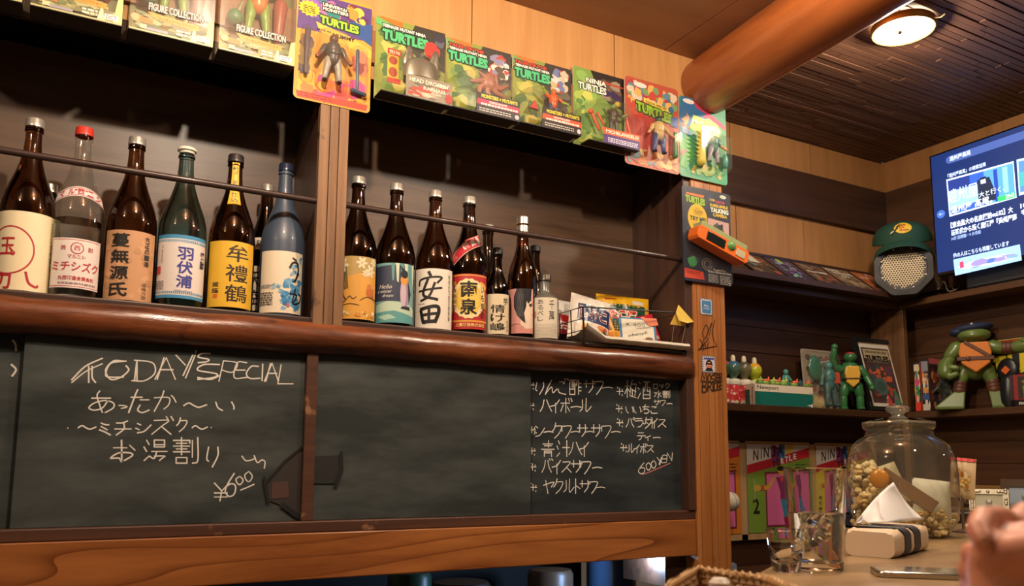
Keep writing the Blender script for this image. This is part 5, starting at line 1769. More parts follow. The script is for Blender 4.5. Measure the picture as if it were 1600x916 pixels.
# ---- tall green toy with raised arm
def tall_toy(label, loc, H, green, chest, belt, band, rz):
    t = thing('action_figure', label, 'toy figure', loc, rz)
    s = H
    gm = mat(green, .3, coat=.25)
    for sd in (-1, 1):
        mb = MB(); mb.limb([(sd * .10 * s, 0, .42 * s), (sd * .125 * s, -.02 * s, .27 * s), (sd * .13 * s, 0, .23 * s)], [.085 * s, .075 * s, .055 * s], 14)
        mb.limb([(sd * .13 * s, -.01 * s, .24 * s), (sd * .135 * s, .0, .06 * s)], [.062 * s, .066 * s], 14); mb.ball((sd * .135 * s, -.04 * s, .032 * s), (.07 * s, .10 * s, .032 * s), 0)
        mb.build('leg', gm, t)
    mb = MB(); mb.limb([(0, .01, .44 * s), (0, .01, .58 * s), (0, .01, .70 * s)], [.13 * s, .15 * s, .15 * s], 18); mb.limb([(0, 0, .75 * s), (0, 0, .82 * s)], [.06 * s, .055 * s], 12); mb.build('torso', gm, t)
    mb = MB(); mb.prism([(-.10 * s, .74 * s), (.10 * s, .74 * s), (.125 * s, .62 * s), (.10 * s, .47 * s), (0, .38 * s), (-.10 * s, .47 * s), (-.125 * s, .62 * s)], -.155 * s, -.06 * s); mb.build('chest_plate', mat(chest, .35), t, bevel=.004)
    mb = MB(); mb.span((-.14 * s, -.165 * s, .515 * s), (.14 * s, .08 * s, .54 * s)); mb.build('belt', mat(belt, .5), t, bevel=.002)
    mb = MB(); mb.ball((0, -.02 * s, .90 * s), (.105 * s, .11 * s, .085 * s), 0, 20, 14); mb.build('head', gm, t)
    if band:
        mb = MB(); mb.ball((0, -.02 * s, .955 * s), (.085 * s, .09 * s, .035 * s), 0, 20, 10); mb.build('cap', mat(band, .4), t)
    return t, gm


q = PY(1334, 640, 2.215)
t, gm = tall_toy('green plastic toy figure with yellow chest plate and one raised arm', (q.x, 2.222, ZS + .0006), .24, '#2f6a3c', '#d0a03a', '#2a1c18', '#9a3a30', face_cam((q.x, 2.2), .25))
s = .24
MB().limb([(-.16 * s, 0, .70 * s), (-.26 * s, -.02 * s, .74 * s), (-.29 * s, -.06 * s, .85 * s)], [.075 * s, .06 * s, .055 * s], 12).limb([(-.29 * s, -.06 * s, .86 * s), (-.27 * s, -.10 * s, 1.02 * s)], [.055 * s, .05 * s], 12).ball((-.265 * s, -.11 * s, 1.07 * s), .055 * s).build('arm', gm, t)
MB().limb([(.16 * s, 0, .70 * s), (.24 * s, -.02 * s, .58 * s)], [.07 * s, .055 * s], 12).limb([(.24 * s, -.02 * s, .56 * s), (.30 * s, -.08 * s, .42 * s)], [.055 * s, .048 * s], 12).ball((.31 * s, -.09 * s, .37 * s), .052 * s).build('arm', gm, t)

# ---- framed comic poster
a, b = PY(1366, 643, 2.2), PY(1416, 645, 2.2)
t = thing('framed_print', 'black framed red comic print leaning at the end of the shelf', 'picture frame', (a.x - .045, 2.19, ZS + .0006), rot=(R(-13), 0, R(-3)))
w, h = b.x - a.x + .03, .315
mb = MB()
for p0, p1 in (((0, 0), (w, .016)), ((0, h - .016), (w, h)), ((0, .016), (.016, h - .016)), ((w - .016, .016), (w, h - .016))):
    mb.span((p0[0], -.014, p0[1]), (p1[0], .006, p1[1]))
mb.build('frame', M['black'], t, bevel=.0015)
MB().span((.012, -.004, .012), (w - .012, .004, h - .012)).build('mat_board', mat('#d4ccbc', .5), t)
p = Print(w - .07, h - .075)
p.rect('#4a3230', 0, 0, 1, 1).blobs(['#a84a30', '#c8623c', '#5a3a4a', '#3a4a4a', '#b8563a', '#2f3a3a', '#7a3a30'], 70, .02, .02, .98, .72, .13, 141).rect('#a89a78', .04, .80, .96, .97).rect('#2a201e', .04, .74, .96, .79).text('#3a2c26', 'TEENAGE MUTANT NINJA', .5, .915, .8, .05, bold=.04).text('#1f1a1a', 'TURTLES', .5, .80, .84, .12, bold=.07, outline=('#a89a78', .0015))
p.oval('#44605a', .4, .3, .24, .16).oval('#33504a', .4, .3, .15, .10)
p.build('printed_page', t, loc=(.035, -.0045, .035), centre=(0, 0))
# two leaning cards in front
for px, lab, c1, c2, rz in ((1392, 'red and white card leaning on the framed print', '#b83a3a', '#d8d0c4', -.2), (1404, 'green and red card leaning in front of the framed print', '#2f6a52', '#c83a44', -.35)):
    q = PY(px, 647, 2.178)
    t = thing('small_card', lab, 'card', (q.x, 2.178 - (.004 if px > 1400 else 0), ZS + .0006), rot=(R(-16), R(-18), rz))
    MB().prism([(-.03, .012), (.03, -.0), (.03, .085), (-.03, .097)], -.001, .001).build('card', mat('#d8cfc0', .5), t)
    p = Print(.06, .085); p.rect(c1, 0, .0, 1, 1).rect(c2, 0, 0, 1, .14).blobs([c2, '#5a8a6a', '#8a5a4a'], 10, .1, .2, .9, .8, .14, px)
    p.build('printed_front', t, loc=(0, -.0012, .006), rot=(0, 0, 0))

# ================================================================== poster strip below the shelf
yp = YR - .012
PGp = 'number posters in the pine strip'
z0, z1 = PY(1150, 845, yp).z, PY(1150, 689, yp).z
st = thing('poster_rail', 'pale pine strip frame holding three bright posters under the shelf', 'poster frame', (2.5, yp, z0))
xs = [1.94, PY(1154.5, 760, yp).x, PY(1166, 760, yp).x, PY(1264, 760, yp).x, PY(1275, 760, yp).x, 2.98]
mb = MB(); mb.span((1.935 - 2.5, -.006, 0), (3.04 - 2.5, .007, .022)).span((1.935 - 2.5, -.006, z1 - z0 - .008), (3.04 - 2.5, .007, z1 - z0))
mb.span((1.935 - 2.5, -.002, .0), (3.04 - 2.5, .007, z1 - z0))
for xx in ((xs[1] + xs[2]) / 2, (xs[3] + xs[4]) / 2):
    mb.span((xx - .016 - 2.5, -.006, 0), (xx + .016 - 2.5, .006, z1 - z0))
mb.build('strip', M['pine'], st, bevel=.001)


def poster(label, x0, x1, bg, num):
    w, h = x1 - x0, z1 - z0 - .036
    t = thing('poster', label, 'poster', (x0, yp - .0062, z0 + .025), 0, PGp)
    MB().span((0, -.0006, 0), (w, 0, h)).build('sheet', mat('#d8d4c8', .5), t)
    p = Print(w, h)
    p.rect('#d6cfc6', 0, 0, 1, 1).poly(bg, [(0, 0), (1, 0), (1, .92), (0, .70)])
    p.poly('#c02838', [(0, .76), (1, .97), (1, .86), (0, .66)]).poly('#d8b84a', [(.62, 1), (.74, 1), (.72, .91), (.6, .88)])
    for i, ch in enumerate('NIN'):
        p.text('#1d1c22', ch, .14 + (0, .085, .165)[i], .875 + .016 * i, (.09, .02, .09)[i], .12, bold=.02, shear=.1)
    p.rect('#8a3a6a', .375, .80, .47, .99).rect('#3a6a9a', .51, .84, .60, 1).rect('#5a2a5a', .46, .80, .51, .97)
    p.text('#2a1a26', 'J', .42, .92, .06, .13, bold=.04).text('#1d2a4a', 'A', .53, .935, .10, .13, bold=.04)
    for i, ch in enumerate('TURTLE'):
        p.text('#e8ddd0' if i > 1 else '#3a2a3a', ch, .42 + .067 * i, .775 + .018 * i, .055, .07, bold=.04, outline=('#23202a', .001))
    p.poly('#7a2a3a', [(.27, .68), (.93, .70), (.93, .06), (.27, .06)]).poly('#d86aa0', [(.29, .66), (.91, .68), (.91, .08), (.29, .08)])
    # plain figure: purple top, blue trousers
    p.poly('#7a2f5a', [(.44, .62), (.62, .64), (.68, .50), (.60, .42), (.62, .36), (.50, .36), (.50, .46)]).poly('#c8a23a', [(.44, .62), (.32, .48), (.16, .48), (.16, .52), (.30, .53), (.44, .65)]).oval('#c8a23a', .14, .50, .05, .04).rect('#c24a4a', .20, .475, .25, .53)
    p.poly('#3a7a9a', [(.50, .37), (.62, .37), (.62, .16), (.55, .16)]).poly('#3a7a9a', [(.60, .37), (.64, .34), (.76, .18), (.70, .16)]).poly('#8a2a4a', [(.54, .17), (.62, .17), (.62, .05), (.57, .03)])
    p.oval('#c8a23a', .53, .70, .06, .05).oval('#2a2420', .52, .725, .06, .03).poly('#d8453a', [(.50, .62), (.56, .62), (.53, .56)])
    p.smallprint('#33402a', .76, .66, .95, .80, 4, 5, .3)
    p.text('#23281e', num, .12, .30, .10, .17, bold=.02) if num else None
    p.line('#d8d8c8', [(.1, .36), (.1, .6)], .002)
    p.build('printed_face', t, loc=(0, -.0008, 0), centre=(0, 0), rough=.35)
    return t


poster('bright green poster with the numeral 2 and a diagonal red stripe', xs[2], xs[3], '#7a9a3a', '2')
poster('yellow poster with a diagonal red stripe behind the glass jar', xs[4], xs[5], '#d8c22a', '3')
t = poster('orange poster partly hidden behind the post', xs[1] - (xs[3] - xs[2]), xs[1], '#d07a2c', '1')
q = PY(1139, 784, 2.24)
t = thing('paper_lantern', 'small white ribbed ball hanging beside the post', 'ornament', (q.x, 2.24, q.z))
mb = MB()
mb.lathe([(0.003, -.036)] + [((.033 * math.sin(PI * k / 12)) + .004, -.034 * math.cos(PI * k / 12)) for k in range(1, 12)] + [(.003, .036)], 24); mb.build('ball', mat('#d8cfbc', .6), t)
for k in range(8):
    a = 2 * PI * k / 8
    MB().tube([((.0335 * math.sin(PI * j / 10) + .0042) * math.cos(a), (.0335 * math.sin(PI * j / 10) + .0042) * math.sin(a), -.035 * math.cos(PI * j / 10)) for j in range(1, 10)], .0011, 6).build('rib', mat('#b5a892', .6), t)
MB().tube([(0, 0, .034), (0, 0, ZS - .027 - q.z)], .0008, 6).build('string', mat('#8a8478', .6), t)
# ================================================================== television, speaker and side shelf toys
XV = 2.98
tA, tB = PX(1450, 245, XV), PX(1465, 432, XV)
y_edge = (tA.y + tB.y) / 2
ztv0, ztv1 = tB.z, tA.z
tw, th = 0.92, ztv1 - ztv0
tv = thing('television', 'flat television showing a blue video search page', 'television', (XV, y_edge, ztv0), -PI / 2)
MB().span((0, 0.002, 0), (tw, .035, th)).build('housing', M['black'], tv, bevel=.004)
MB().span((.25, .035, th * .2), (.68, .17, th * .75)).build('wall_mount', M['black'], tv, bevel=.004)
MB().span((0.002, -.001, 0.002), (tw - .002, .003, th - .002)).build('bezel', M['blackgloss'], tv)
sw, shh = tw - .016, th - .02
EM = lambda c, e=1.0: mat(c, .6, 0, e)
p = Print(sw, shh, lift=.0004)


def sp(px, py):
    q = PX(px, py, XV)
    return ((y_edge - q.y - .008) / sw, (q.z - ztv0 - .012) / shh)


def ttext(c, s, x0, y0, x1, y1, hp, bold=.02, e=1.0):
    a, b2 = sp(x0, y0), sp(x1, y1)
    hh = abs(sp((x0 + x1) / 2, (y0 + y1) / 2 + hp / 2)[1] - sp((x0 + x1) / 2, (y0 + y1) / 2 - hp / 2)[1])
    p.text(EM(c, e), s, (a[0] + b2[0]) / 2, (a[1] + b2[1]) / 2, b2[0] - a[0], hh, bold=bold)


def tpoly(c, pts, e=1.0):
    p.poly(EM(c, e), [sp(*q) for q in pts])


p.rect(EM('#12295e', .75), 0, 0, 1, 1)
a, b2 = sp(1481, 251), sp(1620, 212)
hh = .032
p.rect(EM('#3f5490', .9), a[0] + .01, a[1] - hh, .62, a[1] + hh).oval(EM('#3f5490', .9), a[0] + .01, a[1], .018, hh)
ttext('#c5d2ee', '遠州屋高尾', 1484, 247, 1517, 240, 8)
ttext('#b9c8ea', '『遠州屋高尾』の検索結果', 1481, 274, 1541, 258, 7)
tpoly('#c9d6ea', [(1479, 281), (1584, 252), (1589, 309), (1484, 339)])
tpoly('#2a52b8', [(1481, 283), (1583, 255), (1587, 307), (1486, 336)])
tpoly('#4f8ee0', [(1537, 268), (1583, 255), (1587, 307), (1541, 320)]); tpoly('#1c3c96', [(1552, 266), (1558, 264), (1562, 314), (1556, 316)]); tpoly('#7fb4ee', [(1566, 262), (1574, 260), (1577, 300), (1569, 302)])
tpoly('#1d2f72', [(1481, 283), (1515, 274), (1516, 290), (1483, 300)]); tpoly('#86aef0', [(1483, 300), (1535, 286), (1537, 312), (1485, 328)])
tpoly('#182238', [(1527, 282), (1546, 276), (1556, 300), (1557, 312), (1530, 318)]); tpoly('#b8c4dc', [(1532, 279), (1540, 277), (1541, 286), (1533, 288)]); tpoly('#161c2c', [(1531, 279), (1541, 275), (1541, 279), (1532, 282)])
ttext('#e2ecff', '遠州屋', 1482, 308, 1528, 295, 22, .0); ttext('#f0f4ff', '大と行く、', 1530, 305, 1570, 294, 9, .0); ttext('#f0f4ff', '遠州屋 髙尾。', 1486, 329, 1551, 311, 12, .01)
tpoly('#2fbf5a', [(1559, 308), (1586, 300), (1587, 308), (1560, 316)]); ttext('#e8ffe8', '29:43', 1572, 308, 1585, 304, 6)
ttext('#dfe8fb', '【東出昌大の名店探訪vol.02】大', 1486, 353, 1583, 327, 10, .03)
ttext('#dfe8fb', '正時代から続く居酒屋『遠州屋高', 1487, 365, 1589, 338, 10, .03)
ttext('#93a6d2', 'McGuffin', 1487, 366, 1506, 361, 6); ttext('#93a6d2', '14万 回視聴・9 か月前', 1487, 374, 1533, 362, 6)
ttext('#b9c8ea', '他の人はこちらも視聴しています', 1490, 402, 1577, 378, 8, .02)
tpoly('#8fb2e0', [(1490, 406), (1594, 382), (1597, 407), (1493, 431)])
p.blobs([EM('#6f92c8'), EM('#a9bfe0'), EM('#8a7ab8'), EM('#4a68a8'), EM('#b8c8dc'), EM('#d0d8e8')], 40, sp(1493, 425)[0], sp(1500, 424)[1], sp(1594, 400)[0], sp(1590, 388)[1] - .02, .05, 151)
tpoly('#c2385a', [(1500, 410), (1506, 408), (1507, 418), (1501, 420)])
tpoly('#a9c2e8', [(1589, 250), (1720, 218), (1723, 274), (1593, 306)]); tpoly('#4a7ac8', [(1592, 253), (1720, 222), (1722, 270), (1595, 301)]); tpoly('#3f9a9a', [(1592, 270), (1720, 240), (1722, 262), (1594, 292)])
ttext('#dfe8fb', '10年ぶりの名店', 1595, 322, 1680, 300, 10, .03); ttext('#dfe8fb', 'を訪ねる旅', 1596, 333, 1660, 316, 10, .03)
a = sp(1471, 335)
p.oval(EM('#3b62b0', .9), a[0], a[1], .019, .034).text(EM('#c5d2ee'), '←', a[0], a[1], .02, .02)
p.build('screen', tv, loc=(.008, -.0012, .012), centre=(0, 0))

# black box under the television
q = PX(1509, 448, 2.90)
zt0 = ZU + .001
t = thing('sound_bar', 'black box shaped sound bar below the television', 'speaker', (3.075, PX(1508, 430, 3.03).y, zt0), -PI / 2)
MB().span((0, -.045, 0), (.62, .03, .075)).build('body', mat('#1d1c1e', .5), t, bevel=.008, seg=3)
MB().span((.01, -.0465, .006), (.61, -.045, .069)).build('front_grille', mat('#232225', .8), t)
# cables
for k, (pts, lab) in enumerate((([(1462, 438), (1472, 452), (1485, 447), (1492, 455), (1500, 447)], 'thin dark cable looping on the shelf beside the speaker'), ([(1466, 452), (1475, 440), (1482, 455), (1495, 452)], 'pale cable tangled under the corner of the television'))):
    P_ = []
    for i, (a, b2) in enumerate(pts):
        v = PX(a, b2, 3.08 + .006 * (i % 2)); v.z = max(v.z, ZU + .004)
        P_.append(v)
    o = Vector((P_[0].x, P_[0].y, ZU + .001))
    sm = [Vector(x) - o for x in smooth_line([tuple(v) for v in P_])]
    c_ = MB().tube(sm, .0028, 8).build('cable', mat('#2a2422' if k == 0 else '#8a7868', .5)); c_.location = o
    tag(c_, lab, 'cable')

# speaker with a cap on top
sx, sy = 2.975, 2.095
rz = face_cam((sx, sy), .0)
R1 = .118
t = thing('loudspeaker', 'black octagonal loudspeaker with round metal grille wearing a green cap', 'speaker', (sx, sy, ZU + .001), rz)
oc = lambda r, zc: [(r * math.cos(R(22.5 + 45 * k)), zc + r * math.sin(R(22.5 + 45 * k))) for k in range(8)]
zc = R1 * math.cos(R(22.5)) + .001
tilt = Matrix.Rotation(R(-6), 3, 'X')
mb = MB()
vs = [(x, -.055, z) for x, z in oc(R1, zc)] + [(x, .0, z) for x, z in oc(R1 * 1.0, zc)] + [(x, .085, z) for x, z in oc(R1 * .55, zc - R1 * .40)]
fs = [tuple(range(8)), tuple(range(23, 15, -1))] + [(i, i + 8, (i + 1) % 8 + 8, (i + 1) % 8) for i in range(8)] + [(i + 8, i + 16, (i + 1) % 8 + 16, (i + 1) % 8 + 8) for i in range(8)]
mb.add(vs, fs); mb.build('cabinet', mat('#1b1a1b', .5), t, bevel=.004)
mb = MB()
nn = 40
ro = [((R1 * .985) * math.cos(R(22.5)) / max(abs(math.cos(a - round(a / (PI / 4)) * PI / 4)), .1), a) for a in [2 * PI * k / nn for k in range(nn)]]
vs = [(r * math.cos(a), -.0585, zc + r * math.sin(a)) for r, a in ro] + [(.088 * math.cos(a), -.062, zc + .088 * math.sin(a)) for r, a in ro] + [(.086 * math.cos(a), -.054, zc + .086 * math.sin(a)) for r, a in ro]
fs = []
for j in range(2):
    for i in range(nn):
        k = (i + 1) % nn
        fs.append((j * nn + i, j * nn + k, (j + 1) * nn + k, (j + 1) * nn + i))
mb.add(vs, fs); mb.build('bezel', mat('#343334', .55), t)
mb = MB(); mb.lathe([(0, 0), (.0865, 0)], 40); o = mb.build('cone', mat('#0c0b0a', .7), t, loc=(0, -.0545, zc), rot=(R(90), 0, 0))
mb = MB()
hs = .0058
for i in range(-16, 17):
    for j in range(-16, 17):
        hx = (i + .5 * (j % 2)) * hs * 1.732
        hz = j * hs * 1.5
        if math.hypot(hx, hz) > .0795:
            continue
        for k in range(3):
            a0, a1 = R(30 + 60 * k), R(90 + 60 * k)
            x0_, z0_, x1_, z1_ = hx + hs * math.cos(a0), hz + hs * math.sin(a0), hx + hs * math.cos(a1), hz + hs * math.sin(a1)
            L_ = math.hypot(x1_ - x0_, z1_ - z0_)
            mb.box(((x0_ + x1_) / 2, 0, (z0_ + z1_) / 2), (L_, .0012, .0022), 0, Matrix.Rotation(-math.atan2(z1_ - z0_, x1_ - x0_), 3, 'Y'))
mb.build('grille', mat('#a08f72', .4, .7), t, loc=(0, -.0590, zc))
for k in range(8):
    a = R(22.5 + 45 * k)
    MB().ball((.0865 * math.cos(a), -.0625, zc + .0865 * math.sin(a)), (.0038, .002, .0038)).build('screw', mat('#c9c2b4', .35, .8), t)
p = Print(.04, .007); p.text('#b8b0a0', 'YAMAHA', .5, .5, 1, 1, bold=.03); p.build('badge_lettering', t, loc=(0, -.0600, zc + .034))

zc2 = zc + R1 * .80
cap = thing('baseball_cap', 'dark green baseball cap with yellow oval badge resting on the loudspeaker', 'cap', (sx, sy, ZU + .001 + zc2 + .016), rot=(R(13), 0, rz))
gm = mat('#174233', .75)
vs, fs = [], []
nu, nv = 32, 12
for j in range(nv + 1):
    t_ = j / nv
    for i in range(nu):
        a = 2 * PI * i / nu
        rr = .112 * (1 - t_ ** 2.6) ** .5
        front = max(0, -math.sin(a))
        vs.append((rr * math.cos(a), rr * 1.02 * math.sin(a) * .95 + .01, .006 + .092 * t_ + front * .012 * t_ * (1 - t_) * 4))
for j in range(nv):
    for i in range(nu):
        k = (i + 1) % nu
        fs.append((j * nu + i, j * nu + k, (j + 1) * nu + k, (j + 1) * nu + i))
MB().add(vs, fs, 0, True).ball((0, .01, .099), (.007, .007, .004)).build('crown', gm, cap)
vs, fs = [], []
for j in range(7):
    for i in range(17):
        a = R(200 + 140 * i / 16)
        u = (i - 8) / 8
        rr = 1 + .42 * (j / 6) * (1 - u * u * .55)
        x = .112 * math.cos(a) * (1 + .05 * j / 6)
        y = .106 * math.sin(a) * rr + .01
        z = .008 - .040 * u * u - .024 * (j / 6) + .012 * (1 - u * u) 
        vs.append((x, y, z))
n0 = len(vs)
vs += [(x, y, z - .0035) for x, y, z in vs]
for j in range(6):
    for i in range(16):
        a_ = j * 17 + i
        fs.append((a_, a_ + 1, a_ + 18, a_ + 17)); fs.append((n0 + a_, n0 + a_ + 17, n0 + a_ + 18, n0 + a_ + 1))
for i in range(16):
    a_ = 6 * 17 + i; fs.append((a_, a_ + 1, n0 + a_ + 1, n0 + a_))
for j in range(6):
    for e_ in (0, 16):
        a_ = j * 17 + e_; fs.append((a_, a_ + 17, n0 + a_ + 17, n0 + a_))
MB().add(vs, fs, 0, True).build('brim', gm, cap)
p = Print(.085, .048)
p.oval('#e3b92c', .58, .5, .42, .48, 36).oval('#e9c63a', .58, .5, .39, .44, 36)
p.text('#b8432a', 'Bass', .56, .74, .34, .24, bold=.05).text('#b8432a', 'Pro', .52, .5, .26, .22, bold=.05).text('#b8432a', 'Shops', .62, .25, .42, .26, bold=.05)
p.poly('#16241d', [(.0, .06), (.06, .22), (.2, .36), (.34, .62), (.36, .42), (.22, .18), (.14, .12), (.16, .02)]).poly('#d8d2b8', [(.0, .04), (.05, .18), (.16, .30), (.18, .22), (.08, .1)]).poly('#16241d', [(.22, .5), (.36, .8), (.44, .6)])


def capwarp(u, v, l):
    zz = .034 + v
    t_ = (zz - .006) / .092
    rr = .112 * max(.02, 1 - t_ ** 2.6) ** .5 + .0016 + l
    a = -PI / 2 + u / .11
    fr_ = max(0, -math.sin(a))
    return (rr * math.cos(a), rr * 1.02 * .95 * math.sin(a) + .0085, zz + fr_ * .012 * t_ * (1 - t_) * 4)


p.build('badge', cap, warp=capwarp, step=.006, vstep=.006, centre=(.5, 0), rough=.6)

# ---- comic volumes
BGp = 'volumes standing at the end of the side shelf'
for nm, ya, yb, zt_, sp_cols, seed, lab in (('comic_volume', 2.136, 2.108, 1.482, ['#d8a24a', '#c8507a', '#3f8a72', '#d8c8b0'], 161, 'narrow comic volume with a patchwork spine at the dark upright'), ('comic_volume', 2.104, 2.068, 1.494, ['#d8702c', '#e0a050', '#3a4a6a', '#d8d0c0'], 162, 'thicker comic volume with orange lettered spine and dark red cover')):
    t = thing(nm, lab, 'book', (3.062, ya, ZS + .0006), -PI / 2, BGp)
    w, h = ya - yb, zt_ - ZS
    MB().span((0, 0, 0), (w, .115, h)).build('cover', mat('#4a2426' if seed == 162 else '#b8503a', .4), t, bevel=.0015)
    p = Print(w, h); p.rect('#2e2426', 0, 0, 1, 1).blobs(sp_cols, 26, 0, .02, 1, .98, .20, seed)
    if seed == 161:
        p.oval('#c84a7a', .5, .6, .34, .08).vtext('#2f8a5a', '忍者', .5, .34, .52, .7, bold=.05).rect('#d8402e', .1, .02, .9, .2).rect('#d8c8a8', .1, .82, .9, .96)
    else:
        p.vtext('#e8a04a', '忍者亀', .5, .34, .72, .8, bold=.06).rect('#c8c0ac', .08, .02, .92, .14).rect('#8a8a94', .1, .76, .9, .95).rect('#3a5a8a', .1, .22, .9, .32)
    p.build('spine_print', t, loc=(w / 2, -.0003, 0))
    if seed == 162:
        p = Print(.112, h); p.rect('#3a2a2a', 0, 0, 1, 1).rect('#b8565a', 0, .9, 1, 1).blobs(['#5a2a2a', '#2a3a3e', '#8a3a2a', '#c87a3a', '#1f2426'], 40, 0, .02, 1, .9, .14, 163)
        p.text('#2a1a1a', 'NINJA', .5, .83, .8, .07, bold=.04)
        p.build('front_print', t, loc=(w + .0003, .001, 0), rot=(0, 0, PI / 2), centre=(0, 0))
# small clear case in front of the volumes
q = PX(1474, 643, 3.075)
t = thing('clear_case', 'small clear plastic case with a dark toy beside the comic volumes', 'toy case', (3.075, q.y + .012, ZS + .0006), -PI / 2)
MB().span((0, 0, 0), (.05, .04, .105)).build('case', M['film'], t)
toy(t, (.025, .02, .004), .16, '#2f3a3a', '#3a4444', '#2a3030', '#222626', '#3f4a48', None, ((-60, 10), (-50, 20)))

# ---- big toy with beret
q = PX(1527, 642, 3.10)
bx, by = 3.105, q.y
t = thing('beret_figure', 'large olive green toy figure with orange chest and navy beret', 'toy figure', (bx, by, ZS + .0006), face_cam((bx, by), .05))
G1 = mat('#5f7338', .35, coat=.2)
br = mat('#5a3424', .5)
for sd in (-1, 1):
    mb = MB()
    x0 = sd * .072
    base = [(x0 + sd * .045 - .062, -.05), (x0 + sd * .045 + .062, -.05), (x0 + sd * .045 + .055, .035), (x0 + sd * .045 - .055, .035)]
    vs = [(a, b2, 0) for a, b2 in base] + [(a, b2, .014) for a, b2 in base] + [(x0 - .025, -.025, .085), (x0 + .025, -.025, .085), (x0 + .025, .025, .085), (x0 - .025, .025, .085)]
    fs = [(3, 2, 1, 0)] + [(i, (i + 1) % 4, (i + 1) % 4 + 4, i + 4) for i in range(4)] + [(i + 4, (i + 1) % 4 + 4, (i + 1) % 4 + 8, i + 8) for i in range(4)] + [(8, 9, 10, 11)]
    mb.add(vs, fs); mb.build('foot', G1, t, bevel=.008, seg=3)
    mb = MB()
    for k in range(3):
        mb.limb([(x0 * (1 - .03 * k), 0, .090 + .017 * k), (x0 * (1 - .03 * k) - sd * .002, 0, .097 + .017 * k)], .030, 16)
    mb.build('knee_wrap', br, t)
    MB().limb([(x0 * .93, 0, .13), (sd * .045, 0, .185)], [.027, .036], 14).build('thigh', G1, t)
MB().limb([(0, .012, .20), (0, .012, .245), (0, .012, .30)], [.062, .072, .062], 22).limb([(0, 0, .30), (0, 0, .325)], .022, 12).build('torso', G1, t)
MB().prism([(-.058, .312), (.058, .312), (.068, .262), (.058, .212), (0, .168), (-.058, .212), (-.068, .262)], -.076, -.01).build('chest_plate', mat('#d07a2e', .35), t, bevel=.006)
mb = MB(); mb.span((-.076, -.081, .226), (.076, .06, .244)); mb.ball((-.03, -.082, .235), (.011, .005, .011)); mb.build('belt', br, t, bevel=.003)
mb = MB(); mb.box((.008, -.079, .278), (.124, .006, .016), 0, Matrix.Rotation(R(36), 3, 'Y')); mb.build('chest_strap', br, t, bevel=.002)
mb = MB(); mb.ball((0, -.02, .352), (.074, .064, .036), 0, 28, 16).ball((0, -.055, .345), (.05, .034, .02), 0, 20, 10); mb.build('head', G1, t)
mb = MB(); mb.ball((-.004, -.008, .384), (.092, .074, .026), 0, 28, 12, Matrix.Rotation(R(-8), 3, 'Y')).ball((-.066, -.02, .368), (.036, .046, .022), 0, 18, 10); mb.limb([(-.012, -.062, .388), (-.006, -.068, .398)], .006, 8, 1)
mb.build('beret', [mat('#1d2a4a', .7), mat('#c9ccd4', .5)], t)
mb = MB(); mb.limb([(-.072, 0, .295), (-.10, -.005, .262)], [.036, .030], 14).limb([(-.10, -.005, .25), (-.125, -.01, .215), (-.125, -.03, .18)], [.024, .034, .036], 14).limb([(-.125, -.03, .18), (-.105, -.05, .155), (-.085, -.055, .165)], [.032, .018, .014], 12).limb([(-.11, -.045, .20), (-.08, -.055, .195)], [.018, .013], 10); mb.build('arm', G1, t)
mb = MB(); mb.limb([(.072, 0, .295), (.115, -.005, .285)], [.034, .028], 14).limb([(.16, -.01, .285), (.20, -.02, .290), (.225, -.03, .298)], [.028, .036, .034], 14).limb([(.20, -.045, .31), (.235, -.055, .325)], [.016, .013], 10); mb.build('arm', G1, t)
mb = MB()
for k in range(3):
    mb.limb([(.122 + .016 * k, -.006, .285), (.129 + .016 * k, -.007, .2855)], .031, 14)
mb.build('wrist_wrap', br, t)
t.scale = (.82, .82, .82)
# dark medallion toy
q = PX(1569, 593, 3.13)
t = thing('medallion_toy', 'black round toy with an orange diamond behind the big olive figure', 'toy', (3.15, q.y - .005, ZS + .0006), -PI / 2)
MB().limb([(0, 0, .02), (0, 0, .10)], [.035, .03], 16).ball((0, 0, .145), (.042, .014, .048)).ball((-.02, 0, .02), (.03, .02, .02)).build('body', mat('#17191c', .35), t)
MB().prism([(-.017, .145), (0, .162), (.017, .145), (0, .128)], -.017, -.01).build('diamond', mat('#d2642a', .4), t)
# long toy box behind
q = PX(1546, 534, 3.168)
t = thing('toy_carton', 'dark toy carton with red banner and big yellow letters at the back of the shelf', 'toy box', (3.172, q.y, ZS + .0006), -PI / 2)
w, h = .55, q.z - ZS + .004
MB().span((0, -.002, 0), (w, .010, h)).build('box', mat('#1f2024', .4), t)
p = Print(w, h)
p.rect('#23242a', 0, 0, 1, 1).rect('#a8222e', 0, .84, 1, .97).text('#3a1216', 'TEENAGE MUTANT NINJA', .45, .905, .9, .09, bold=.05).rect('#c9b23a', 0, .975, 1, .985)
p.text('#d2bf2e', 'TURTLES', .36, .63, .74, .30, bold=.06, outline=('#2c2a10', .004), skew=.03)
p.blobs(['#2f3a3a', '#3a3a44', '#4a3a2a', '#5a5a4a'], 40, .0, .0, 1, .45, .07, 171)
p.build('printed_front', t, loc=(0, -.0022, 0), centre=(0, 0))
q = PX(1586, 639, 3.08)
t = thing('framed_toy_pack', 'red bordered pack with a golden toy at the right edge of the side shelf', 'toy package', (3.082, q.y, ZS + .0006), -PI / 2)
MB().span((0, 0, 0), (.15, .02, .118)).build('box', mat('#8a1f26', .4), t)
p = Print(.15, .118); p.rect('#9a2228', 0, 0, 1, 1).rect('#2a2a22', .1, .24, .9, .94).rect('#1a1718', 0, 0, 1, .2).text('#ded8cc', 'FIGURE', .3, .10, .4, .09, bold=.05).blobs(['#a88f3a', '#c8ac4a', '#7a6a2a', '#8a9a3a'], 14, .15, .28, .6, .9, .14, 172)
p.build('printed_front', t, loc=(0, -.0003, 0), centre=(0, 0))
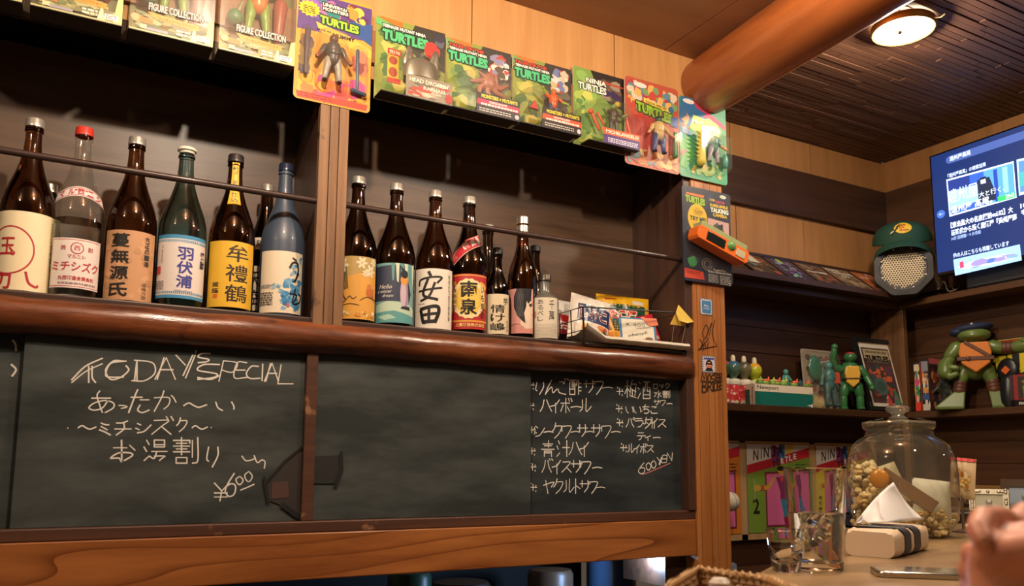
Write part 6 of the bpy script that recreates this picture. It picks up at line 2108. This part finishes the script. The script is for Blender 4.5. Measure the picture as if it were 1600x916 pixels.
toy(t, (.055, -.012, .028), .085, '#b09a3a', '#a88a32', '#8a9a3a', '#8a7a2a', fat=1.0)
MB().span((0, -.026, .024), (.15, -.0005, .116)).build('window', M['film'], t)
# picture rail along the television wall
mb = MB(); mb.span((XT - .018, -1.5, .915), (XT - .0045, 2.03, .989))
o = mb.build('trim_1', wood('wall_trim_wood', '#7a5a34', '#94713f', (20, 1.5, 20), .5)); struct(o)

# ================================================================== counter
CZ = .90
e0, e1 = Vector((.92, .918)), Vector((1.882, 1.528))
dr_ = (e1 - e0).normalized()
pA = e0 - dr_ * 1.25
pB = e0 + dr_ * 2.02
outl = [(pA.x, pA.y), (pB.x, min(pB.y, YR - .02)), (XT - .02, YR - .04), (XT - .02, -1.4), (pA.x, -1.4)]
co = thing('counter', 'broad light brown wooden bar counter with a slanting edge', 'counter', (1.5, .5, 0))
mb = MB()
n = len(outl)
vs = [(x - 1.5, y - .5, CZ - .045) for x, y in outl] + [(x - 1.5, y - .5, CZ) for x, y in outl]
mb.add(vs, [tuple(range(n - 1, -1, -1)), tuple(range(n, 2 * n))] + [(i, (i + 1) % n, (i + 1) % n + n, i + n) for i in range(n)])
mb.build('worktop', M['counter'], co, bevel=.004)
ins = [(x + .05 if x < 1 else x - .03, y - .06) for x, y in outl]
mb = MB()
vs = [(x - 1.5, y - .5, 0.0) for x, y in ins] + [(x - 1.5, y - .5, CZ - .046) for x, y in ins]
mb.add(vs, [tuple(range(n - 1, -1, -1)), tuple(range(n, 2 * n))] + [(i, (i + 1) % n, (i + 1) % n + n, i + n) for i in range(n)])
mb.build('base', M['dark'], co)
# low back counter behind the bar, seen in the gap beside the post
mb = MB(); mb.span((-.45, -.10, 0), (.0, .13, .665)); 
lc = thing('back_counter', 'low brown counter against the wall beside the post', 'counter', (2.42, 2.17, 0)); mb.build('body', M['dark'], lc); MB().span((-.47, -.12, .665), (.02, .13, .69)).build('top', M['shelf'], lc, bevel=.002)
mb = MB(); mb.span((0, 0, 0), (.028, .05, .07))
q = PY(1145, 893, 2.06)
o = MB().span((-.018, -.02, 0), (.018, .02, .044)).span((-.015, -.016, .044), (.015, .016, .048)).build('tin', mat('#7a869a', .4)); o.location = (q.x + .010, 2.09, .6905); tag(o, 'small blue grey tin on the low counter beside the post', 'tin')


def depth_of(P): return float(np.dot(np.array(P) - CAMP, fwd))


# ---- pint glass with iced water
c0 = PZ(1279, 890, CZ); k_ = depth_of(c0) / FPX
hg = 157 * k_
rb, rt = 37 * k_, 47.5 * k_
t = thing('pint_glass', 'tall clear glass of iced water on the counter', 'glass', (c0.x, c0.y, CZ + .0004))
MB().lathe([(0, 0), (rb - .002, 0), (rb, .002), (rt, hg - .001), (rt - .0008, hg), (rt - .0022, hg), (rb - .0018, .013), (rb - .006, .011), (0, .011)], 56).build('glass_body', M['clear'], t)
hl = hg * .555
rl = rb + (rt - rb) * hl / hg - .0024
MB().lathe([(0, .0125), (rb - .0062, .0125), (rb - .0026, .0145), (rl, hl - .0005), (rl - .001, hl), (0, hl)], 48).build('water', M['water'], t)
ice = glass('ice', (.97, .98, .98), .08, 1.25)
for (x, y, z, s, a) in ((-.009, -.004, hl - .010, .020, .4), (.011, .003, hl - .012, .019, 1.0), (.0, .010, hl - .030, .021, .2), (-.003, -.010, hl - .034, .018, .8)):
    MB().box((0, 0, 0), (s, s, s)).build('ice_cube', ice, t, loc=(x, y, z), rot=(a, a * .7, a * 1.3), bevel=.003)
# ---- shot glass
c0 = PZ(1229, 893, CZ); k_ = depth_of(c0) / FPX
hg = 64 * k_
rb, rt = 21 * k_, 29.5 * k_
t = thing('shot_glass', 'small heavy clear shot glass in front of the tall glass', 'glass', (c0.x, c0.y, CZ + .0004))
MB().lathe([(0, 0), (rb - .001, 0), (rb, .0012), (rt, hg - .001), (rt - .0008, hg), (rt - .0022, hg), (rt - .004, hg * .6), (rb * .78, hg * .30), (rb * .5, hg * .235), (0, hg * .22)], 48).build('glass_body', M['clear'], t)

# ---- napkin pack with a tissue pulled up
P1, P2, P3 = PZ(1318, 868, CZ), PZ(1384, 873, CZ), PZ(1428, 846, CZ)
ux = (P2 - P1); wx = ux.length; ux.normalize()
vy = (P3 - P2); ly = min(vy.length, .26) * .84
vy = (vy - ux * vy.dot(ux)).normalized()
t = thing('napkin_pack', 'soft paper napkin pack with dark stripes and a raised white napkin', 'napkins', (P1.x, P1.y, CZ + .0004), math.atan2(ux.y, ux.x))
hh = 43 * depth_of(P2) / FPX
mb = MB(); NX = 12
wx += .02
vs, fs = [], []
sec = rounded(wx, hh, .014, 4)
for j in range(13):
    f = j / 12
    sc = 1 - .10 * max(0, 1 - min(f, 1 - f) / .06)
    for i, (a, b2) in enumerate(sec):
        wob = .0018 * math.sin(i * 2.1 + j * 1.7)
        vs.append(((a - wx / 2) * sc + wx / 2, f * ly, max(0.0, b2 * sc + (wob if b2 > hh * .6 else 0))))
ns = len(sec)
for j in range(12):
    for i in range(ns):
        k = (i + 1) % ns
        fs.append((j * ns + i, j * ns + k, (j + 1) * ns + k, (j + 1) * ns + i))
fs += [tuple(range(ns)), tuple(12 * ns + i for i in range(ns - 1, -1, -1))]
mb.add(vs, fs, 0, True); mb.build('wrapper', mat('#cdb79a', .6), t)
mb = MB()
for f0, f1 in ((.16, .34), (.44, .62)):
    vs, fs = [], []
    for f in np.linspace(f0, f1, 5):
        for i, (a, b2) in enumerate(sec):
            bend = .05 * math.sin(PI * min(1, max(0, b2 / hh)))
            vs.append((a + (.0012 if a > wx / 2 else -.0012), (f + bend * (1 if a > wx / 2 else 0)) * ly, max(.0005, b2 + (.0026 if b2 > hh / 2 else 0))))
    for j in range(4):
        for i in range(ns - 1):
            fs.append((j * ns + i, j * ns + i + 1, (j + 1) * ns + i + 1, (j + 1) * ns + i))
    mb.add(vs, fs, 0, True)
mb.build('printed_stripe', mat('#3a3a40', .55), t, recalc=False)
# tissue
inv = Matrix.Rotation(-math.atan2(ux.y, ux.x), 3, 'Z')
base = Vector((P1.x, P1.y, CZ))
dm = depth_of(P1 + vy * ly * .45)
def TL(px, py, dd=0.0): return inv @ (PD(px, py, dm + dd) - base)
left, peak, right, low = TL(1336, 818), TL(1396, 754, .02), TL(1443, 812, .03), TL(1390, 817, -.03)
mb = MB(); vs, fs = [], []
NN = 14
for j in range(NN + 1):
    v = j / NN
    for i in range(NN + 1):
        u = i / NN
        a = left.lerp(peak, u); b2 = left.lerp(low, min(1, u * 1.0)) 
        # patch spanned by left-peak-right-low
        pnt = (1 - u) * ((1 - v) * left + v * left) + u * ((1 - v) * low + v * peak) if u < .55 else None
        if pnt is None:
            w_ = (u - .55) / .45
            m_ = (1 - .55) * left + .55 * ((1 - v) * low + v * peak)
            top = (1 - w_) * ((1 - .55) * left + .55 * peak) + w_ * peak if v > .5 else None
            pnt = m_.lerp((1 - v) * right.lerp(low, .45) + v * right.lerp(peak, .65), w_)
        dz = .006 * math.sin(9 * u + 3 * v) * math.sin(PI * v)
        vs.append(pnt + Vector((0, dz, dz * .4)))
mb = MB()
# draw as a folded fan: two panels meeting at the peak with soft creases
vs, fs = [], []
rows = 12
edge_l = [left.lerp(peak, s) + Vector((0, 0, .006 * math.sin(PI * s))) for s in np.linspace(0, 1, rows + 1)]
edge_r = [low.lerp(right, s) for s in np.linspace(0, 1, rows + 1)]
edge_r2 = [low.lerp(right, s * 1.0) for s in np.linspace(0, 1, rows + 1)]
cols_ = 12
for j in range(rows + 1):
    s = j / rows
    A = edge_l[j]
    B = (left.lerp(low, min(1, s * 1.6)) if s < .62 else low.lerp(right, (s - .62) / .38))
    for i in range(cols_ + 1):
        w_ = i / cols_
        pnt = A.lerp(B, w_) if s < 1 else A.lerp(right, w_)
        cr = .011 * math.sin(5.2 * PI * s + 1.6 * w_) * math.sin(PI * w_) * (1 - .3 * s)
        vs.append(pnt + Vector((0.3 * cr, cr, .3 * cr)))
for j in range(rows):
    for i in range(cols_):
        a_ = j * (cols_ + 1) + i
        fs.append((a_, a_ + 1, a_ + cols_ + 2, a_ + cols_ + 1))
mb.add(vs, fs, 0, True)
o = mb.build('napkin', mat('#eeecea', .7, sss=.15), t)
sd_ = o.modifiers.new('thick', 'SOLIDIFY'); sd_.thickness = .0006

# ---- big glass jar
c0 = PZ(1413, 837, CZ); k_ = depth_of(c0) / FPX
jar = thing('glass_jar', 'large round glass jar with knobbed lid full of snack packets', 'jar', (c0.x, c0.y, CZ + .0004), face_cam((c0.x, c0.y)))
J = lambda px: px * k_
prof = [(0, 0), (J(55), 0), (J(62), J(3)), (J(77), J(26)), (J(80.5), J(50)), (J(81), J(95)), (J(79), J(120)), (J(72), J(138)), (J(60), J(149)), (J(52), J(153)), (J(50), J(156)), (J(50), J(164)), (J(53), J(167)), (J(54), J(171)), (J(52), J(173))]
MB().lathe(prof, 64).build('glass_body', clearfilm('jar_glass', (.93, .94, .90), 1.8, .03, 1.5, .04, (.7, .68, .55)), jar)
MB().lathe([(0, J(174)), (J(53), J(172.5)), (J(54), J(174)), (J(53), J(176.5)), (J(34), J(181)), (J(13), J(184)), (J(9), J(187)), (J(10), J(190)), (J(17), J(194)), (J(18.5), J(198)), (J(16), J(202)), (J(8), J(204)), (0, J(204.5))], 56).build('lid', clearfilm('lid_glass', (.85, .86, .80), 2.2, .03, 1.5, .10, (.72, .7, .58)), jar)
# contents: loose puffs at the bottom, bags of puffs, white sachet, orange disc, brown card
rg = random.Random(23)
puffm = [mat('#d8bf86', .7), mat('#e2cf9f', .7), mat('#c9a86a', .7)]


def puffs(mb, n, fn, r0, r1):
    for i in range(n):
        x, y, z = fn()
        r = rg.uniform(r0, r1)
        for _ in range(3):
            mb.ball((x + rg.uniform(-r, r) * .55, y + rg.uniform(-r, r) * .55, z + rg.uniform(-r, r) * .5), (r * rg.uniform(.45, .8), r * rg.uniform(.45, .8), r * rg.uniform(.4, .7)), i % 3, 8, 6)


def inring(rmax, z0, z1, ax=-180, bx_=180):
    def f():
        a = R(rg.uniform(ax, bx_)); r = rmax * math.sqrt(rg.uniform(.1, 1))
        return r * math.cos(a), r * math.sin(a), rg.uniform(z0, z1)
    return f


mb = MB(); puffs(mb, 170, inring(J(66), J(6), J(16)), J(4), J(6)); puffs(mb, 210, inring(J(72), J(16), J(40)), J(5), J(8))
o = mb.build('loose_puffs', puffm); o.location = jar.location; o.rotation_euler = jar.rotation_euler; tag(o, 'loose pale puffed snacks in the bottom of the jar', 'snacks'); o['kind'] = 'stuff'


def contents(name, lab, cat): 
    t = thing(name, lab, cat, tuple(jar.location), jar.rotation_euler[2], 'packets inside the glass jar')
    return t


t = contents('puff_bag', 'clear bag of puffed snacks against the near left side of the jar', 'snack bag')
mb = MB(); puffs(mb, 110, lambda: (rg.uniform(J(-72), J(-34)), rg.uniform(J(-32), J(16)), rg.uniform(J(36), J(112))), J(6), J(9))
for kk in range(len(mb.v)):
    x, y, z = mb.v[kk]; r = math.hypot(x, y)
    if r > J(75): mb.v[kk] = (x * J(75) / r, y * J(75) / r, z)
mb.build('puffs', puffm, t, kind='stuff')
t = contents('orange_disc', 'round amber orange sweet pressed against the jar glass', 'sweet')
MB().ball((J(-30), J(-66), J(88)), (J(14), J(6), J(15)), 0, 20, 14).build('sweet', mat('#c98418', .25, coat=.4), t)
t = contents('brown_card', 'slanting brown card strip inside the jar', 'card')
MB().box((J(8), J(-56), J(72)), (J(88), J(3), J(20)), 0, Matrix.Rotation(R(36), 3, 'Y')).build('card', mat('#7a5a3a', .6), t, bevel=.001)
t = contents('white_sachet', 'white printed sachet standing at the far side of the jar', 'sachet')
mbp, wp = pillow(J(62), J(58), J(26)); o = mbp.build('sachet', mat('#cfcdb8', .45, coat=.2), t, loc=(J(40), J(-38), J(30)), rot=(R(-8), R(6), R(32)))
t = contents('silver_sachet', 'pale crinkled sachet at the back of the jar', 'sachet')
mbp, wp = pillow(J(80), J(66), J(30)); o = mbp.build('sachet', mat('#c9bd98', .45), t, loc=(J(-22), J(30), J(40)), rot=(R(10), R(-20), R(-12)))
# packet hanging at the jar's far shoulder
q = PD(1499, 716, depth_of(c0) + .12)
t = thing('hanging_packet', 'small cream packet with red top standing up beside the jar', 'packet', (q.x, q.y, CZ + .0004), face_cam((q.x, q.y), -.5))
hp = q.z - CZ
mbp, wp = pillow(.062, hp * .55, .016)
mbp.build('packet', mat('#cfb890', .5, coat=.2), t, loc=(0, 0, hp * .45), rot=(0, R(6), 0))
p = Print(.062, hp * .55); p.blobs(['#d8bf7a', '#c98a3a', '#e0d0a8', '#b8783a'], 16, .1, .2, .9, .8, .16, 181).rect('#c23a3a', 0, .93, 1, 1)
p.build('printed_front', t, warp=wp, step=.008, vstep=.01, loc=(0, 0, hp * .45), rot=(0, R(6), 0))
MB().lathe([(0, 0), (.026, 0), (.027, .003), (.004, .008), (.0035, hp * .5), (0, hp * .5)], 24).build('stand', mat('#5a4632', .5), t)

# ---- things at the back of the counter
t = thing('black_tray', 'low black tray behind the jar on the counter', 'tray', (2.11, 1.50, CZ + .0004), 0)
mb = MB()
mb.span((-.30, -.045, 0), (.28, .10, .004)).span((-.30, -.045, .004), (.28, -.040, .03)).span((-.30, .095, .004), (.28, .10, .03)).span((-.30, -.04, .004), (-.295, .095, .03)).span((.275, -.04, .004), (.28, .095, .03)); mb.build('tray', mat('#1e2026', .4), t, bevel=.002)
MB().span((-.30, -.047, .026), (.28, -.039, .031)).build('pale_rim', mat('#8a8c92', .4), t)
q = PZ(1511, 822, CZ)
o = MB().add([(-.03, -.02, 0), (.03, -.025, 0), (.035, .02, .0), (-.02, .025, .0), (0, 0, .012)], [(0, 1, 4), (1, 2, 4), (2, 3, 4), (3, 0, 4), (3, 2, 1, 0)]).build('paper_scrap', mat('#d8cfc0', .6)); o.location = (q.x, q.y - .02, CZ + .0005); tag(o, 'crumpled white paper scrap in front of the black tray', 'paper')


def photo_frame(label, px0, px1, ptop, pbase, mats, bw, rz, seed, cat='picture frame'):
    q0, q1 = PZ(px0, pbase, CZ), PZ(px1, pbase, CZ)
    d0 = depth_of((q0 + q1) / 2) / FPX
    w, h = (px1 - px0) * d0, (pbase - ptop) * d0
    c = (q0 + q1) / 2
    t = thing('photo_frame', label, cat, (c.x, c.y, CZ + .0005), rot=(R(-10), 0, face_cam((c.x, c.y), rz)))
    mb = MB()
    for a, b2 in (((-w / 2, 0), (w / 2, bw)), ((-w / 2, h - bw), (w / 2, h)), ((-w / 2, bw), (-w / 2 + bw, h - bw)), ((w / 2 - bw, bw), (w / 2, h - bw))):
        mb.span((a[0], -.008, a[1]), (b2[0], .008, b2[1]))
    if seed == 191:
        for i in range(60):
            a = rg.random() * 4
            s = a % 1
            x, z = ((-w / 2 + s * w, bw / 2), (-w / 2 + s * w, h - bw / 2), (-w / 2 + bw / 2, s * h), (w / 2 - bw / 2, s * h))[int(a)]
            mb.ball((x, -.009, z), (bw * .3, .004, bw * .3), 0, 8, 6)
        mb.limb([(-w / 2 - .006, 0, h * .35), (-w / 2 - .012, 0, h * .45), (-w / 2 - .004, 0, h * .55), (-w / 2 - .012, 0, h * .65), (-w / 2 - .004, 0, h * .72)], .0035, 8, 1)
    mb.build('frame', mats, t, bevel=.001)
    MB().span((-w / 2 + bw * .6, -.002, bw * .6), (w / 2 - bw * .6, .004, h - bw * .6)).build('backing', mat('#a8a48e', .5), t)
    p = Print(w - 2 * bw, h - 2 * bw)
    p.rect('#aaa68c' if seed == 191 else '#8fa0ae', 0, 0, 1, 1).oval('#6a6656', .5, .5, .12, .22).oval('#c2bda6', .5, .6, .08, .12).poly('#7a7664', [(.3, 0), (.42, .4), (.58, .4), (.7, 0)])
    p.build('photo', t, loc=(0, -.0024, bw))
    MB().span((-.01, .006, 0), (.01, .012, h * .75)).build('strut', M['black'], t)
    return t


photo_frame('small ornate silver photo frame on the counter', 1519, 1574, 765, 806, [mat('#b8b09a', .35, .7), mat('#1d1a18', .5)], .018, -.1, 191)
photo_frame('dark wooden photo frame behind the hand', 1567, 1640, 750, 806, [mat('#4a3420', .4), mat('#1d1a18', .5)], .026, -.35, 192)

# ---- phone on the counter
P1, P2 = PZ(1371, 903, CZ), PZ(1503, 908, CZ)
ux = (P2 - P1).normalized()
t = thing('smartphone', 'silver edged smartphone lying flat on the counter', 'phone', (P1.x, P1.y, CZ + .0005), math.atan2(ux.y, ux.x))
def slab(w, l, r, z0, z1):
    o_ = rounded(w, l, r, 5); n_ = len(o_)
    return [(x, y, z0) for x, y in o_] + [(x, y, z1) for x, y in o_], [tuple(range(n_ - 1, -1, -1)), tuple(range(n_, 2 * n_))] + [(i, (i + 1) % n_, (i + 1) % n_ + n_, i + n_) for i in range(n_)]
MB().add(*slab(.150, .072, .011, 0, .0085)).build('body', mat('#b8b4ac', .18, 1.0), t, bevel=.0018)
vs, fs = slab(.143, .065, .009, .0086, .0092); MB().add([(x + .0035, y + .0035, z) for x, y, z in vs], fs).build('screen', mat('#8f8a80', .08, .3, coat=1.0), t)

# ---- woven basket, near corner of the counter
zr_ = .946
A_, B_, C_ = PZ(1088, 891, zr_), PZ(1196, 906, zr_), PZ(1046, 916, zr_)
wB = .1; lB = .1; sgn = 1
t = thing('woven_basket', 'small woven cane basket at the near edge of the counter', 'basket', (A_.x, A_.y, CZ + .0004))
hull = [A_, B_, B_ + Vector((-.035, -.075, 0)), C_ + Vector((.005, -.105, 0)), C_ + Vector((-.035, -.035, 0)), C_]
hb = zr_ - CZ
cane, cane2 = mat('#b08a58', .5), mat('#8f6a40', .55)
cor = [Vector((q_.x - A_.x, q_.y - A_.y, 0)) for q_ in hull]
cen_ = sum(cor, Vector((0, 0, 0))) / len(cor)
def ringpts(z, sc, n=9):
    c = cen_; out = []
    for a, b2 in zip(cor, cor[1:] + cor[:1]):
        for k in range(n):
            out.append(c + (a.lerp(b2, (k + .5) / n) - c) * sc + Vector((0, 0, z)))
    return out
top = ringpts(hb, 1.0, 8); bot = ringpts(.004, .86, 8)
mb = MB(); mb.tube(top, .0035, 8, closed=True)
m_ = len(top) * 6
fine = [top[int(k / 6)].lerp(top[(int(k / 6) + 1) % len(top)], (k % 6) / 6) for k in range(m_)]
wrap = [f + Vector((0, 0, 0)) + Vector((.0042 * math.cos(k * 1.3), .0042 * math.cos(k * 1.3), .0042 * math.sin(k * 1.3))) for k, f in enumerate(fine)]
mb.tube(wrap, .0016, 6, closed=True); mb.build('rim', cane, t)
mb = MB()
for lv in range(6):
    f = (lv + .5) / 6.5
    rw = [bb.lerp(tt, f) + Vector((.0022 * math.sin(PI * (k + lv)), .0022 * math.cos(PI * (k + lv)), 0)) for k, (tt, bb) in enumerate(zip(top, bot))]
    mb.tube(rw, .0028, 6, closed=True)
mb.build('weave', cane2, t)
mb = MB()
for k, (tt, bb) in enumerate(zip(top, bot)):
    mb.tube([bb, bb.lerp(tt, .5), tt], .0026, 6)
mb.build('stakes', cane, t)
c = cen_
mb = MB(); vs = [c + (q_ - c) * .86 + Vector((0, 0, .003)) for q_ in cor] + [c + (q_ - c) * .86 + Vector((0, 0, .006)) for q_ in cor]
mb.add(vs, [tuple(range(5, -1, -1)), tuple(range(6, 12))] + [(i, (i + 1) % 6, (i + 1) % 6 + 6, i + 6) for i in range(6)]); mb.build('bottom', cane2, t)
for (u, v, lab, c1, c2, hgt) in ((.022, .03, 'small dark seasoning bottle with pearly cap in the woven basket', '#2a1c14', '#d8cfc0', .042), (-.02, -.01, 'small brown seasoning bottle in the woven basket', '#8a5a34', '#c99a6a', .036)):
    w_ = Vector((A_.x, A_.y, CZ + .0004)) + cen_ + Vector((u, v, .0065))
    o = thing('seasoning_bottle', lab, 'bottle', tuple(w_), 0, 'seasonings in the woven basket')
    MB().lathe([(0, 0), (.013, 0), (.0145, .002), (.0145, hgt * .6), (.010, hgt * .72), (0, hgt * .72)], 20).build('body', mat(c1, .25, coat=.4), o)
    MB().lathe([(0, hgt * .7), (.010, hgt * .7), (.0105, hgt * .9), (.007, hgt), (0, hgt * 1.01)], 20).build('cap', mat(c2, .35), o)

# ================================================================== kitchen under the beam
q = PY(1080, 890, 2.24)
t = thing('plastic_bag', 'pale blue white plastic bag hanging in the kitchen gap under the beam', 'bag', (q.x, 2.27, .5006))
mbp, wp = pillow(.20, .285, .07); mbp.build('bag', mat('#c4d8ee', .5), t)
MB().tube([(.03 + .022 * math.cos(a), -.03, .262 + .013 * math.sin(a)) for a in np.linspace(0, 2 * PI, 20)[:-1]], .004, 8, closed=True).build('ring_handle', M['black'], t)
MB().tube([(0, 0, .29), (0, .0, .3)], .004, 8).build('tie', M['black'], t)
q = PY(1100, 905, 2.33)
kc = thing('kitchen_bench', 'steel kitchen bench in the dim gap under the beam', 'bench', (.9, 2.55, 0))
MB().span((-1.6, -.2, .48), (1.0, .3, .5)).build('top', mat('#6a6e74', .35, .8), kc); MB().span((-1.58, -.18, 0), (.98, .28, .48)).build('body', mat('#3a3c40', .5, .5), kc)
for (px, lab, c1, r, h) in ((640, 'dark green tin standing in the dim kitchen gap', '#2c4a38', .07, .22), (720, 'dark pot in the dim kitchen gap', '#2a2624', .10, .18), (860, 'brown round jar in the dim kitchen gap', '#5a4434', .08, .20), (955, 'blue grey tub beside the plastic bag', '#3f5a7a', .09, .24)):
    q = PY(px, 905, 2.5)
    o = MB().lathe([(0, 0), (r * .9, 0), (r, .01), (r, h - .02), (r * .9, h - .005), (r * .4, h), (0, h)], 28).build('kitchen_jar', mat(c1, .4)); o.location = (q.x, 2.5, .5005); tag(o, lab, 'jar')

# ================================================================== visible ceiling lamp
q = PZ(1411, 42, ZRC - .012)
t = thing('ceiling_lamp', 'round glowing ceiling lamp with hanging ornament', 'lamp', (q.x, q.y, ZRC - .002))
MB().lathe([(.088, .0), (.092, -.004), (.092, -.022), (.089, -.026), (.085, -.024), (.084, -.004)], 48).build('rim', mat('#a8864a', .35, .7), t)
MB().lathe([(0, -.0215), (.040, -.0212), (.075, -.019), (.0845, -.014)], 48).build('diffuser', mat('#fff0cf', .6, 0, 9.0), t)
MB().tube([(-.045, -.02, -.022), (-.045, -.02, -.045)], .001, 6).ball((-.045, -.02, -.05), (.006, .006, .007)).build('ornament', mat('#5a4a2a', .5, .5), t)
MB().tube([(.02, -.088, -.018), (.028, -.105, -.022), (.03, -.118, -.018)], .0025, 8).build('clip', mat('#d8c8a0', .4, .5), t)
lamp('ceiling_lamp_light', (q.x, q.y, ZRC - .05), 9, .03)
# ================================================================== hand
def skin_mat():
    m, nt, b = _nodes('skin')
    L = nt.links.new
    tc = N(nt, 'ShaderNodeTexCoord')
    n1 = N(nt, 'ShaderNodeTexNoise'); n1.inputs['Scale'].default_value = 22; n1.inputs['Detail'].default_value = 4
    L(tc.outputs['Object'], n1.inputs['Vector'])
    rp = N(nt, 'ShaderNodeValToRGB')
    rp.color_ramp.elements[0].position = .3; rp.color_ramp.elements[1].position = .75
    rp.color_ramp.elements[0].color = lin('#bd7558'); rp.color_ramp.elements[1].color = lin('#d89a78')
    L(n1.outputs['Fac'], rp.inputs[0]); L(rp.outputs[0], b.inputs['Base Color'])
    b.inputs['Roughness'].default_value = .5
    b.inputs['Subsurface Weight'].default_value = .12
    b.inputs['Subsurface Radius'].default_value = (.012, .004, .002)
    b.inputs['Subsurface Scale'].default_value = .6
    return m


D0 = .44
HB = PD(1570, 880, D0)
K = D0 / FPX
t = thing('person', 'person at the counter, only the clasped bare hands in view', 'person', tuple(HB))


def H(px, py, dd=0.0):
    return PD(px, py, D0 + dd) - HB


mb = MB()
def fing(pts, rs, seg=18):
    mb.limb([H(*q_) for q_ in pts], [r * K for r in rs], seg)


# lower hand: back of the hand and thumb side, coming from below right
fing([(1700, 960, .02), (1640, 915, .01), (1590, 880, .0), (1562, 870, .0)], [80, 74, 58, 42])
fing([(1690, 900, .05), (1640, 870, .03), (1598, 858, .012), (1572, 862, .006)], [62, 56, 44, 30])
fing([(1600, 960, .0), (1562, 915, .0), (1550, 880, .004)], [62, 48, 36])
# knuckles and fingers of the lower hand wrapping round on the far side
for i, (x, y, d) in enumerate(((1519, 866, .018), (1514, 890, .022), (1516, 918, .026), (1524, 946, .03))):
    fing([(1580, y + 22, .004), (x + 16, y + 4, .008), (x, y, d), (x + 18, y - 2, d + .030), (x + 52, y, d + .036)], [24, 21, 19.5, 18, 15])
# thumb of the lower hand laid across
fing([(1640, 874, -.01), (1604, 862, -.012), (1574, 866, -.008), (1556, 876, .0)], [36, 30, 26, 22])
# upper hand: index finger curled over, tip pressed down
fing([(1610, 842, .05), (1588, 822, .050), (1562, 810, .036), (1537, 812, .020), (1529, 829, .004), (1538, 845, -.004)], [22, 21, 21, 22, 19, 15])
# next fingers of the upper hand
fing([(1640, 840, .06), (1620, 808, .058), (1600, 804, .046), (1594, 820, .036), (1602, 840, .030)], [24, 24, 22, 20, 16])
fing([(1668, 846, .07), (1640, 806, .06), (1618, 800, .05), (1610, 814, .04), (1616, 836, .032)], [24, 24, 22, 20, 16])
fing([(1690, 856, .08), (1664, 812, .065), (1644, 806, .055), (1636, 820, .045), (1640, 838, .036)], [22, 22, 20, 18, 15])
# thumb of the upper hand along the near side
fing([(1690, 850, .03), (1650, 838, .02), (1622, 836, .014)], [30, 24, 18])
# palms and wrists
fing([(1740, 900, .09), (1690, 868, .075), (1645, 850, .06)], [62, 54, 38])
fing([(1860, 1080, .05), (1760, 1000, .03), (1690, 940, .02)], [84, 78, 74])
fing([(1900, 1010, .14), (1810, 945, .11), (1735, 895, .09)], [80, 72, 60])
o = mb.build('hands', skin_mat(), t)
rm = o.modifiers.new('fuse', 'REMESH'); rm.mode = 'VOXEL'; rm.voxel_size = .0016; rm.use_smooth_shade = True
sm = o.modifiers.new('smooth', 'SMOOTH'); sm.factor = .6; sm.iterations = 7
mb = MB(); mb.ball(H(1538, 846, -.0088), (7.5 * K, 3 * K, 8 * K), 0, 14, 10, Matrix.Rotation(YAW * -1, 3, 'Z')); mb.build('fingernail', mat('#d39a80', .3, coat=.3), t)
